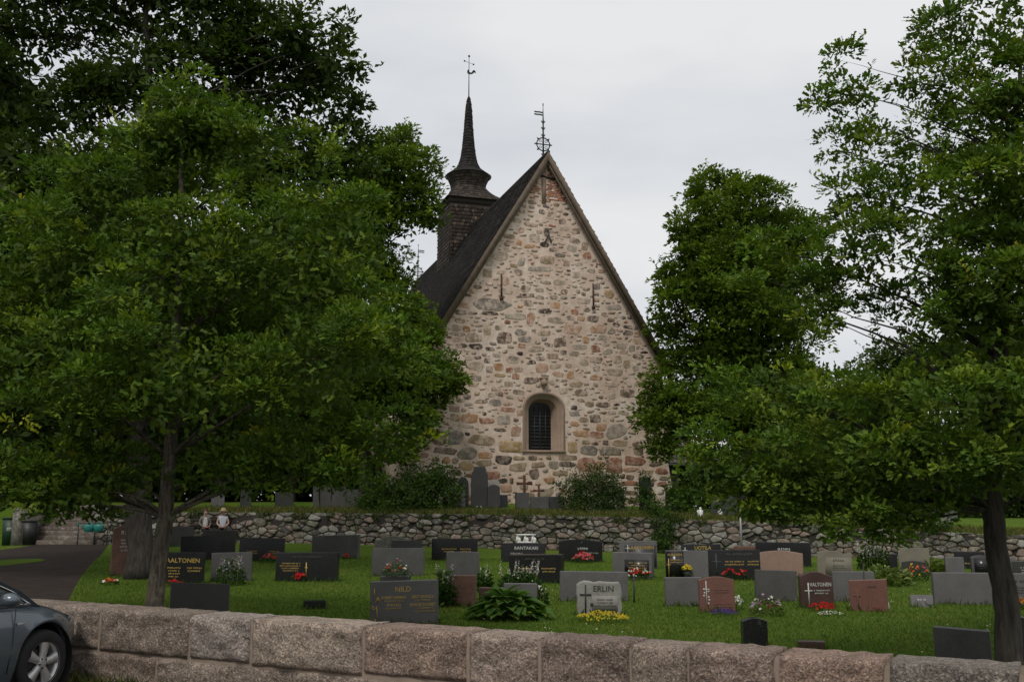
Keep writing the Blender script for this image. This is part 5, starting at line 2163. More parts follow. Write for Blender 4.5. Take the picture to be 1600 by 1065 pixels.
# right
g = grave(1279, 1331, 861, 904, "beige-grey gravestone with wavy top and faint carving", "beige_granite", "wave", 4)
panel(g, .1, .42, .74, .68, "beige_granite", .01)
g['y'] -= .01
Ln(g, .1, .66, .34, 1, .09, "lead", 48)
Ln(g, .1, .48, .4, 2, .05, "lead", 30)
grave(1304, 1366, 894, 939, "plain blue-grey gravestone back behind the red-brown slanting one", "grey_granite", "rect", 10)
g = grave(1331, 1387, 906, 954, "red-brown gravestone with slightly slanting top and thin cross", "red_granite", "slant", -3)
Ln(g, .1, .78, .4, 1, .10, "maroon_granite", 49)
Cr(g, -.28, .06, .70, .2, "faint_letters", .014)
g = grave(1425, 1458, 928, 948, "small blue-grey plaque leaning back in the grass", "grey_granite", "slant", 8, .06, plinth=False, tilt=-28)
Ln(g, .0, .55, .6, 1, .2, "white_letters", 31)
grave(1391, 1403, 866, 896, "narrow black stone post among lilac flowers at right", "black_granite", "rect", 0, .3)
grave(1407, 1452, 857, 897, "beige plain gravestone behind the dark low stone at right", "beige_granite", "rect", 5)
grave(1411, 1447, 876, 899, "low dark gravestone with pointed flowers before the beige stone", "dark_granite", "curve", 0)
grave(1463, 1552, 896, 943, "long plain grey gravestone back left of the right oak trunk", "grey_granite", "rect", 14, .2)
grave(1479, 1506, 871, 899, "narrow grey gravestone rising behind the long plain grey one", "grey_granite", "rect", 10)
g = grave(1494, 1538, 862, 888, "wide low black gravestone below the dry-stone wall at right", "black_granite", "rect", 0)
Ln(g, .0, .3, .5, 1, .1, "gold_letters", 32)
g = grave(1520, 1549, 868, 899, "black gravestone with arched grey frame beside the right oak trunk", "mid_granite", "curve", 12)
panel(g, .05, .45, .84, .80, "black_granite", .008)
g['y'] -= .008
Ln(g, .05, .55, .4, 3, .06, "lead", 33)
grave(1572, 1588, 872, 902, "narrow pale grey gravestone right of the right oak trunk", "grey_granite", "rect", 0)
g = grave(1586, 1630, 876, 903, "dark gravestone with white lines at the right edge", "dark_granite", "slant", 5)
Ln(g, .0, .6, .6, 3, .09, "white_letters", 34)
g = grave(1577, 1650, 898, 948, "light grey gravestone cut by the right edge behind orange flowers", "grey_granite", "rect", 4)
Ln(g, -.16, .78, .5, 1, .10, "dark_letters", 50)
Ln(g, -.16, .58, .5, 3, .05, "dark_letters", 35)
grave(1467, 1548, 982, 1046, "dark grey rough gravestone close behind the wall left of the right oak trunk", "mid_granite", "slantl", -3, .16)
grave(1596, 1640, 968, 1050, "dark gravestone cut by the right edge behind magenta flowers", "dark_granite", "rect", 0)

# terrace stones at the foot of the church


def tgrave(x0, x1, yt, yb, Y, *a, **k):
    xc = (x0 + x1) / 2
    p = at(xc, yb, Y)
    p.z = gz(p.x, p.y)
    return grave(x0, x1, yt, yb, *a, base=p, **k)


g = tgrave(736, 762, 732, 795, 43.4, "tall dark lichen-flecked stele with chamfered top before the church wall", "dark_granite", "pointed", -4, .3)
g = tgrave(715, 732, 746, 792, 43.8, "slim dark ogive-topped stone left of the tall stele", "black_granite", "ogive", 0, .2)
tgrave(712, 727, 764, 792, 43.2, "short pale grey slab leaning before the ogive-topped stone", "grey_granite", "rect", 0, .12)
tgrave(762, 780, 760, 796, 43.2, "dark square pillar stone right of the tall stele", "dark_granite", "curve", -6, .3)
tgrave(763, 781, 751, 792, 44.2, "pale rounded stone just behind the dark pillar stone", "light_granite", "arch", 0, .25)
tgrave(781, 793, 776, 795, 43.6, "small black stone between the pillar stone and the rusty crosses", "black_granite", "rect", 0, .2)
tgrave(806, 826, 773, 798, 42.6, "grey block pedestal of the taller rusty iron cross", "mid_granite", "rect", 8, .35)
tgrave(828, 857, 779, 798, 42.6, "low grey block under the smaller rusty iron cross", "mid_granite", "rect", 4, .3)
tgrave(857, 882, 778, 797, 42.8, "low grey block right of the smaller rusty iron cross", "dark_granite", "rect", 0, .3)
tgrave(957, 976, 759, 792, 43.4, "dark arched stone half hidden behind the pale-flowered bush", "dark_granite", "arch", 0, .2)
IVY = tgrave(999, 1018, 741, 792, 42.8, "ivy-clad upright stone near the right corner of the church", "dark_granite", "rect", 0, .25)
tgrave(1040, 1062, 766, 800, 43.5, "dark shouldered stone below the church's right corner", "dark_granite", "shoulder", 0, .2)
tgrave(1112, 1152, 783, 812, 41.5, "wide dark stone on the terrace behind the white figurine", "dark_granite", "rect", 0, .2)
tgrave(489, 498, 757, 790, 44.0, "narrow grey stone with a pale inlay, leftmost of the grey memorial slabs", "mid_granite", "rect", 0, .2)
tgrave(499, 517, 756, 790, 44.2, "grey upright memorial slab, second from the left on the dark terrace", "mid_granite", "rect", 0, .2)
tgrave(518, 540, 758, 790, 44.2, "grey upright memorial slab in the middle of the row behind the left bush", "mid_granite", "rect", 0, .2)
tgrave(541, 572, 764, 792, 44.0, "broad grey memorial slab nearest the left bush", "mid_granite", "rect", 0, .2)
tgrave(1405, 1425, 792, 815, 43.0, "slim grey stone on the dark terrace at right, left one", "mid_granite", "rect", 0, .2)
tgrave(1478, 1496, 790, 818, 42.0, "pale slim stone on the dark terrace left of the right oak trunk", "grey_granite", "rect", 0, .2)
tgrave(1440, 1462, 795, 817, 42.4, "low dark stone on the terrace between the two slim stones at right", "dark_granite", "curve", 0, .2)
tgrave(375, 392, 765, 792, 45.0, "low dark stone on the terrace above the two people", "dark_granite", "rect", 0, .2)
tgrave(330, 350, 768, 792, 45.4, "pale worn stone on the terrace above the woman in the hat", "grey_granite", "arch", 0, .2)
tgrave(430, 458, 768, 790, 45.0, "low dark stone on the terrace left of the grey memorial slabs", "dark_granite", "rect", 0, .2)


def iron_cross(px0, px1, yt, yb, Y, label):
    p = at((px0 + px1) / 2, yb, Y)
    k = ppm(p)
    w, h = (px1 - px0) / k, (yb - yt) / k
    root = empty("iron_cross", p, math.atan2(-p.x, p.y))
    tag(root, label, "cross")
    t = w * .17
    mb = MB()
    mb.box((0, 0, h / 2 - .1), (t, .09, h + .2))
    o = mb.build("upright", MAT["rust_iron"], root)
    bevel_mesh(o.data, .01, 1)
    for s in (-1, 1):
        mb = MB()
        zc = h * .60
        V = [(s * t * .5, -.04, zc - t * .42), (s * w * .5, -.04, zc - t * .62), (s * w * .5, -.04, zc + t * .62), (s * t * .5, -.04, zc + t * .42)]
        V += [(x, .04, z) for x, _, z in V]
        F = [(0, 1, 2, 3), (7, 6, 5, 4), (0, 4, 5, 1), (1, 5, 6, 2), (2, 6, 7, 3)]
        mb.add(V, F if s > 0 else [tuple(reversed(f)) for f in F])
        mb.build("arm", MAT["rust_iron"], root)


iron_cross(807, 832, 742, 775, 42.55, "taller rusty iron cross on a grey block before the church window")
iron_cross(833, 851, 757, 780, 42.55, "smaller rusty iron cross right of the taller one")
# ------------------------------------------------------------------ plants among the graves
def bush(name, label, blobs, n, per, leaf, size, pal, seed, clump_r, cat="bush", stems=10, base=None, tips=.15, group=None, up=.5, flat=.8):
    rng = np.random.default_rng(seed)
    rr = random.Random(seed)
    c0 = sum(b_[0] for b_ in blobs) / len(blobs)
    b0 = np.array(base) if base is not None else np.array([c0[0], c0[1], gz(c0[0], c0[1])])
    root = empty(name, Vector(b0))
    tag(root, label, cat, group)
    P, O = crown_points(blobs, n, rng, .45)
    P = P + O * (rng.random((len(P), 1)) ** 5 * .55 * min(1.0, clump_r * 3.5)) + np.array([0, 0, 1.0]) * (rng.random((len(P), 1)) ** 6 * .5 * min(1.0, clump_r * 3.5))
    if stems:
        mb = MB()
        for i in rng.choice(len(P), min(stems, len(P)), replace=False):
            a = Vector((rr.uniform(-.12, .12), rr.uniform(-.12, .12), -.05))
            b_ = Vector(P[i] - b0)
            mb.tube([a, a.lerp(b_, .5) + Vector((0, 0, .08)), b_], [.018, .012, .004], 5, False)
        mb.build("stems", MAT["bark_dark"], root)
    pal = np.array(pal)
    nc = len(P)
    cols = pal[rng.integers(0, len(pal), nc)] * rng.uniform(.7, 1.3, (nc, 1))
    idx = np.repeat(np.arange(nc), per)
    off = unit(rng.normal(size=(len(idx), 3))) * rng.uniform(.1, 1, (len(idx), 1)) ** .6
    off[:, 2] *= flat
    off *= clump_r
    pos = P[idx] + off
    Ld = unit(off) + O[idx] * .5 + rng.normal(size=off.shape) * .35
    Nn = np.array([0, 0, 1.0])[None] * up + O[idx] * .5 + rng.normal(size=off.shape) * .4
    C = np.clip(cols[idx] * rng.uniform(.75, 1.25, (len(idx), 1)), 0, .7)
    leaves_mesh("foliage", pos - b0, Ld, Nn, size * rng.uniform(.6, 1.25, len(idx)), C, leaf, rng, "leaf", root)
    return root


def bush_at(px, py, rx, ry, Y):
    return blob(px, py, rx, ry, Y)


BUSHPAL = [(.042, .080, .014), (.052, .096, .016), (.032, .062, .013)]
bush("shrub", "dense dark green shrub on the terrace left of the tall stele",
     [bush_at(*b_) for b_ in ((610, 785, 40, 28, 42.6), (650, 775, 45, 34, 42.8), (690, 780, 28, 32, 42.8), (600, 800, 30, 14, 42.2), (640, 800, 50, 16, 42.3), (585, 770, 22, 24, 43), (675, 755, 28, 18, 43))],
     620, 30, "plain", .13, BUSHPAL, 201, .30, base=(at(640, 800, 42.8).x, 42.8, gz(at(640, 800, 42.8).x, 42.8)))
r_ = bush("shrub", "round pale-flowered shrub before the church wall right of the window",
          [bush_at(*b_) for b_ in ((905, 775, 26, 26, 42.4), (930, 765, 32, 30, 42.6), (955, 785, 22, 26, 42.4), (915, 795, 28, 14, 42.0), (940, 805, 22, 14, 41.8))],
          460, 30, "plain", .11, [(.040, .072, .018), (.052, .088, .02), (.032, .058, .015), (.12, .13, .08)], 202, .26, base=(at(925, 800, 42.2).x, 42.2, gz(at(925, 800, 42.2).x, 42.2)))
bush("climbing_ivy", "dark ivy covering the upright stone near the church's right corner",
     [bush_at(*b_) for b_ in ((1008, 758, 11, 18, 42.5), (1008, 778, 15, 16, 42.4), (1010, 790, 22, 10, 42.2))], 90, 22, "plain", .09, BUSHPAL, 203, .14, "ivy",
     base=(at(1008, 795, 42.4).x, 42.4, gz(at(1008, 795, 42.4).x, 42.4)))
bush("hanging_shrub", "dark shrub hanging over the dry-stone wall below the ivy-clad stone",
     [bush_at(*b_) for b_ in ((1030, 810, 16, 16, 39.8), (1036, 830, 18, 18, 39.5), (1038, 848, 16, 12, 39.3), (1020, 802, 14, 8, 40.2), (1045, 815, 12, 14, 39.6))], 150, 24, "plain", .10, BUSHPAL, 204, .20,
     base=(at(1033, 800, 40).x, 40.6, gz(at(1033, 800, 40).x, 40.6)))
bush("shrub", "light green young bush at the church's right corner",
     [bush_at(*b_) for b_ in ((1062, 775, 18, 14, 42.2), (1085, 765, 18, 18, 42.6), (1075, 788, 14, 10, 42))], 90, 20, "maple", .13, [(.06, .11, .015), (.05, .09, .014)], 205, .25)
bush("shrub", "low bush with yellowish leaves at the foot of the pale-flowered shrub",
     [bush_at(*b_) for b_ in ((912, 792, 10, 8, 41.7), (905, 800, 8, 6, 41.5))], 30, 16, "plain", .09, [(.11, .12, .018), (.08, .10, .016)], 206, .14)


# a belt of undergrowth that closes the view under the far trees
def undergrowth():
    rng = np.random.default_rng(40)
    B = []
    for px in list(range(-160, 600, 20)) + list(range(1030, 1760, 20)):
        D = random.uniform(52, 60) if px < 700 else random.uniform(58, 66)
        h = random.uniform(2.4, 4.6)
        p = at(px, 790, D)
        B.append((np.array([p.x, D, gz(p.x, D) + h * .45]), np.array([1.2, 1.0, h * .6])))
    P, O = crown_points(B, 6500, rng, .2)
    idx = np.repeat(np.arange(len(P)), 8)
    off = rng.normal(size=(len(idx), 3)) * .35
    C = np.array(DARKPAL)[rng.integers(0, 4, len(P))][idx] * rng.uniform(.6, 1.2, (len(idx), 1))
    o = leaves_mesh("undergrowth", P[idx] + off, rng.normal(size=off.shape), O[idx] + rng.normal(size=off.shape) * .4 + np.array([0, 0, .5]), .42 * rng.uniform(.6, 1.3, len(idx)), C, "plain", rng)
    tag(o, "dark mass of undergrowth closing the view beyond the terrace", "undergrowth", kind="stuff")


undergrowth()

# ---- flowers
PETAL_T = np.array([(0, 0)] + [((1 if k % 2 == 0 else .55) * math.cos(2 * math.pi * k / 10), (1 if k % 2 == 0 else .55) * math.sin(2 * math.pi * k / 10)) for k in range(10)])


def blossoms_mesh(name, P, N, S, C, rng, parent):
    N = unit(N)
    A = unit(np.cross(N, rng.normal(size=N.shape)))
    B_ = np.cross(N, A)
    k = len(PETAL_T)
    u, w = PETAL_T[:, 0][None, :, None], PETAL_T[:, 1][None, :, None]
    lift = np.where((np.arange(k) == 0), 0, .35)[None, :, None]
    V = P[:, None] + (A[:, None] * u + B_[:, None] * w + N[:, None] * lift) * S[:, None, None]
    F = np.array([(0, 1 + i, 1 + (i + 1) % 10) for i in range(10)])
    Fi = (F[None] + (np.arange(len(P)) * k)[:, None, None]).reshape(-1, 3)
    me = fast_mesh(name, V.reshape(-1, 3), [Fi], np.repeat(C, k, axis=0))
    me.materials.append(MAT["petal"])
    return link(bpy.data.objects.new(name, me), parent)


RED, PINK, YEL, WHT, ORG, LIL, PUR, MAG, SAL = (.42, .012, .010), (.50, .10, .13), (.55, .38, .02), (.60, .60, .54), (.55, .13, .012), (.36, .28, .40), (.055, .035, .16), (.28, .02, .10), (.52, .10, .07)
FOL = [(.030, .070, .014), (.042, .088, .018), (.024, .055, .014)]
FB = [0]


def flowers(px, py, w, h, cols, label, n=26, size=.035, leaf=.06, name="flower_bed", fol=FOL, spikes=0, cat="flowers", lift=0.0, shape=1.0, nleaf=None, dy=0.0, base=None):
    """a planted clump w by h pixels whose foot is at (px, py)"""
    FB[0] += 1
    rng = np.random.default_rng(500 + FB[0])
    p = base if base is not None else ground_at(px, py)
    p = Vector((p.x, p.y + dy, gz(p.x, p.y + dy) if base is None else p.z))
    k = ppm(p)
    W, H_ = w / k, h / k
    root = empty(name, p)
    tag(root, label, cat, "flowers and plants set on the graves")
    rx, ry = W / 2, min(W / 2, .35)
    nl = nleaf or int(max(60, W * H_ * 1800))
    a, r_ = rng.uniform(0, 6.28, nl), np.sqrt(rng.uniform(0, 1, nl))
    x, y = np.cos(a) * r_ * rx, np.sin(a) * r_ * ry
    top = H_ * (1 - .55 * r_ ** 2) * shape
    z = rng.uniform(.05, 1, nl) * top * .9 + lift
    P = np.stack([x, y, z], 1)
    L = np.stack([np.cos(a), np.sin(a), rng.uniform(.1, 1.2, nl)], 1) + rng.normal(size=(nl, 3)) * .4
    C = np.array(fol)[rng.integers(0, len(fol), nl)] * rng.uniform(.7, 1.3, (nl, 1))
    leaves_mesh("foliage", P, L, np.array([0, 0, 1.0]) + rng.normal(size=(nl, 3)) * .4, leaf * rng.uniform(.6, 1.3, nl), C, "plain", rng, "leaf", root)
    a, r_ = rng.uniform(0, 6.28, n), np.sqrt(rng.uniform(0, 1, n))
    x, y = np.cos(a) * r_ * rx, np.sin(a) * r_ * ry
    z = H_ * (1 - .5 * r_ ** 2) * rng.uniform(.72, 1.08, n) * shape + lift
    P = np.stack([x, y, z], 1)
    Nn = np.stack([np.cos(a) * .4, np.sin(a) * .4 - .6, np.ones(n) * .8], 1) + rng.normal(size=(n, 3)) * .3
    cc = np.array(cols)[rng.integers(0, len(cols), n)] * rng.uniform(.75, 1.2, (n, 1))
    blossoms_mesh("blossoms", P, Nn, size * rng.uniform(.7, 1.3, n), cc, rng, root)
    if spikes:
        mb = MB()
        SPP, SPC = [], []
        for q in range(spikes):
            x0, y0 = rng.uniform(-rx, rx), rng.uniform(-ry, ry)
            hh = H_ * rng.uniform(.75, 1.1) + lift
            tx, ty = x0 + rng.uniform(-.08, .08), y0 + rng.uniform(-.05, .05)
            mb.tube([(x0, y0, .02), (x0 * .9 + tx * .1, y0, hh * .5), (tx, ty, hh)], [.006, .005, .003], 4, False, col=(.16, .20, .06))
            for j in range(9):
                t = .6 + .4 * j / 8
                SPP.append((x0 + (tx - x0) * t + rng.uniform(-.02, .02), y0 + rng.uniform(-.02, .02), hh * t))
                SPC.append(cols[rng.integers(0, len(cols))])
        tag(mb.build("flower_stalks", MAT["leaf"], root), kind="stuff")
        SPP = np.array(SPP)
        blossoms_mesh("blossoms", SPP, rng.normal(size=SPP.shape) + np.array([0, -.6, .2]), .02 * rng.uniform(.7, 1.3, len(SPP)), np.array(SPC), rng, root)
    return root, p, k


flowers(171, 913, 24, 11, [ORG, ORG, RED, WHT], "orange and red flowers at the foot of the tall brown stone", 26, .04)
flowers(268, 915, 32, 9, [RED, (.3, .02, .02)], "dark red flowers before the black gold-lettered stone at left", 16, .035)
flowers(360, 913, 44, 44, [LIL, WHT, (.3, .2, .25)], "wild bushy plant with pale lilac flowers before the dark grey stone", 26, .022, .07, spikes=10)
flowers(419, 879, 26, 13, [RED, RED, PINK], "red flowers before the black stone right of the two people", 18, .05)
flowers(465, 908, 22, 13, [RED], "deep red flowers at the left half of the wide black stone", 14, .05, fol=[(.05, .09, .05)])
flowers(497, 907, 22, 13, [RED, ORG], "orange-red flowers at the right half of the wide black stone", 10, .05, fol=[(.05, .09, .05)])
flowers(541, 874, 10, 8, [RED], "small red flower tuft at the foot of the plain dark grey stone", 6, .05)
flowers(640, 971, 44, 22, [RED, (.36, .008, .01)], "bright red roses before the grey stone with the gold emblem", 22, .045, .07)
flowers(694, 947, 22, 60, [LIL, WHT], "tall pale lilac flower spikes left of the rough red-brown stone", 8, .02, .16, spikes=12, fol=[(.06, .11, .03), (.04, .08, .02)])
flowers(757, 925, 20, 40, [WHT, LIL], "thin pale flower spikes between the rough red-brown stone and the hosta", 4, .018, .10, spikes=4)
flowers(812, 926, 62, 46, [WHT, LIL, WHT], "many pale flower spikes above the big hosta", 8, .02, .10, spikes=22, shape=.8)
flowers(846, 908, 54, 24, [PINK, PINK, SAL], "pink geraniums before the black stone with gold lettering", 60, .04, .06)
flowers(911, 879, 36, 15, [SAL, PINK, RED], "salmon and red begonias before the rounded black stone", 60, .05, .05)
flowers(847, 945, 16, 34, [WHT], "white flower tuft right of the big hosta", 12, .025, .08)
flowers(942, 972, 84, 17, [YEL, (.48, .40, .03)], "broad low cushion of yellow flowers before the pale rough-edged stone", 210, .02, .035, fol=[(.07, .11, .014), (.10, .14, .02)])
flowers(962, 958, 16, 14, [(.32, .18, .12), (.25, .15, .1)], "faded pinkish flowers at the right end of the pale rough-edged stone", 14, .022, .05)
flowers(999, 905, 44, 18, [RED, RED, WHT], "red and white flowers before the grey stone with the black plate", 50, .035, .05)
flowers(1148, 905, 44, 20, [RED, RED, (.5, .06, .04)], "bright red begonias before the black stone with grey cross", 56, .045, .05)
flowers(1132, 960, 42, 9, [PUR, (.08, .04, .20)], "low violet-blue cushion before the red curved stone", 110, .018, .03, fol=[(.03, .05, .05)])
flowers(1126, 953, 30, 9, [ORG, (.5, .2, .02)], "orange flowers at the foot of the red curved stone", 26, .022, .04, dy=.12)
flowers(1153, 951, 18, 21, [WHT], "white flowers at the right end of the red curved stone", 26, .026, .04, shape=.9)
flowers(1198, 961, 52, 30, [LIL, WHT, (.22, .09, .17), (.15, .02, .03)], "mixed lilac and white bouquet in the grass before the dark streaked stone", 44, .032, .055, fol=[(.05, .07, .03), (.08, .10, .02)])
flowers(1285, 955, 38, 15, [RED, (.36, .01, .01)], "red begonias before the peaked red-brown stone", 40, .032, .045)
flowers(1298, 962, 40, 8, [WHT], "white alyssum spreading before the red begonias", 60, .012, .03)
flowers(1369, 954, 28, 11, [(.5, .03, .01), RED], "two red flower tufts before the slanting red-brown stone", 16, .032, .04)
flowers(1380, 914, 82, 32, [WHT, LIL], "sprawling yellow-green variegated hosta with pale flowers at right", 6, .02, .17, fol=[(.10, .14, .03), (.16, .19, .06), (.06, .10, .02)], cat="plant", name="hosta_plant", nleaf=420)
flowers(1368, 890, 52, 42, [LIL, LIL, WHT], "tall lilac flower spikes behind the variegated hosta", 20, .022, .09, spikes=26)
flowers(1451, 897, 48, 30, [YEL, (.2, .22, .04)], "yellow-green leafy perennial below the dry-stone wall at right", 8, .02, .15, fol=[(.09, .14, .02), (.13, .17, .035)], cat="plant", name="perennial_plant", nleaf=380)
flowers(1432, 907, 36, 26, [ORG, PINK, YEL, (.5, .05, .03)], "orange, pink and yellow flowers before the low dark stone", 30, .04, .06)
flowers(1467, 872, 38, 22, [LIL, WHT], "lilac flower spikes against the dry-stone wall at right", 10, .025, .08, spikes=18)
flowers(1596, 952, 22, 18, [ORG, (.5, .25, .02)], "orange marigolds at the right edge before the light grey stone", 24, .035, .05)
flowers(1594, 1043, 20, 40, [MAG, PINK], "magenta flowers behind the wall at the right edge", 16, .03, .06)
flowers(1318, 876, 8, 10, [WHT], "tiny white flower tuft left of the beige-grey wavy stone", 6, .03, .05)
flowers(1215, 890, 8, 10, [RED], "small red flower tuft right of the pink granite stone", 6, .04, .05)
flowers(1445, 940, 18, 8, [WHT], "small white lily lying by the leaning plaque", 5, .035, .05)
flowers(740, 800, 60, 5, [WHT], "tiny white flowers in the grass under the tall stele", 10, .03, .05, base=Vector((at(740, 796, 43).x, 42.7, gz(at(740, 796, 43).x, 42.7))))


# the broad-leaved hosta close behind the wall, each large leaf a piece of its own
def make_hosta():
    rr = random.Random(12)
    p = ground_at(794, 966)
    k = ppm(p)
    root = empty("hosta_plant", p)
    tag(root, "big broad-leaved green hosta close behind the granite wall", "plant")
    W = 143 / k / 2
    mats = []
    meshes = []
    for q in range(4):
        nu, nv = 7, 4
        V, F = [], []
        for i in range(nu + 1):
            u = i / nu
            w = .48 * math.sin(math.pi * min(1, u * .96 + .04) ** .62) * (1 - .25 * u)
            for j in range(-nv // 2, nv // 2 + 1):
                s = j / (nv / 2)
                V.append((u, s * w, .28 * u - .42 * u * u + .10 * abs(s) * w * 3 + .015 * math.sin(j * 2 + i * 1.3)))
        m_ = nv + 1
        for i in range(nu):
            for j in range(nv):
                F.append((i * m_ + j, (i + 1) * m_ + j, (i + 1) * m_ + j + 1, i * m_ + j + 1))
        c = ((.060, .125, .022), (.072, .140, .024), (.050, .108, .022), (.084, .150, .028))[q]
        me = fast_mesh("leaf", V, F, np.array(c), True)
        me.materials.append(MAT["leaf"])
        meshes.append(me)
    n_ = 96
    for i in range(n_):
        t = i / n_
        a = i * 2.399963 + rr.uniform(-.2, .2)
        ring = t ** .55
        o = bpy.data.objects.new("leaf", meshes[i % 4])
        link(o, root)
        L = rr.uniform(.28, .40) * (1 - .25 * (1 - ring))
        r0 = ring * (W - .26) * .98
        o.location = (math.cos(a) * r0, math.sin(a) * r0 * .62, .07 + .33 * (1 - ring ** 1.6) + rr.uniform(-.03, .04))
        o.rotation_euler = (rr.uniform(-.25, .25), -.55 + .75 * ring + rr.uniform(-.2, .2), math.atan2(math.sin(a) * .62, math.cos(a)))
        o.scale = (L, L, L)
    mb = MB()
    for i in range(40):
        a = i * 2.4
        r0 = (i / 40) ** .6 * (W - .3) * .8
        mb.tube([(math.cos(a) * .05, math.sin(a) * .05, 0), (math.cos(a) * r0 * .5, math.sin(a) * r0 * .3, .25), (math.cos(a) * r0, math.sin(a) * r0 * .6, .12 + .36 * (1 - (i / 40)))], .008, 5, False, (.06, .11, .03))
    mb.build("stalks", MAT["leaf"], root)


make_hosta()

# ---- small grave furniture
simple_mat("planter_black", (.02, .02, .02), .5, var=.2)
simple_mat("teal_plastic", (.010, .16, .135), .45, var=.15)
simple_mat("green_plastic", (.008, .036, .017), .5, var=.2)
simple_mat("paper", (.55, .55, .52), .8, var=.1)
simple_mat("grey_metal", (.25, .25, .25), .5, metal=.5, var=.15)
simple_mat("lamp_globe", (.45, .45, .44), .3, var=.1)


def lathe(name, prof, mat, parent, n_=16, smooth=True):
    V, F = [], []
    for r_, z in prof:
        for k in range(n_):
            a = 2 * math.pi * k / n_
            V.append((r_ * math.cos(a), r_ * math.sin(a), z))
    for i in range(len(prof) - 1):
        for k in range(n_):
            k2 = (k + 1) % n_
            F.append((i * n_ + k, i * n_ + k2, (i + 1) * n_ + k2, (i + 1) * n_ + k))
    F.append(tuple(reversed(range(n_))))
    F.append(tuple((len(prof) - 1) * n_ + k for k in range(n_)))
    return obj_from(name, V, F, MAT[mat], parent, smooth=smooth)


def candle(px, py, h, label):
    p = ground_at(px, py)
    k = ppm(p)
    H_ = h / k
    root = empty("grave_candle", p)
    tag(root, label, "candle")
    lathe("candle_cup", [(.028, 0), (.032, .02), (.030, H_ * .88), (.024, H_ * .9)], "candle_white", root, 12)
    lathe("candle_lid", [(.032, H_ * .9), (.032, H_ * .94), (.012, H_)], "grey_metal", root, 12)


candle(661, 966, 15, "white grave candle right of the red roses behind the wall")
candle(1387, 953, 14, "white grave candle right of the slanting red-brown stone")
candle(1179, 904, 12, "white grave candle at the right end of the red begonias")

# bowl of flowers behind the stone with the gold emblem
p = ground_at(618, 913)
k = ppm(p)
root = empty("flower_bowl", p)
tag(root, "square black planter with red and white flowers behind the gold-emblem stone", "planter")
mb = MB()
mb.box((0, 0, .10), (46 / k, .34, .24))
o = mb.build("planter_box", MAT["planter_black"], root)
bevel_mesh(o.data, .02, 2)
flowers(618, 905, 40, 26, [RED, (.45, .05, .06), WHT, (.2, .22, .1)], "red and white flowers growing in the square black planter", 36, .03, .06, base=p + Vector((0, 0, .18)))
p = ground_at(1074, 907)
root = empty("flower_vase", p)
tag(root, "dark grave vase holding yellow chrysanthemums", "vase")
lathe("vase_body", [(.05, 0), (.06, .05), (.085, .16), (.09, .22)], "planter_black", root, 14)
flowers(1074, 900, 15, 12, [(.60, .48, .03), YEL], "yellow chrysanthemum ball in the dark grave vase", 46, .035, .05, base=p + Vector((0, 0, .20)))


def post(px, yt, yb, r_, label, mat="iron", name="marker_post", cross=None):
    p = ground_at(px, yb)
    k = ppm(p)
    h = (yb - yt) / k
    root = empty(name, p)
    tag(root, label, "post")
    mb = MB()
    mb.tube([(0, 0, -.1), (0, 0, h)], r_, 8)
    mb.build("post_shaft", MAT[mat], root)
    if cross:
        mb = MB()
        mb.box((0, -.01, h - cross * .3), (cross, .012, .03))
        mb.build("name_bar", MAT[mat], root)
    mb = MB()
    mb.ball((0, 0, h), r_ * 1.25, 8, 6)
    mb.build("post_cap", MAT[mat], root)


post(991, 902, 941, .018, "thin black iron marker right of the long plain grey stone back", cross=.14)
post(1352, 880, 940, .010, "thin dark stake behind the slanting red-brown stone")
post(1159, 798, 868, .045, "slim grey metal pole before the dry-stone wall", "grey_metal", "metal_pole")

# white ornament on the black stone with the white surname
g = RANTA
c = Vector(g['o'].location) + Vector((0, 0, g['h'] - .004))
root = empty("white_ornament", c + Vector((.09, 0.02, 0)), g['o'].rotation_euler.z)
tag(root, "small white two-tiered ornament standing on a black gravestone", "ornament")
kk = 1 / g['k']
for z, nm in ((.02, "lower_bar"), (12.5 * kk, "upper_bar")):
    mb = MB()
    mb.box((0, 0, z + .012), (30 * kk, .09, .05))
    mb.build(nm, MAT["white_paint"], root)
for fx in (-.3, -.05, .2):
    mb = MB()
    mb.tube([(fx, 0, .03), (fx + .03, 0, 12.5 * kk)], [.05, .03], 8)
    mb.ball((fx + .08, 0, 5 * kk), (.06, .04, .09), 8, 6)
    mb.build("figure", MAT["white_paint"], root, True)


def statuette(px, yt, yb, Y, label, w=1.0):
    p = at(px, yb, Y)
    p.z = min(p.z, gz(p.x, p.y) + .4)
    k = ppm(p)
    h = (yb - yt) / k + max(0, 0)
    p.z = gz(p.x, p.y)
    root = empty("figurine", p)
    tag(root, label, "figurine")
    lathe("robe", [(.13 * w, 0), (.12 * w, .05), (.085 * w, h * .5), (.075 * w, h * .72), (.03 * w, h * .80)], "white_paint", root, 12)
    mb = MB()
    mb.ball((0, -.01, h * .88), (.05 * w, .05 * w, .06 * w), 10, 8)
    mb.build("head", MAT["white_paint"], root, True)
    mb = MB()
    for s in (-1, 1):
        mb.add([(s * .03, .05, h * .78), (s * .13 * w, .07, h * .66), (s * .10 * w, .06, h * .25), (s * .03, .05, h * .4), (s * .03, .08, h * .78), (s * .13 * w, .09, h * .66), (s * .10 * w, .08, h * .25), (s * .03, .08, h * .4)],
               [(0, 1, 2, 3), (7, 6, 5, 4), (0, 4, 5, 1), (1, 5, 6, 2), (2, 6, 7, 3), (3, 7, 4, 0)])
    mb.build("wings", MAT["white_paint"], root)


statuette(1095, 804, 819, 40.4, "white angel figurine on top of the dry-stone wall")
statuette(1126, 798, 809, 41.0, "smaller white figurine before the wide dark terrace stone", .7)

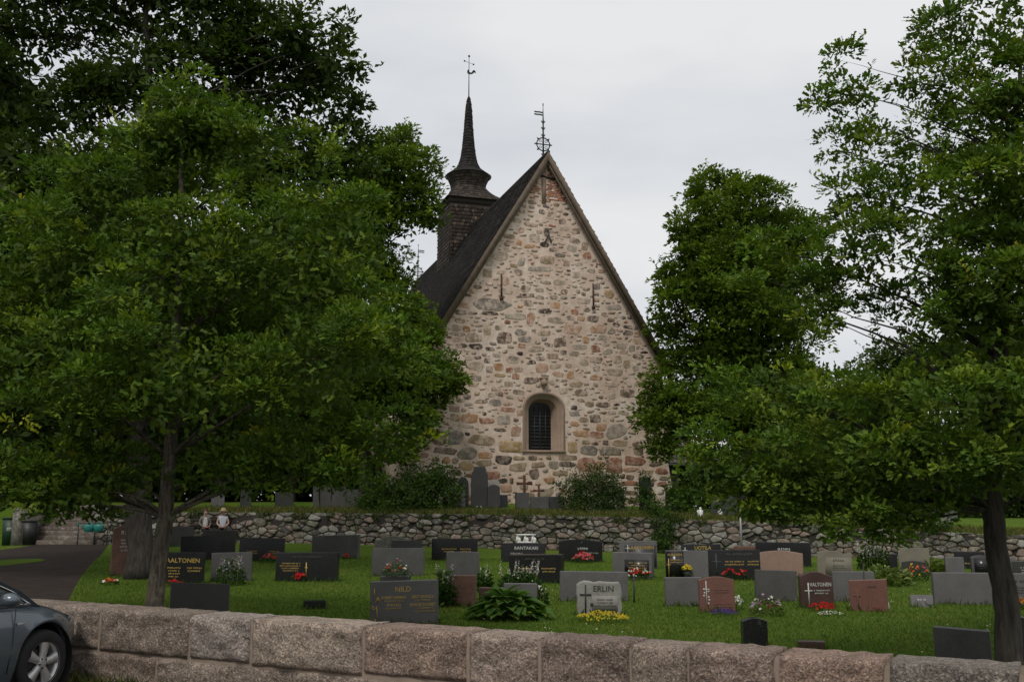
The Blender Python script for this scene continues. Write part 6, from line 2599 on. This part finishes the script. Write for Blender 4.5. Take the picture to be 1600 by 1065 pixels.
# lamp on the terrace, right
p = at(1323, 800, 44.5)
p.z = gz(p.x, p.y)
root = empty("path_lamp", p)
tag(root, "slim path lamp with pale globe head amid the right oak's leaves", "lamp")
H_ = at(1323, 737, 44.5).z - p.z
mb = MB()
mb.tube([(0, 0, -.1), (0, 0, H_ - .2)], .04, 8)
mb.build("lamp_pole", MAT["grey_metal"], root)
lathe("lamp_head", [(.05, H_ - .25), (.16, H_ - .16), (.18, H_ - .06), (.12, H_ + .04), (.02, H_ + .08)], "lamp_globe", root)

# pale monument at the head of the steps
p = at(155, 800, 50.0)
p.z = gz(p.x, p.y)
root = empty("pale_obelisk", p)
tag(root, "tapering pale stone obelisk at the head of the steps", "monument")
H_ = at(155, 764, 50.0).z - p.z
mb = MB()
mb.box((0, 0, .15), (.75, .75, .5))
mb.build("plinth", MAT["light_granite"], root)
V = [(s * .27, t * .27, .4) for s, t in ((-1, -1), (1, -1), (1, 1), (-1, 1))] + [(s * .15, t * .15, H_ - .2) for s, t in ((-1, -1), (1, -1), (1, 1), (-1, 1))] + [(0, 0, H_)]
obj_from("shaft", V, [(0, 1, 5, 4), (1, 2, 6, 5), (2, 3, 7, 6), (3, 0, 4, 7), (4, 5, 8), (5, 6, 8), (6, 7, 8), (7, 4, 8)], MAT["light_granite"], root)

# green bin with a notice, far left
p = ground_at(15, 851)
k = ppm(p)
root = empty("waste_bin", p, math.atan2(-p.x, p.y))
tag(root, "dark green waste bin with a white notice at the left edge", "bin")
w, h = 25 / k, 40 / k
V = [(-w * .44, -w * .4, 0), (w * .44, -w * .4, 0), (w * .44, w * .4, 0), (-w * .44, w * .4, 0), (-w * .5, -w * .46, h), (w * .5, -w * .46, h), (w * .5, w * .46, h), (-w * .5, w * .46, h)]
obj_from("bin_body", V, [(3, 2, 1, 0), (4, 5, 6, 7), (0, 1, 5, 4), (1, 2, 6, 5), (2, 3, 7, 6), (3, 0, 4, 7)], MAT["green_plastic"], root)
mb = MB()
mb.box((0, 0, h + .035), (w * 1.08, w * 1.0, .07))
o = mb.build("lid", MAT["green_plastic"], root)
bevel_mesh(o.data, .02, 2)
mb = MB()
mb.box((0, -w * .47, h * .72), (12 / k, .012, 15 / k))
o = mb.build("notice", MAT["paper"], root)
o.rotation_euler = (R(-2), 0, 0)
p = ground_at(44, 851)
root = empty("waste_bin", p, math.atan2(-p.x, p.y))
tag(root, "black waste bin between the green one and the steps", "bin")
w, h = 24 / k, 36 / k
V = [(-w * .44, -w * .4, 0), (w * .44, -w * .4, 0), (w * .44, w * .4, 0), (-w * .44, w * .4, 0), (-w * .5, -w * .46, h), (w * .5, -w * .46, h), (w * .5, w * .46, h), (-w * .5, w * .46, h)]
obj_from("bin_body", V, [(3, 2, 1, 0), (4, 5, 6, 7), (0, 1, 5, 4), (1, 2, 6, 5), (2, 3, 7, 6), (3, 0, 4, 7)], MAT["planter_black"], root)
mb = MB()
mb.box((0, 0, h + .03), (w * 1.06, w * 1.0, .06))
o = mb.build("lid", MAT["planter_black"], root)
bevel_mesh(o.data, .02, 2)

# watering cans hung from a rack
yr = 43.0
pr = at(146, 817, yr)
root = empty("can_rack", Vector((pr.x, yr, gz(pr.x, yr))))
tag(root, "low grey rack holding watering cans at the foot of the steps", "rack")
hz = pr.z - gz(pr.x, yr)
for s in (-.62, .62):
    mb = MB()
    mb.tube([(s, 0, -.05), (s, 0, hz + .05)], .025, 8)
    mb.build("post", MAT["iron"], root)
mb = MB()
mb.tube([(-.62, 0, hz), (.62, 0, hz)], .018, 8)
mb.build("rail", MAT["iron"], root)


def watering_can(px, label):
    q = at(px, 823, yr - .08)
    root = empty("watering_can", q)
    tag(root, label, "watering can")
    lathe("can_body", [(.15, -.20), (.19, -.17), (.21, .02), (.18, .10), (.13, .12)], "teal_plastic", root, 14).scale = (1.05, .7, 1)
    mb = MB()
    mb.tube([(-.14, 0, -.12), (-.34, 0, .06), (-.46, 0, .13)], [.04, .03, .02], 8)
    mb.build("spout", MAT["teal_plastic"], root, True)
    mb = MB()
    mb.tube([(-.14, 0, .10), (-.04, 0, .20), (.10, 0, .20), (.19, 0, .04), (.17, 0, -.08)], .018, 8)
    mb.build("handle", MAT["teal_plastic"], root, True)
    mb = MB()
    mb.ball((-.48, 0, .14), (.035, .045, .045), 8, 6)
    mb.build("rose", MAT["teal_plastic"], root, True)


watering_can(139, "left of two turquoise watering cans hanging by the steps")
watering_can(154, "right of two turquoise watering cans hanging by the steps")


# ------------------------------------------------------------------ lawn detail
def blade_field(name, pts, h0, h1, pal, seed, label, spread=.02, cat="grass"):
    rng = np.random.default_rng(seed)
    n_ = len(pts)
    a = rng.uniform(0, 6.28, n_)
    h = rng.uniform(h0, h1, n_)
    w = .004 + .10 * h
    d = np.stack([np.cos(a), np.sin(a), np.zeros(n_)], 1)
    lean = np.stack([rng.normal(size=n_), rng.normal(size=n_), np.zeros(n_)], 1) * (h * .45)[:, None]
    V = np.stack([pts - d * w[:, None], pts + d * w[:, None], pts + lean + np.array([0, 0, 1]) * h[:, None]], 1).reshape(-1, 3)
    F = np.arange(n_ * 3).reshape(-1, 3)
    c = np.array(pal)[rng.integers(0, len(pal), n_)] * rng.uniform(.7, 1.3, (n_, 1))
    o = obj_from(name, V, [F], MAT["grass_blade"], None, np.repeat(c, 3, axis=0))
    tag(o, label, cat, kind="stuff")


def lawn_blades():
    rng = np.random.default_rng(8)
    n_ = 280000
    Y = 8 + 26 * rng.random(n_) ** 1.35
    X = (rng.random(n_) * 1.16 - .58) * Y
    # behind the wall only
    side = (X - (W0 - wn_ * (WALL_T + .02)).x) * wn_.x + (Y - (W0 - wn_ * (WALL_T + .02)).y) * wn_.y
    keep = side < 0
    # not on the path
    zz = low_z(X, Y)
    depth = Y * CP + (zz - 1.9) * SP
    px = 800 + X / depth * FPX
    py = 532.5 - ((zz - 1.9) * CP - Y * SP) / depth * FPX
    edge = np.interp(py, [857, 866, 880, 898, 918, 940, 962], [165, 158, 143, 128, 116, 106, 98])
    keep &= ~((px < edge + 2) & (py < 1000))
    keep &= rng.random(n_) < .9
    P = np.stack([X, Y, zz], 1)[keep]
    blade_field("grass_blades", P, .018, .055, [(.056, .110, .012), (.074, .136, .015), (.092, .142, .020), (.046, .094, .012), (.125, .138, .036)], 9, "short mown grass blades of the churchyard lawn")
    # white clover heads and daisies
    n2 = 700
    Y = 9 + 20 * rng.random(n2)
    X = (rng.random(n2) * .62 - .06) * Y
    cl = np.array([noise.noise(Vector((x * .5, y * .5, 3))) for x, y in zip(X, Y)])
    side = (X - (W0 - wn_ * (WALL_T + .05)).x) * wn_.x + (Y - (W0 - wn_ * (WALL_T + .05)).y) * wn_.y
    kp = (cl > .12) & (side < 0)
    X, Y = X[kp], Y[kp]
    P = np.stack([X, Y, low_z(X, Y) + .05], 1)
    nn = np.tile(np.array([[0, -.4, 1.0]]), (len(P), 1)) + rng.normal(size=P.shape) * .2
    o = blossoms_mesh("clover_heads", P, nn, .012 * rng.uniform(.7, 1.5, len(P)), np.tile(np.array([[.5, .5, .42]]), (len(P), 1)), rng, None)
    tag(o, "scattered white clover heads in the lawn", "clover", kind="stuff")
    # dry fringe along the top of the dry-stone wall and the terrace edge
    n3 = 26000
    X = rng.uniform(-17.5, 24, n3)
    Y = wall_y(X) + rng.uniform(-.12, 1.6, n3) ** 1.0
    Z = np.where(Y > wall_y(X) + .1, up_z(X, Y), wall_top(X) - .02)
    blade_field("terrace_grass", np.stack([X, Y, Z], 1), .05, .20, [(.075, .095, .02), (.11, .105, .03), (.05, .085, .015), (.16, .12, .05)], 10, "longer yellowish grass along the terrace edge above the wall")
    # tufts rooted in the joints of the dry-stone wall
    n5 = 9000
    X = rng.uniform(-17.5, 24, n5)
    cl = np.array([noise.noise(Vector((float(a) * 1.3, 7, 1))) for a in X])
    X = X[cl > .05]
    v = rng.random(len(X))
    v = np.where(rng.random(len(X)) < .55, .8 + .2 * v, v)
    Z = low_z(X, 40.0) + v * (wall_top(X) - low_z(X, 40.0))
    blade_field("wall_tufts", np.stack([X, wall_y(X) - .12, Z - .03], 1), .05, .22, [(.05, .085, .018), (.085, .10, .028), (.038, .066, .014)], 13, "grass and moss tufts growing in the dry-stone wall")
    # weeds at the foot of the granite wall
    n4 = 5200
    s = rng.uniform(-3, 14, n4)
    cl = np.array([noise.noise(Vector((float(a) * 1.1, 2, 2))) for a in s])
    kp = cl > -.05
    s = s[kp]
    o_ = rng.uniform(.02, .5, len(s)) ** 1.3
    P = np.array(W0)[None] + np.array(wd)[None] * s[:, None] + np.array(wn_)[None] * o_[:, None]
    P[:, 2] = .005
    blade_field("verge_weeds", P, .03, .16, [(.05, .085, .018), (.075, .10, .025), (.12, .10, .04), (.04, .065, .015)], 11, "straggly weeds at the foot of the granite wall")


lawn_blades()


def foot_tufts():
    """longer grass left standing against the stones where the mower cannot reach"""
    rng = np.random.default_rng(77)
    pts = []
    for o in list(COL.objects):
        if o.name.split(".")[0] == "gravestone":
            xs = [v.co.x for v in o.data.vertices]
            ys = [v.co.y for v in o.data.vertices]
            n_ = int(90 * (max(xs) - min(xs)) + 12)
            for q in range(n_):
                x = rng.uniform(min(xs) - .05, max(xs) + .05)
                y = (min(ys) if rng.random() < .75 else max(ys)) + rng.normal() * .03
                c, s = math.cos(o.rotation_euler.z), math.sin(o.rotation_euler.z)
                X, Y = o.location.x + c * x - s * y, o.location.y + s * x + c * y
                pts.append((X, Y, gz(X, Y)))
    blade_field("stone_foot_grass", np.array(pts), .05, .15, [(.044, .088, .012), (.058, .105, .016), (.085, .115, .028)], 12, "longer grass standing against the feet of the gravestones")


foot_tufts()
# ------------------------------------------------------------------ bench and two seated people
simple_mat("skin", (.40, .235, .17), .6, var=.08)
simple_mat("hair_brown", (.055, .026, .014), .7, var=.3)
simple_mat("straw", (.34, .25, .14), .85, var=.15)
simple_mat("jacket", (.15, .135, .115), .9, var=.2)
simple_mat("white_shirt", (.52, .49, .45), .9, var=.08)
simple_mat("dark_cloth", (.020, .015, .016), .95, var=.2)
simple_mat("wine_cloth", (.16, .02, .022), .9, var=.2)
m, nt, n, l, b = new_mat("striped_shirt")
wv = nt.nodes.new("ShaderNodeTexWave")
wv.bands_direction = 'Z'
wv.inputs['Scale'].default_value = 7.5
tc = nt.nodes.new("ShaderNodeTexCoord")
l.new(tc.outputs['Object'], wv.inputs['Vector'])
l.new(n_ramp(nt, wv.outputs[1], [(.35, (.30, .33, .42)), (.65, (.60, .61, .63))]), b.inputs['Base Color'])
b.inputs['Roughness'].default_value = .9


def person(px, label, top_mat, sleeves_mat, lower_mat, seat_y, turn):
    px_p = at(px, 822, seat_y)
    zg = gz(px_p.x, seat_y)
    root = empty("person", Vector((px_p.x, seat_y, zg + .12)), math.atan2(-px_p.x, seat_y) + turn)
    tag(root, label, "person")
    J, E, Rr = [], [], []

    def jt(p, r_, par=None):
        J.append(p)
        Rr.append(r_)
        if par is not None:
            E.append((par, len(J) - 1))
        return len(J) - 1

    pel = jt((0, 0, .50), (.155, .12))
    wst = jt((0, .01, .66), (.125, .10), pel)
    ch = jt((0, .015, .86), (.155, .105), wst)
    nb = jt((0, .02, .985), (.085, .075), ch)
    nk = jt((0, .005, 1.05), (.050, .052), nb)
    hd0 = jt((0, -.01, 1.12), (.072, .085), nk)
    hd1 = jt((0, -.012, 1.20), (.083, .098), hd0)
    jt((0, 0, 1.275), (.055, .065), hd1)
    nose = jt((0, -.105, 1.165), (.016, .02), hd0)
    for s in (-1, 1):
        sh = jt((s * .165, .02, .945), (.062, .060), ch)
        el = jt((s * .235, -.02, .70), (.042, .042), sh)
        wr = jt((s * .12, -.22, .585), (.030, .028), el)
        pm = jt((s * .07, -.285, .575), (.032, .020), wr)
        for q in range(4):
            k1 = jt((s * (.045 - .006 * q), -.31 - .008 * q, .588 - .014 * q), (.0095, .0095), pm)
            jt((s * (.005 - .012 * q), -.322 - .006 * q, .580 - .016 * q), (.008, .008), k1)
        jt((s * .06, -.275, .612), (.0105, .0105), pm)
        hp = jt((s * .10, -.03, .475), (.095, .085), pel)
        kn = jt((s * .13, -.44, .49), (.062, .062), hp)
        an = jt((s * .12, -.43, .09), (.040, .042), kn)
        jt((s * .13, -.58, .035), (.040, .030), an)
    me = bpy.data.meshes.new("person_base")
    me.from_pydata(J, E, [])
    o = bpy.data.objects.new("body", me)
    COL.objects.link(o)
    sk = o.modifiers.new("skin", 'SKIN')
    for v, r_ in zip(me.skin_vertices[0].data, Rr):
        v.radius = r_
    me.skin_vertices[0].data[pel].use_root = True
    ss = o.modifiers.new("sub", 'SUBSURF')
    ss.levels = ss.render_levels = 1
    dg = bpy.context.evaluated_depsgraph_get()
    m2 = bpy.data.meshes.new_from_object(o.evaluated_get(dg))
    bpy.data.objects.remove(o)
    m2.materials.clear()
    for nm in ("skin", top_mat, sleeves_mat, lower_mat, "white_shirt"):
        m2.materials.append(MAT[nm])
    for p in m2.polygons:
        c = p.center
        p.use_smooth = True
        if c.z > 1.02:
            p.material_index = 0
        elif c.y < -.19 and c.z > .53 and abs(c.x) < .16 and c.z < .66 and c.y < -.21:
            p.material_index = 0
        elif abs(c.x) > .17 and c.z > .56:
            p.material_index = 2
        elif c.z > .57 and c.y > -.16:
            p.material_index = 4 if (top_mat == "jacket" and abs(c.x) < .055 and c.y < -.05) else 1
        elif c.z > .57:
            p.material_index = 2
        else:
            p.material_index = 3
    link(bpy.data.objects.new("body", m2), root)
    return root


SEAT_Y = float(wall_y(-13.0)) - .55
pb = at(334, 822, SEAT_Y)
zb = gz(pb.x, SEAT_Y)
bench = empty("park_bench", Vector((pb.x, SEAT_Y, zb)), math.atan2(-pb.x, SEAT_Y))
bench.scale = (1, 1, 1.28)
tag(bench, "dark wooden bench against the dry-stone wall under the two people", "bench")
for i in range(4):
    mb = MB()
    mb.box((0, -.28 + .12 * i, .385), (1.9, .10, .035))
    mb.build("seat_slat", MAT["dark_wood"], bench)
for i in range(2):
    mb = MB()
    mb.box((0, .22, .58 + .16 * i), (1.9, .03, .11))
    mb.build("back_slat", MAT["dark_wood"], bench)
for x in (-.8, .8):
    for y in (-.26, .16):
        mb = MB()
        mb.box((x, y, .17), (.06, .06, .40))
        mb.build("leg", MAT["iron"], bench)
    mb = MB()
    mb.box((x, .245, .48), (.05, .03, .62))
    mb.build("back_post", MAT["iron"], bench)

p1 = person(320, "woman with auburn hair in an open grey jacket over a white shirt, seated", "jacket", "jacket", "dark_cloth", SEAT_Y, .25)
mb = MB()
mb.ball((0, .022, 1.225), (.098, .108, .095), 12, 8)
mb.ball((0, .065, 1.12), (.085, .055, .11), 10, 8)
mb.build("hair", MAT["hair_brown"], p1, True)
mb = MB()
mb.box((.03, -.30, .54), (.22, .14, .03))
mb.build("red_purse", MAT["wine_cloth"], p1)
p2 = person(348, "woman in a straw hat and pale striped shirt, seated at right on the bench", "striped_shirt", "skin", "dark_cloth", SEAT_Y, -.05)
lathe("sun_hat", [(.185, 1.205), (.175, 1.222), (.105, 1.235), (.098, 1.30), (.07, 1.335), (.01, 1.345)], "straw", p2, 18)
mb = MB()
mb.ball((0, .03, 1.17), (.093, .09, .09), 10, 8)
mb.build("hair", MAT["hair_brown"], p2, True)


# ------------------------------------------------------------------ parked car, nose to the wall
m, nt, n, l, b = new_mat("car_paint")
b.inputs['Base Color'].default_value = (.030, .040, .048, 1)
b.inputs['Metallic'].default_value = .35
b.inputs['Roughness'].default_value = .32
b.inputs['Coat Weight'].default_value = .8
b.inputs['Coat Roughness'].default_value = .04
l.new(n_mix(nt, n_noise(nt, 900, 2), (.070, .088, .106), (.105, .130, .152)), b.inputs['Base Color'])
simple_mat("tyre_rubber", (.014, .014, .014), .85, var=.2, nscale=30, bump=.2)
simple_mat("alloy", (.50, .49, .48), .38, metal=.55, var=.08)
simple_mat("chrome", (.62, .62, .62), .12, metal=1.0, var=.02)
simple_mat("car_glass", (.010, .012, .013), .05, var=.1)
simple_mat("black_trim", (.012, .012, .012), .6, var=.1)
simple_mat("lamp_lens", (.30, .31, .32), .1, var=.1)


def make_car():
    WR, WXF, WXR, TRK = .335, 1.36, -1.36, .77
    P = on_z(65, 1035, .335)
    head = R(72)
    rot = Matrix.Rotation(head, 3, 'Z')
    loc = P - rot @ Vector((WXF, -TRK - .08, .335))
    loc.z = 0
    car = empty("parked_car", loc, head)
    tag(car, "dark blue-grey car parked nose to the granite wall at left", "car")
    AR = .395

    def zb(x):
        z = .20 + (.06 * max(0, (x - 1.8) / .45) ** 2)
        for xw in (WXF, WXR):
            d = abs(x - xw)
            if d < AR:
                z = max(z, .335 + math.sqrt(AR * AR - d * d))
        return z

    def hw(x):
        if x > 1.3:
            t = (x - 1.3) / .95
            return .905 - .42 * t ** 2.3 - .045 * t
        if x < -1.5:
            t = (-1.5 - x) / .75
            return .905 - .16 * t ** 2.2
        return .905

    def shoulder(x):
        return np.interp(x, [-2.25, -1.9, -1.0, 0, .9, 1.4, 1.9, 2.15, 2.25], [.86, .96, .965, .94, .93, .87, .755, .65, .57])

    def topz(x):
        return np.interp(x, [-2.25, -1.9, -1.0, .6, 1.0, 1.5, 1.95, 2.15, 2.25], [.90, 1.02, 1.0, 1.0, .99, .915, .79, .68, .60])

    xs = sorted(set([round(v, 4) for v in np.concatenate([np.linspace(-2.25, 2.25, 46), np.linspace(WXF - AR, WXF + AR, 27), np.linspace(WXR - AR, WXR + AR, 27), [2.2, 2.23]])]))
    V, F = [], []
    NP = 11
    for x in xs:
        b_, w, s, t = zb(x), hw(x), float(shoulder(x)), float(topz(x))
        arch = max(0, 1 - min(abs(x - WXF), abs(x - WXR)) / .52)
        fl = .012 * arch
        sec = [(w * .93 + fl, b_), (w * .975 + fl, max(.32, b_ + .012)), (w + fl, max(.50, b_ + .03)), (w + fl * .8, max(.62, b_ + .05)), (w * .995, max(.74, b_ + .07)), (w * .978, max(s - .05, b_ + .09)), (w * .945, max(s, b_ + .11)),
               (w * .80, max(t - .025, b_ + .12)), (w * .55, t - .002), (w * .25, t + .012), (0, t + .016)]
        for y, z in sec:
            V.append((x, -y, z))
        for y, z in reversed(sec[:-1]):
            V.append((x, y, z))
    M = 2 * NP - 1
    for i in range(len(xs) - 1):
        for k in range(M - 1):
            F.append((i * M + k, (i + 1) * M + k, (i + 1) * M + k + 1, i * M + k + 1))
    F.append(tuple((len(xs) - 1) * M + k for k in range(M)))
    F.append(tuple(reversed(range(M))))
    body = obj_from("body", V, F, MAT["car_paint"], car, smooth=True)
    # dark underside and wheel housings
    mb = MB()
    mb.box((0, 0, .40), (4.0, .86, .36))
    for xw in (WXF, WXR):
        for s in (-1, 1):
            mb.tube([(xw, s * .45, .335), (xw, s * .46, .335), (xw, s * .88, .335)], [.02, AR + .02, AR + .006], 28, False)
    mb.build("underbody", MAT["black_trim"], car)
    # cabin
    side = [(1.34, .90), (1.06, 1.08), (.56, 1.33), (.05, 1.445), (-.7, 1.45), (-1.25, 1.38), (-1.75, 1.12), (-2.0, .97)]
    V, F = [], []
    for x, z in side:
        k = (z - .92) / .53
        y = .855 - .27 * k ** 1.15
        if x > 1.2:
            y = .80
        V += [(x, -y, z), (x, -y * .6, z + .02), (x, 0, z + .028), (x, y * .6, z + .02), (x, y, z)]
    for i in range(len(side) - 1):
        for k in range(4):
            F.append((i * 5 + k, (i + 1) * 5 + k, (i + 1) * 5 + k + 1, i * 5 + k + 1))
    for s in (0, 4):
        idx = [i * 5 + s for i in range(len(side))]
        F.append(tuple(idx if s == 0 else reversed(idx)))
    obj_from("cabin", V, F, MAT["car_paint"], car, smooth=False)
    # side windows, trim, pillars
    def on_side(x, z, s, o_=.006):
        k = max(0, (z - .92) / .53)
        return (x, s * (.855 - .27 * k ** 1.15 + o_), z)
    for s in (-1, 1):
        win = [(1.10, .955), (.93, 1.075), (.48, 1.285), (.05, 1.38), (-.28, 1.385), (-.28, .965)]
        win2 = [(-.36, .968), (-.36, 1.385), (-.7, 1.385), (-1.2, 1.31), (-1.5, 1.15), (-1.5, 1.02)]
        for wdw in (win, win2):
            Vw = [on_side(x, z, s) for x, z in wdw]
            f = tuple(range(len(wdw)))
            g_ = obj_from("side_window", Vw, [f if s > 0 else tuple(reversed(f))], MAT["car_glass"], car)
        mb = MB()
        mb.tube([on_side(x, z, s, .012) for x, z in [(-1.5, .995), (-.3, .955), (1.13, .945), (.94, 1.085), (.48, 1.30), (.05, 1.395), (-.7, 1.40), (-1.22, 1.325)]], .012, 6)
        mb.build("window_trim", MAT["chrome"], car, True)
        mb = MB()
        mb.ball((.74, s * .98, 1.02), (.09, .11, .075), 12, 8)
        mb.box((.74, s * .89, .98), (.05, .12, .03))
        mb.build("door_mirror", MAT["car_paint"], car, True)
        mb = MB()
        mb.box((.98, s * (hw(.98) + .002), .765), (.10, .012, .028))
        mb.build("side_repeater", MAT["lamp_lens"], car)
        mb = MB()
        mb.box((.42, s * (.905), .80), (.16, .03, .03))
        mb.build("door_handle", MAT["chrome"], car)
        for xg in (.90, -.32):
            mb = MB()
            mb.tube([(xg, s * .9065, .93), (xg - .01, s * .9075, .60), (xg - .04, s * .890, .30)], .004, 4)
            mb.build("panel_gap", MAT["black_trim"], car)
        # headlight wrapping the nose, tail light
        V, F = [], []
        for i, x in enumerate((1.78, 1.9, 2.02, 2.12, 2.19)):
            w = hw(x) * .985 + .004
            zt_ = float(shoulder(x)) - .005
            V += [(x, s * w, zt_ - .13 + .02 * i), (x, s * w * .985, zt_ - .02 + .004 * i)]
            if i:
                f = (2 * i - 2, 2 * i, 2 * i + 1, 2 * i - 1)
                F.append(f if s < 0 else tuple(reversed(f)))
        obj_from("headlight", V, F, MAT["lamp_lens"], car)
        mb = MB()
        mb.box((-2.2, s * .66, .82), (.1, .22, .16))
        mb.build("tail_light", MAT["wine_cloth"], car)
    V = [(1.29, -.72, .935), (1.29, .72, .935), (.60, .60, 1.30), (.60, -.60, 1.30)]
    obj_from("windscreen", [(x + .012, y, z + .03) for x, y, z in V], [(0, 1, 2, 3)], MAT["car_glass"], car)
    mb = MB()
    mb.box((2.21, 0, .50), (.06, .9, .16))
    mb.build("grille", MAT["black_trim"], car)
    # wheels
    def wheel(x, s):
        w = empty("wheel", (x, s * TRK, .335), 0 if s < 0 else math.pi, car)
        tp = [(.215, -.10), (.235, -.112), (.30, -.112), (.326, -.095), (.335, -.06), (.335, .06), (.326, .095), (.30, .112), (.235, .112), (.215, .10)]
        n_ = 40
        V, F = [], []
        for k in range(n_):
            a = 2 * math.pi * k / n_
            for r_, y in tp:
                V.append((r_ * math.cos(a), y, r_ * math.sin(a)))
        m_ = len(tp)
        for k in range(n_):
            k2 = (k + 1) % n_
            for i in range(m_ - 1):
                F.append((k * m_ + i, k2 * m_ + i, k2 * m_ + i + 1, k * m_ + i + 1))
        obj_from("tyre", V, F, MAT["tyre_rubber"], w, smooth=True)
        mb = MB()
        # rim: flange ring, barrel, five broad spokes, hub
        rp = [(.226, -.108), (.222, -.095), (.205, -.090), (.198, -.05), (.195, .08)]
        V, F = [], []
        for k in range(n_):
            a = 2 * math.pi * k / n_
            for r_, y in rp:
                V.append((r_ * math.cos(a), y, r_ * math.sin(a)))
        m_ = len(rp)
        for k in range(n_):
            k2 = (k + 1) % n_
            for i in range(m_ - 1):
                F.append((k * m_ + i, k2 * m_ + i, k2 * m_ + i + 1, k * m_ + i + 1))
        mb.add(V, F)
        for k in range(5):
            a = 2 * math.pi * (k + .12) / 5
            c, s_ = Vector((math.cos(a), 0, math.sin(a))), Vector((-math.sin(a), 0, math.cos(a)))
            vs = []
            for r_, hw_, y in ((.035, .030, -.088), (.12, .036, -.098), (.204, .058, -.092)):
                for t in (-1, 1):
                    vs.append(c * r_ + s_ * hw_ * t + Vector((0, y, 0)))
                vs.append(c * r_ + Vector((0, y - .014, 0)))
                for t in (-1, 1):
                    vs.append(c * r_ + s_ * hw_ * t + Vector((0, y + .04, 0)))
            fs = []
            for i in range(2):
                o_, q = i * 5, (i + 1) * 5
                fs += [(o_, o_ + 2, q + 2, q), (o_ + 2, o_ + 1, q + 1, q + 2), (o_ + 1, o_ + 4, q + 4, q + 1), (o_ + 3, o_, q, q + 3)]
            mb.add(vs, fs)
        mb.tube([(0, -.06, 0), (0, -.098, 0), (0, -.104, 0)], [.062, .058, .034], 18)
        mb.build("rim", MAT["alloy"], w)
        mb = MB()
        for k in range(5):
            a = 2 * math.pi * (k + .62) / 5
            mb.tube([(.048 * math.cos(a), -.09, .048 * math.sin(a)), (.048 * math.cos(a), -.107, .048 * math.sin(a))], .010, 8)
        mb.build("wheel_bolts", MAT["black_trim"], w)
        mb = MB()
        mb.tube([(0, .0, 0), (0, -.03, 0)], .15, 24)
        mb.build("brake_disc", MAT["iron"], w)
    for x in (WXF, WXR):
        for s in (-1, 1):
            wheel(x, s)
    nose = loc + rot @ Vector((2.25, 0, 0))
    print("car nose to wall", (nose - W0).dot(wn_), "corner", (loc + rot @ Vector((2.1, .75, 0)) - W0).dot(wn_), (loc + rot @ Vector((2.1, -.75, 0)) - W0).dot(wn_))


make_car()
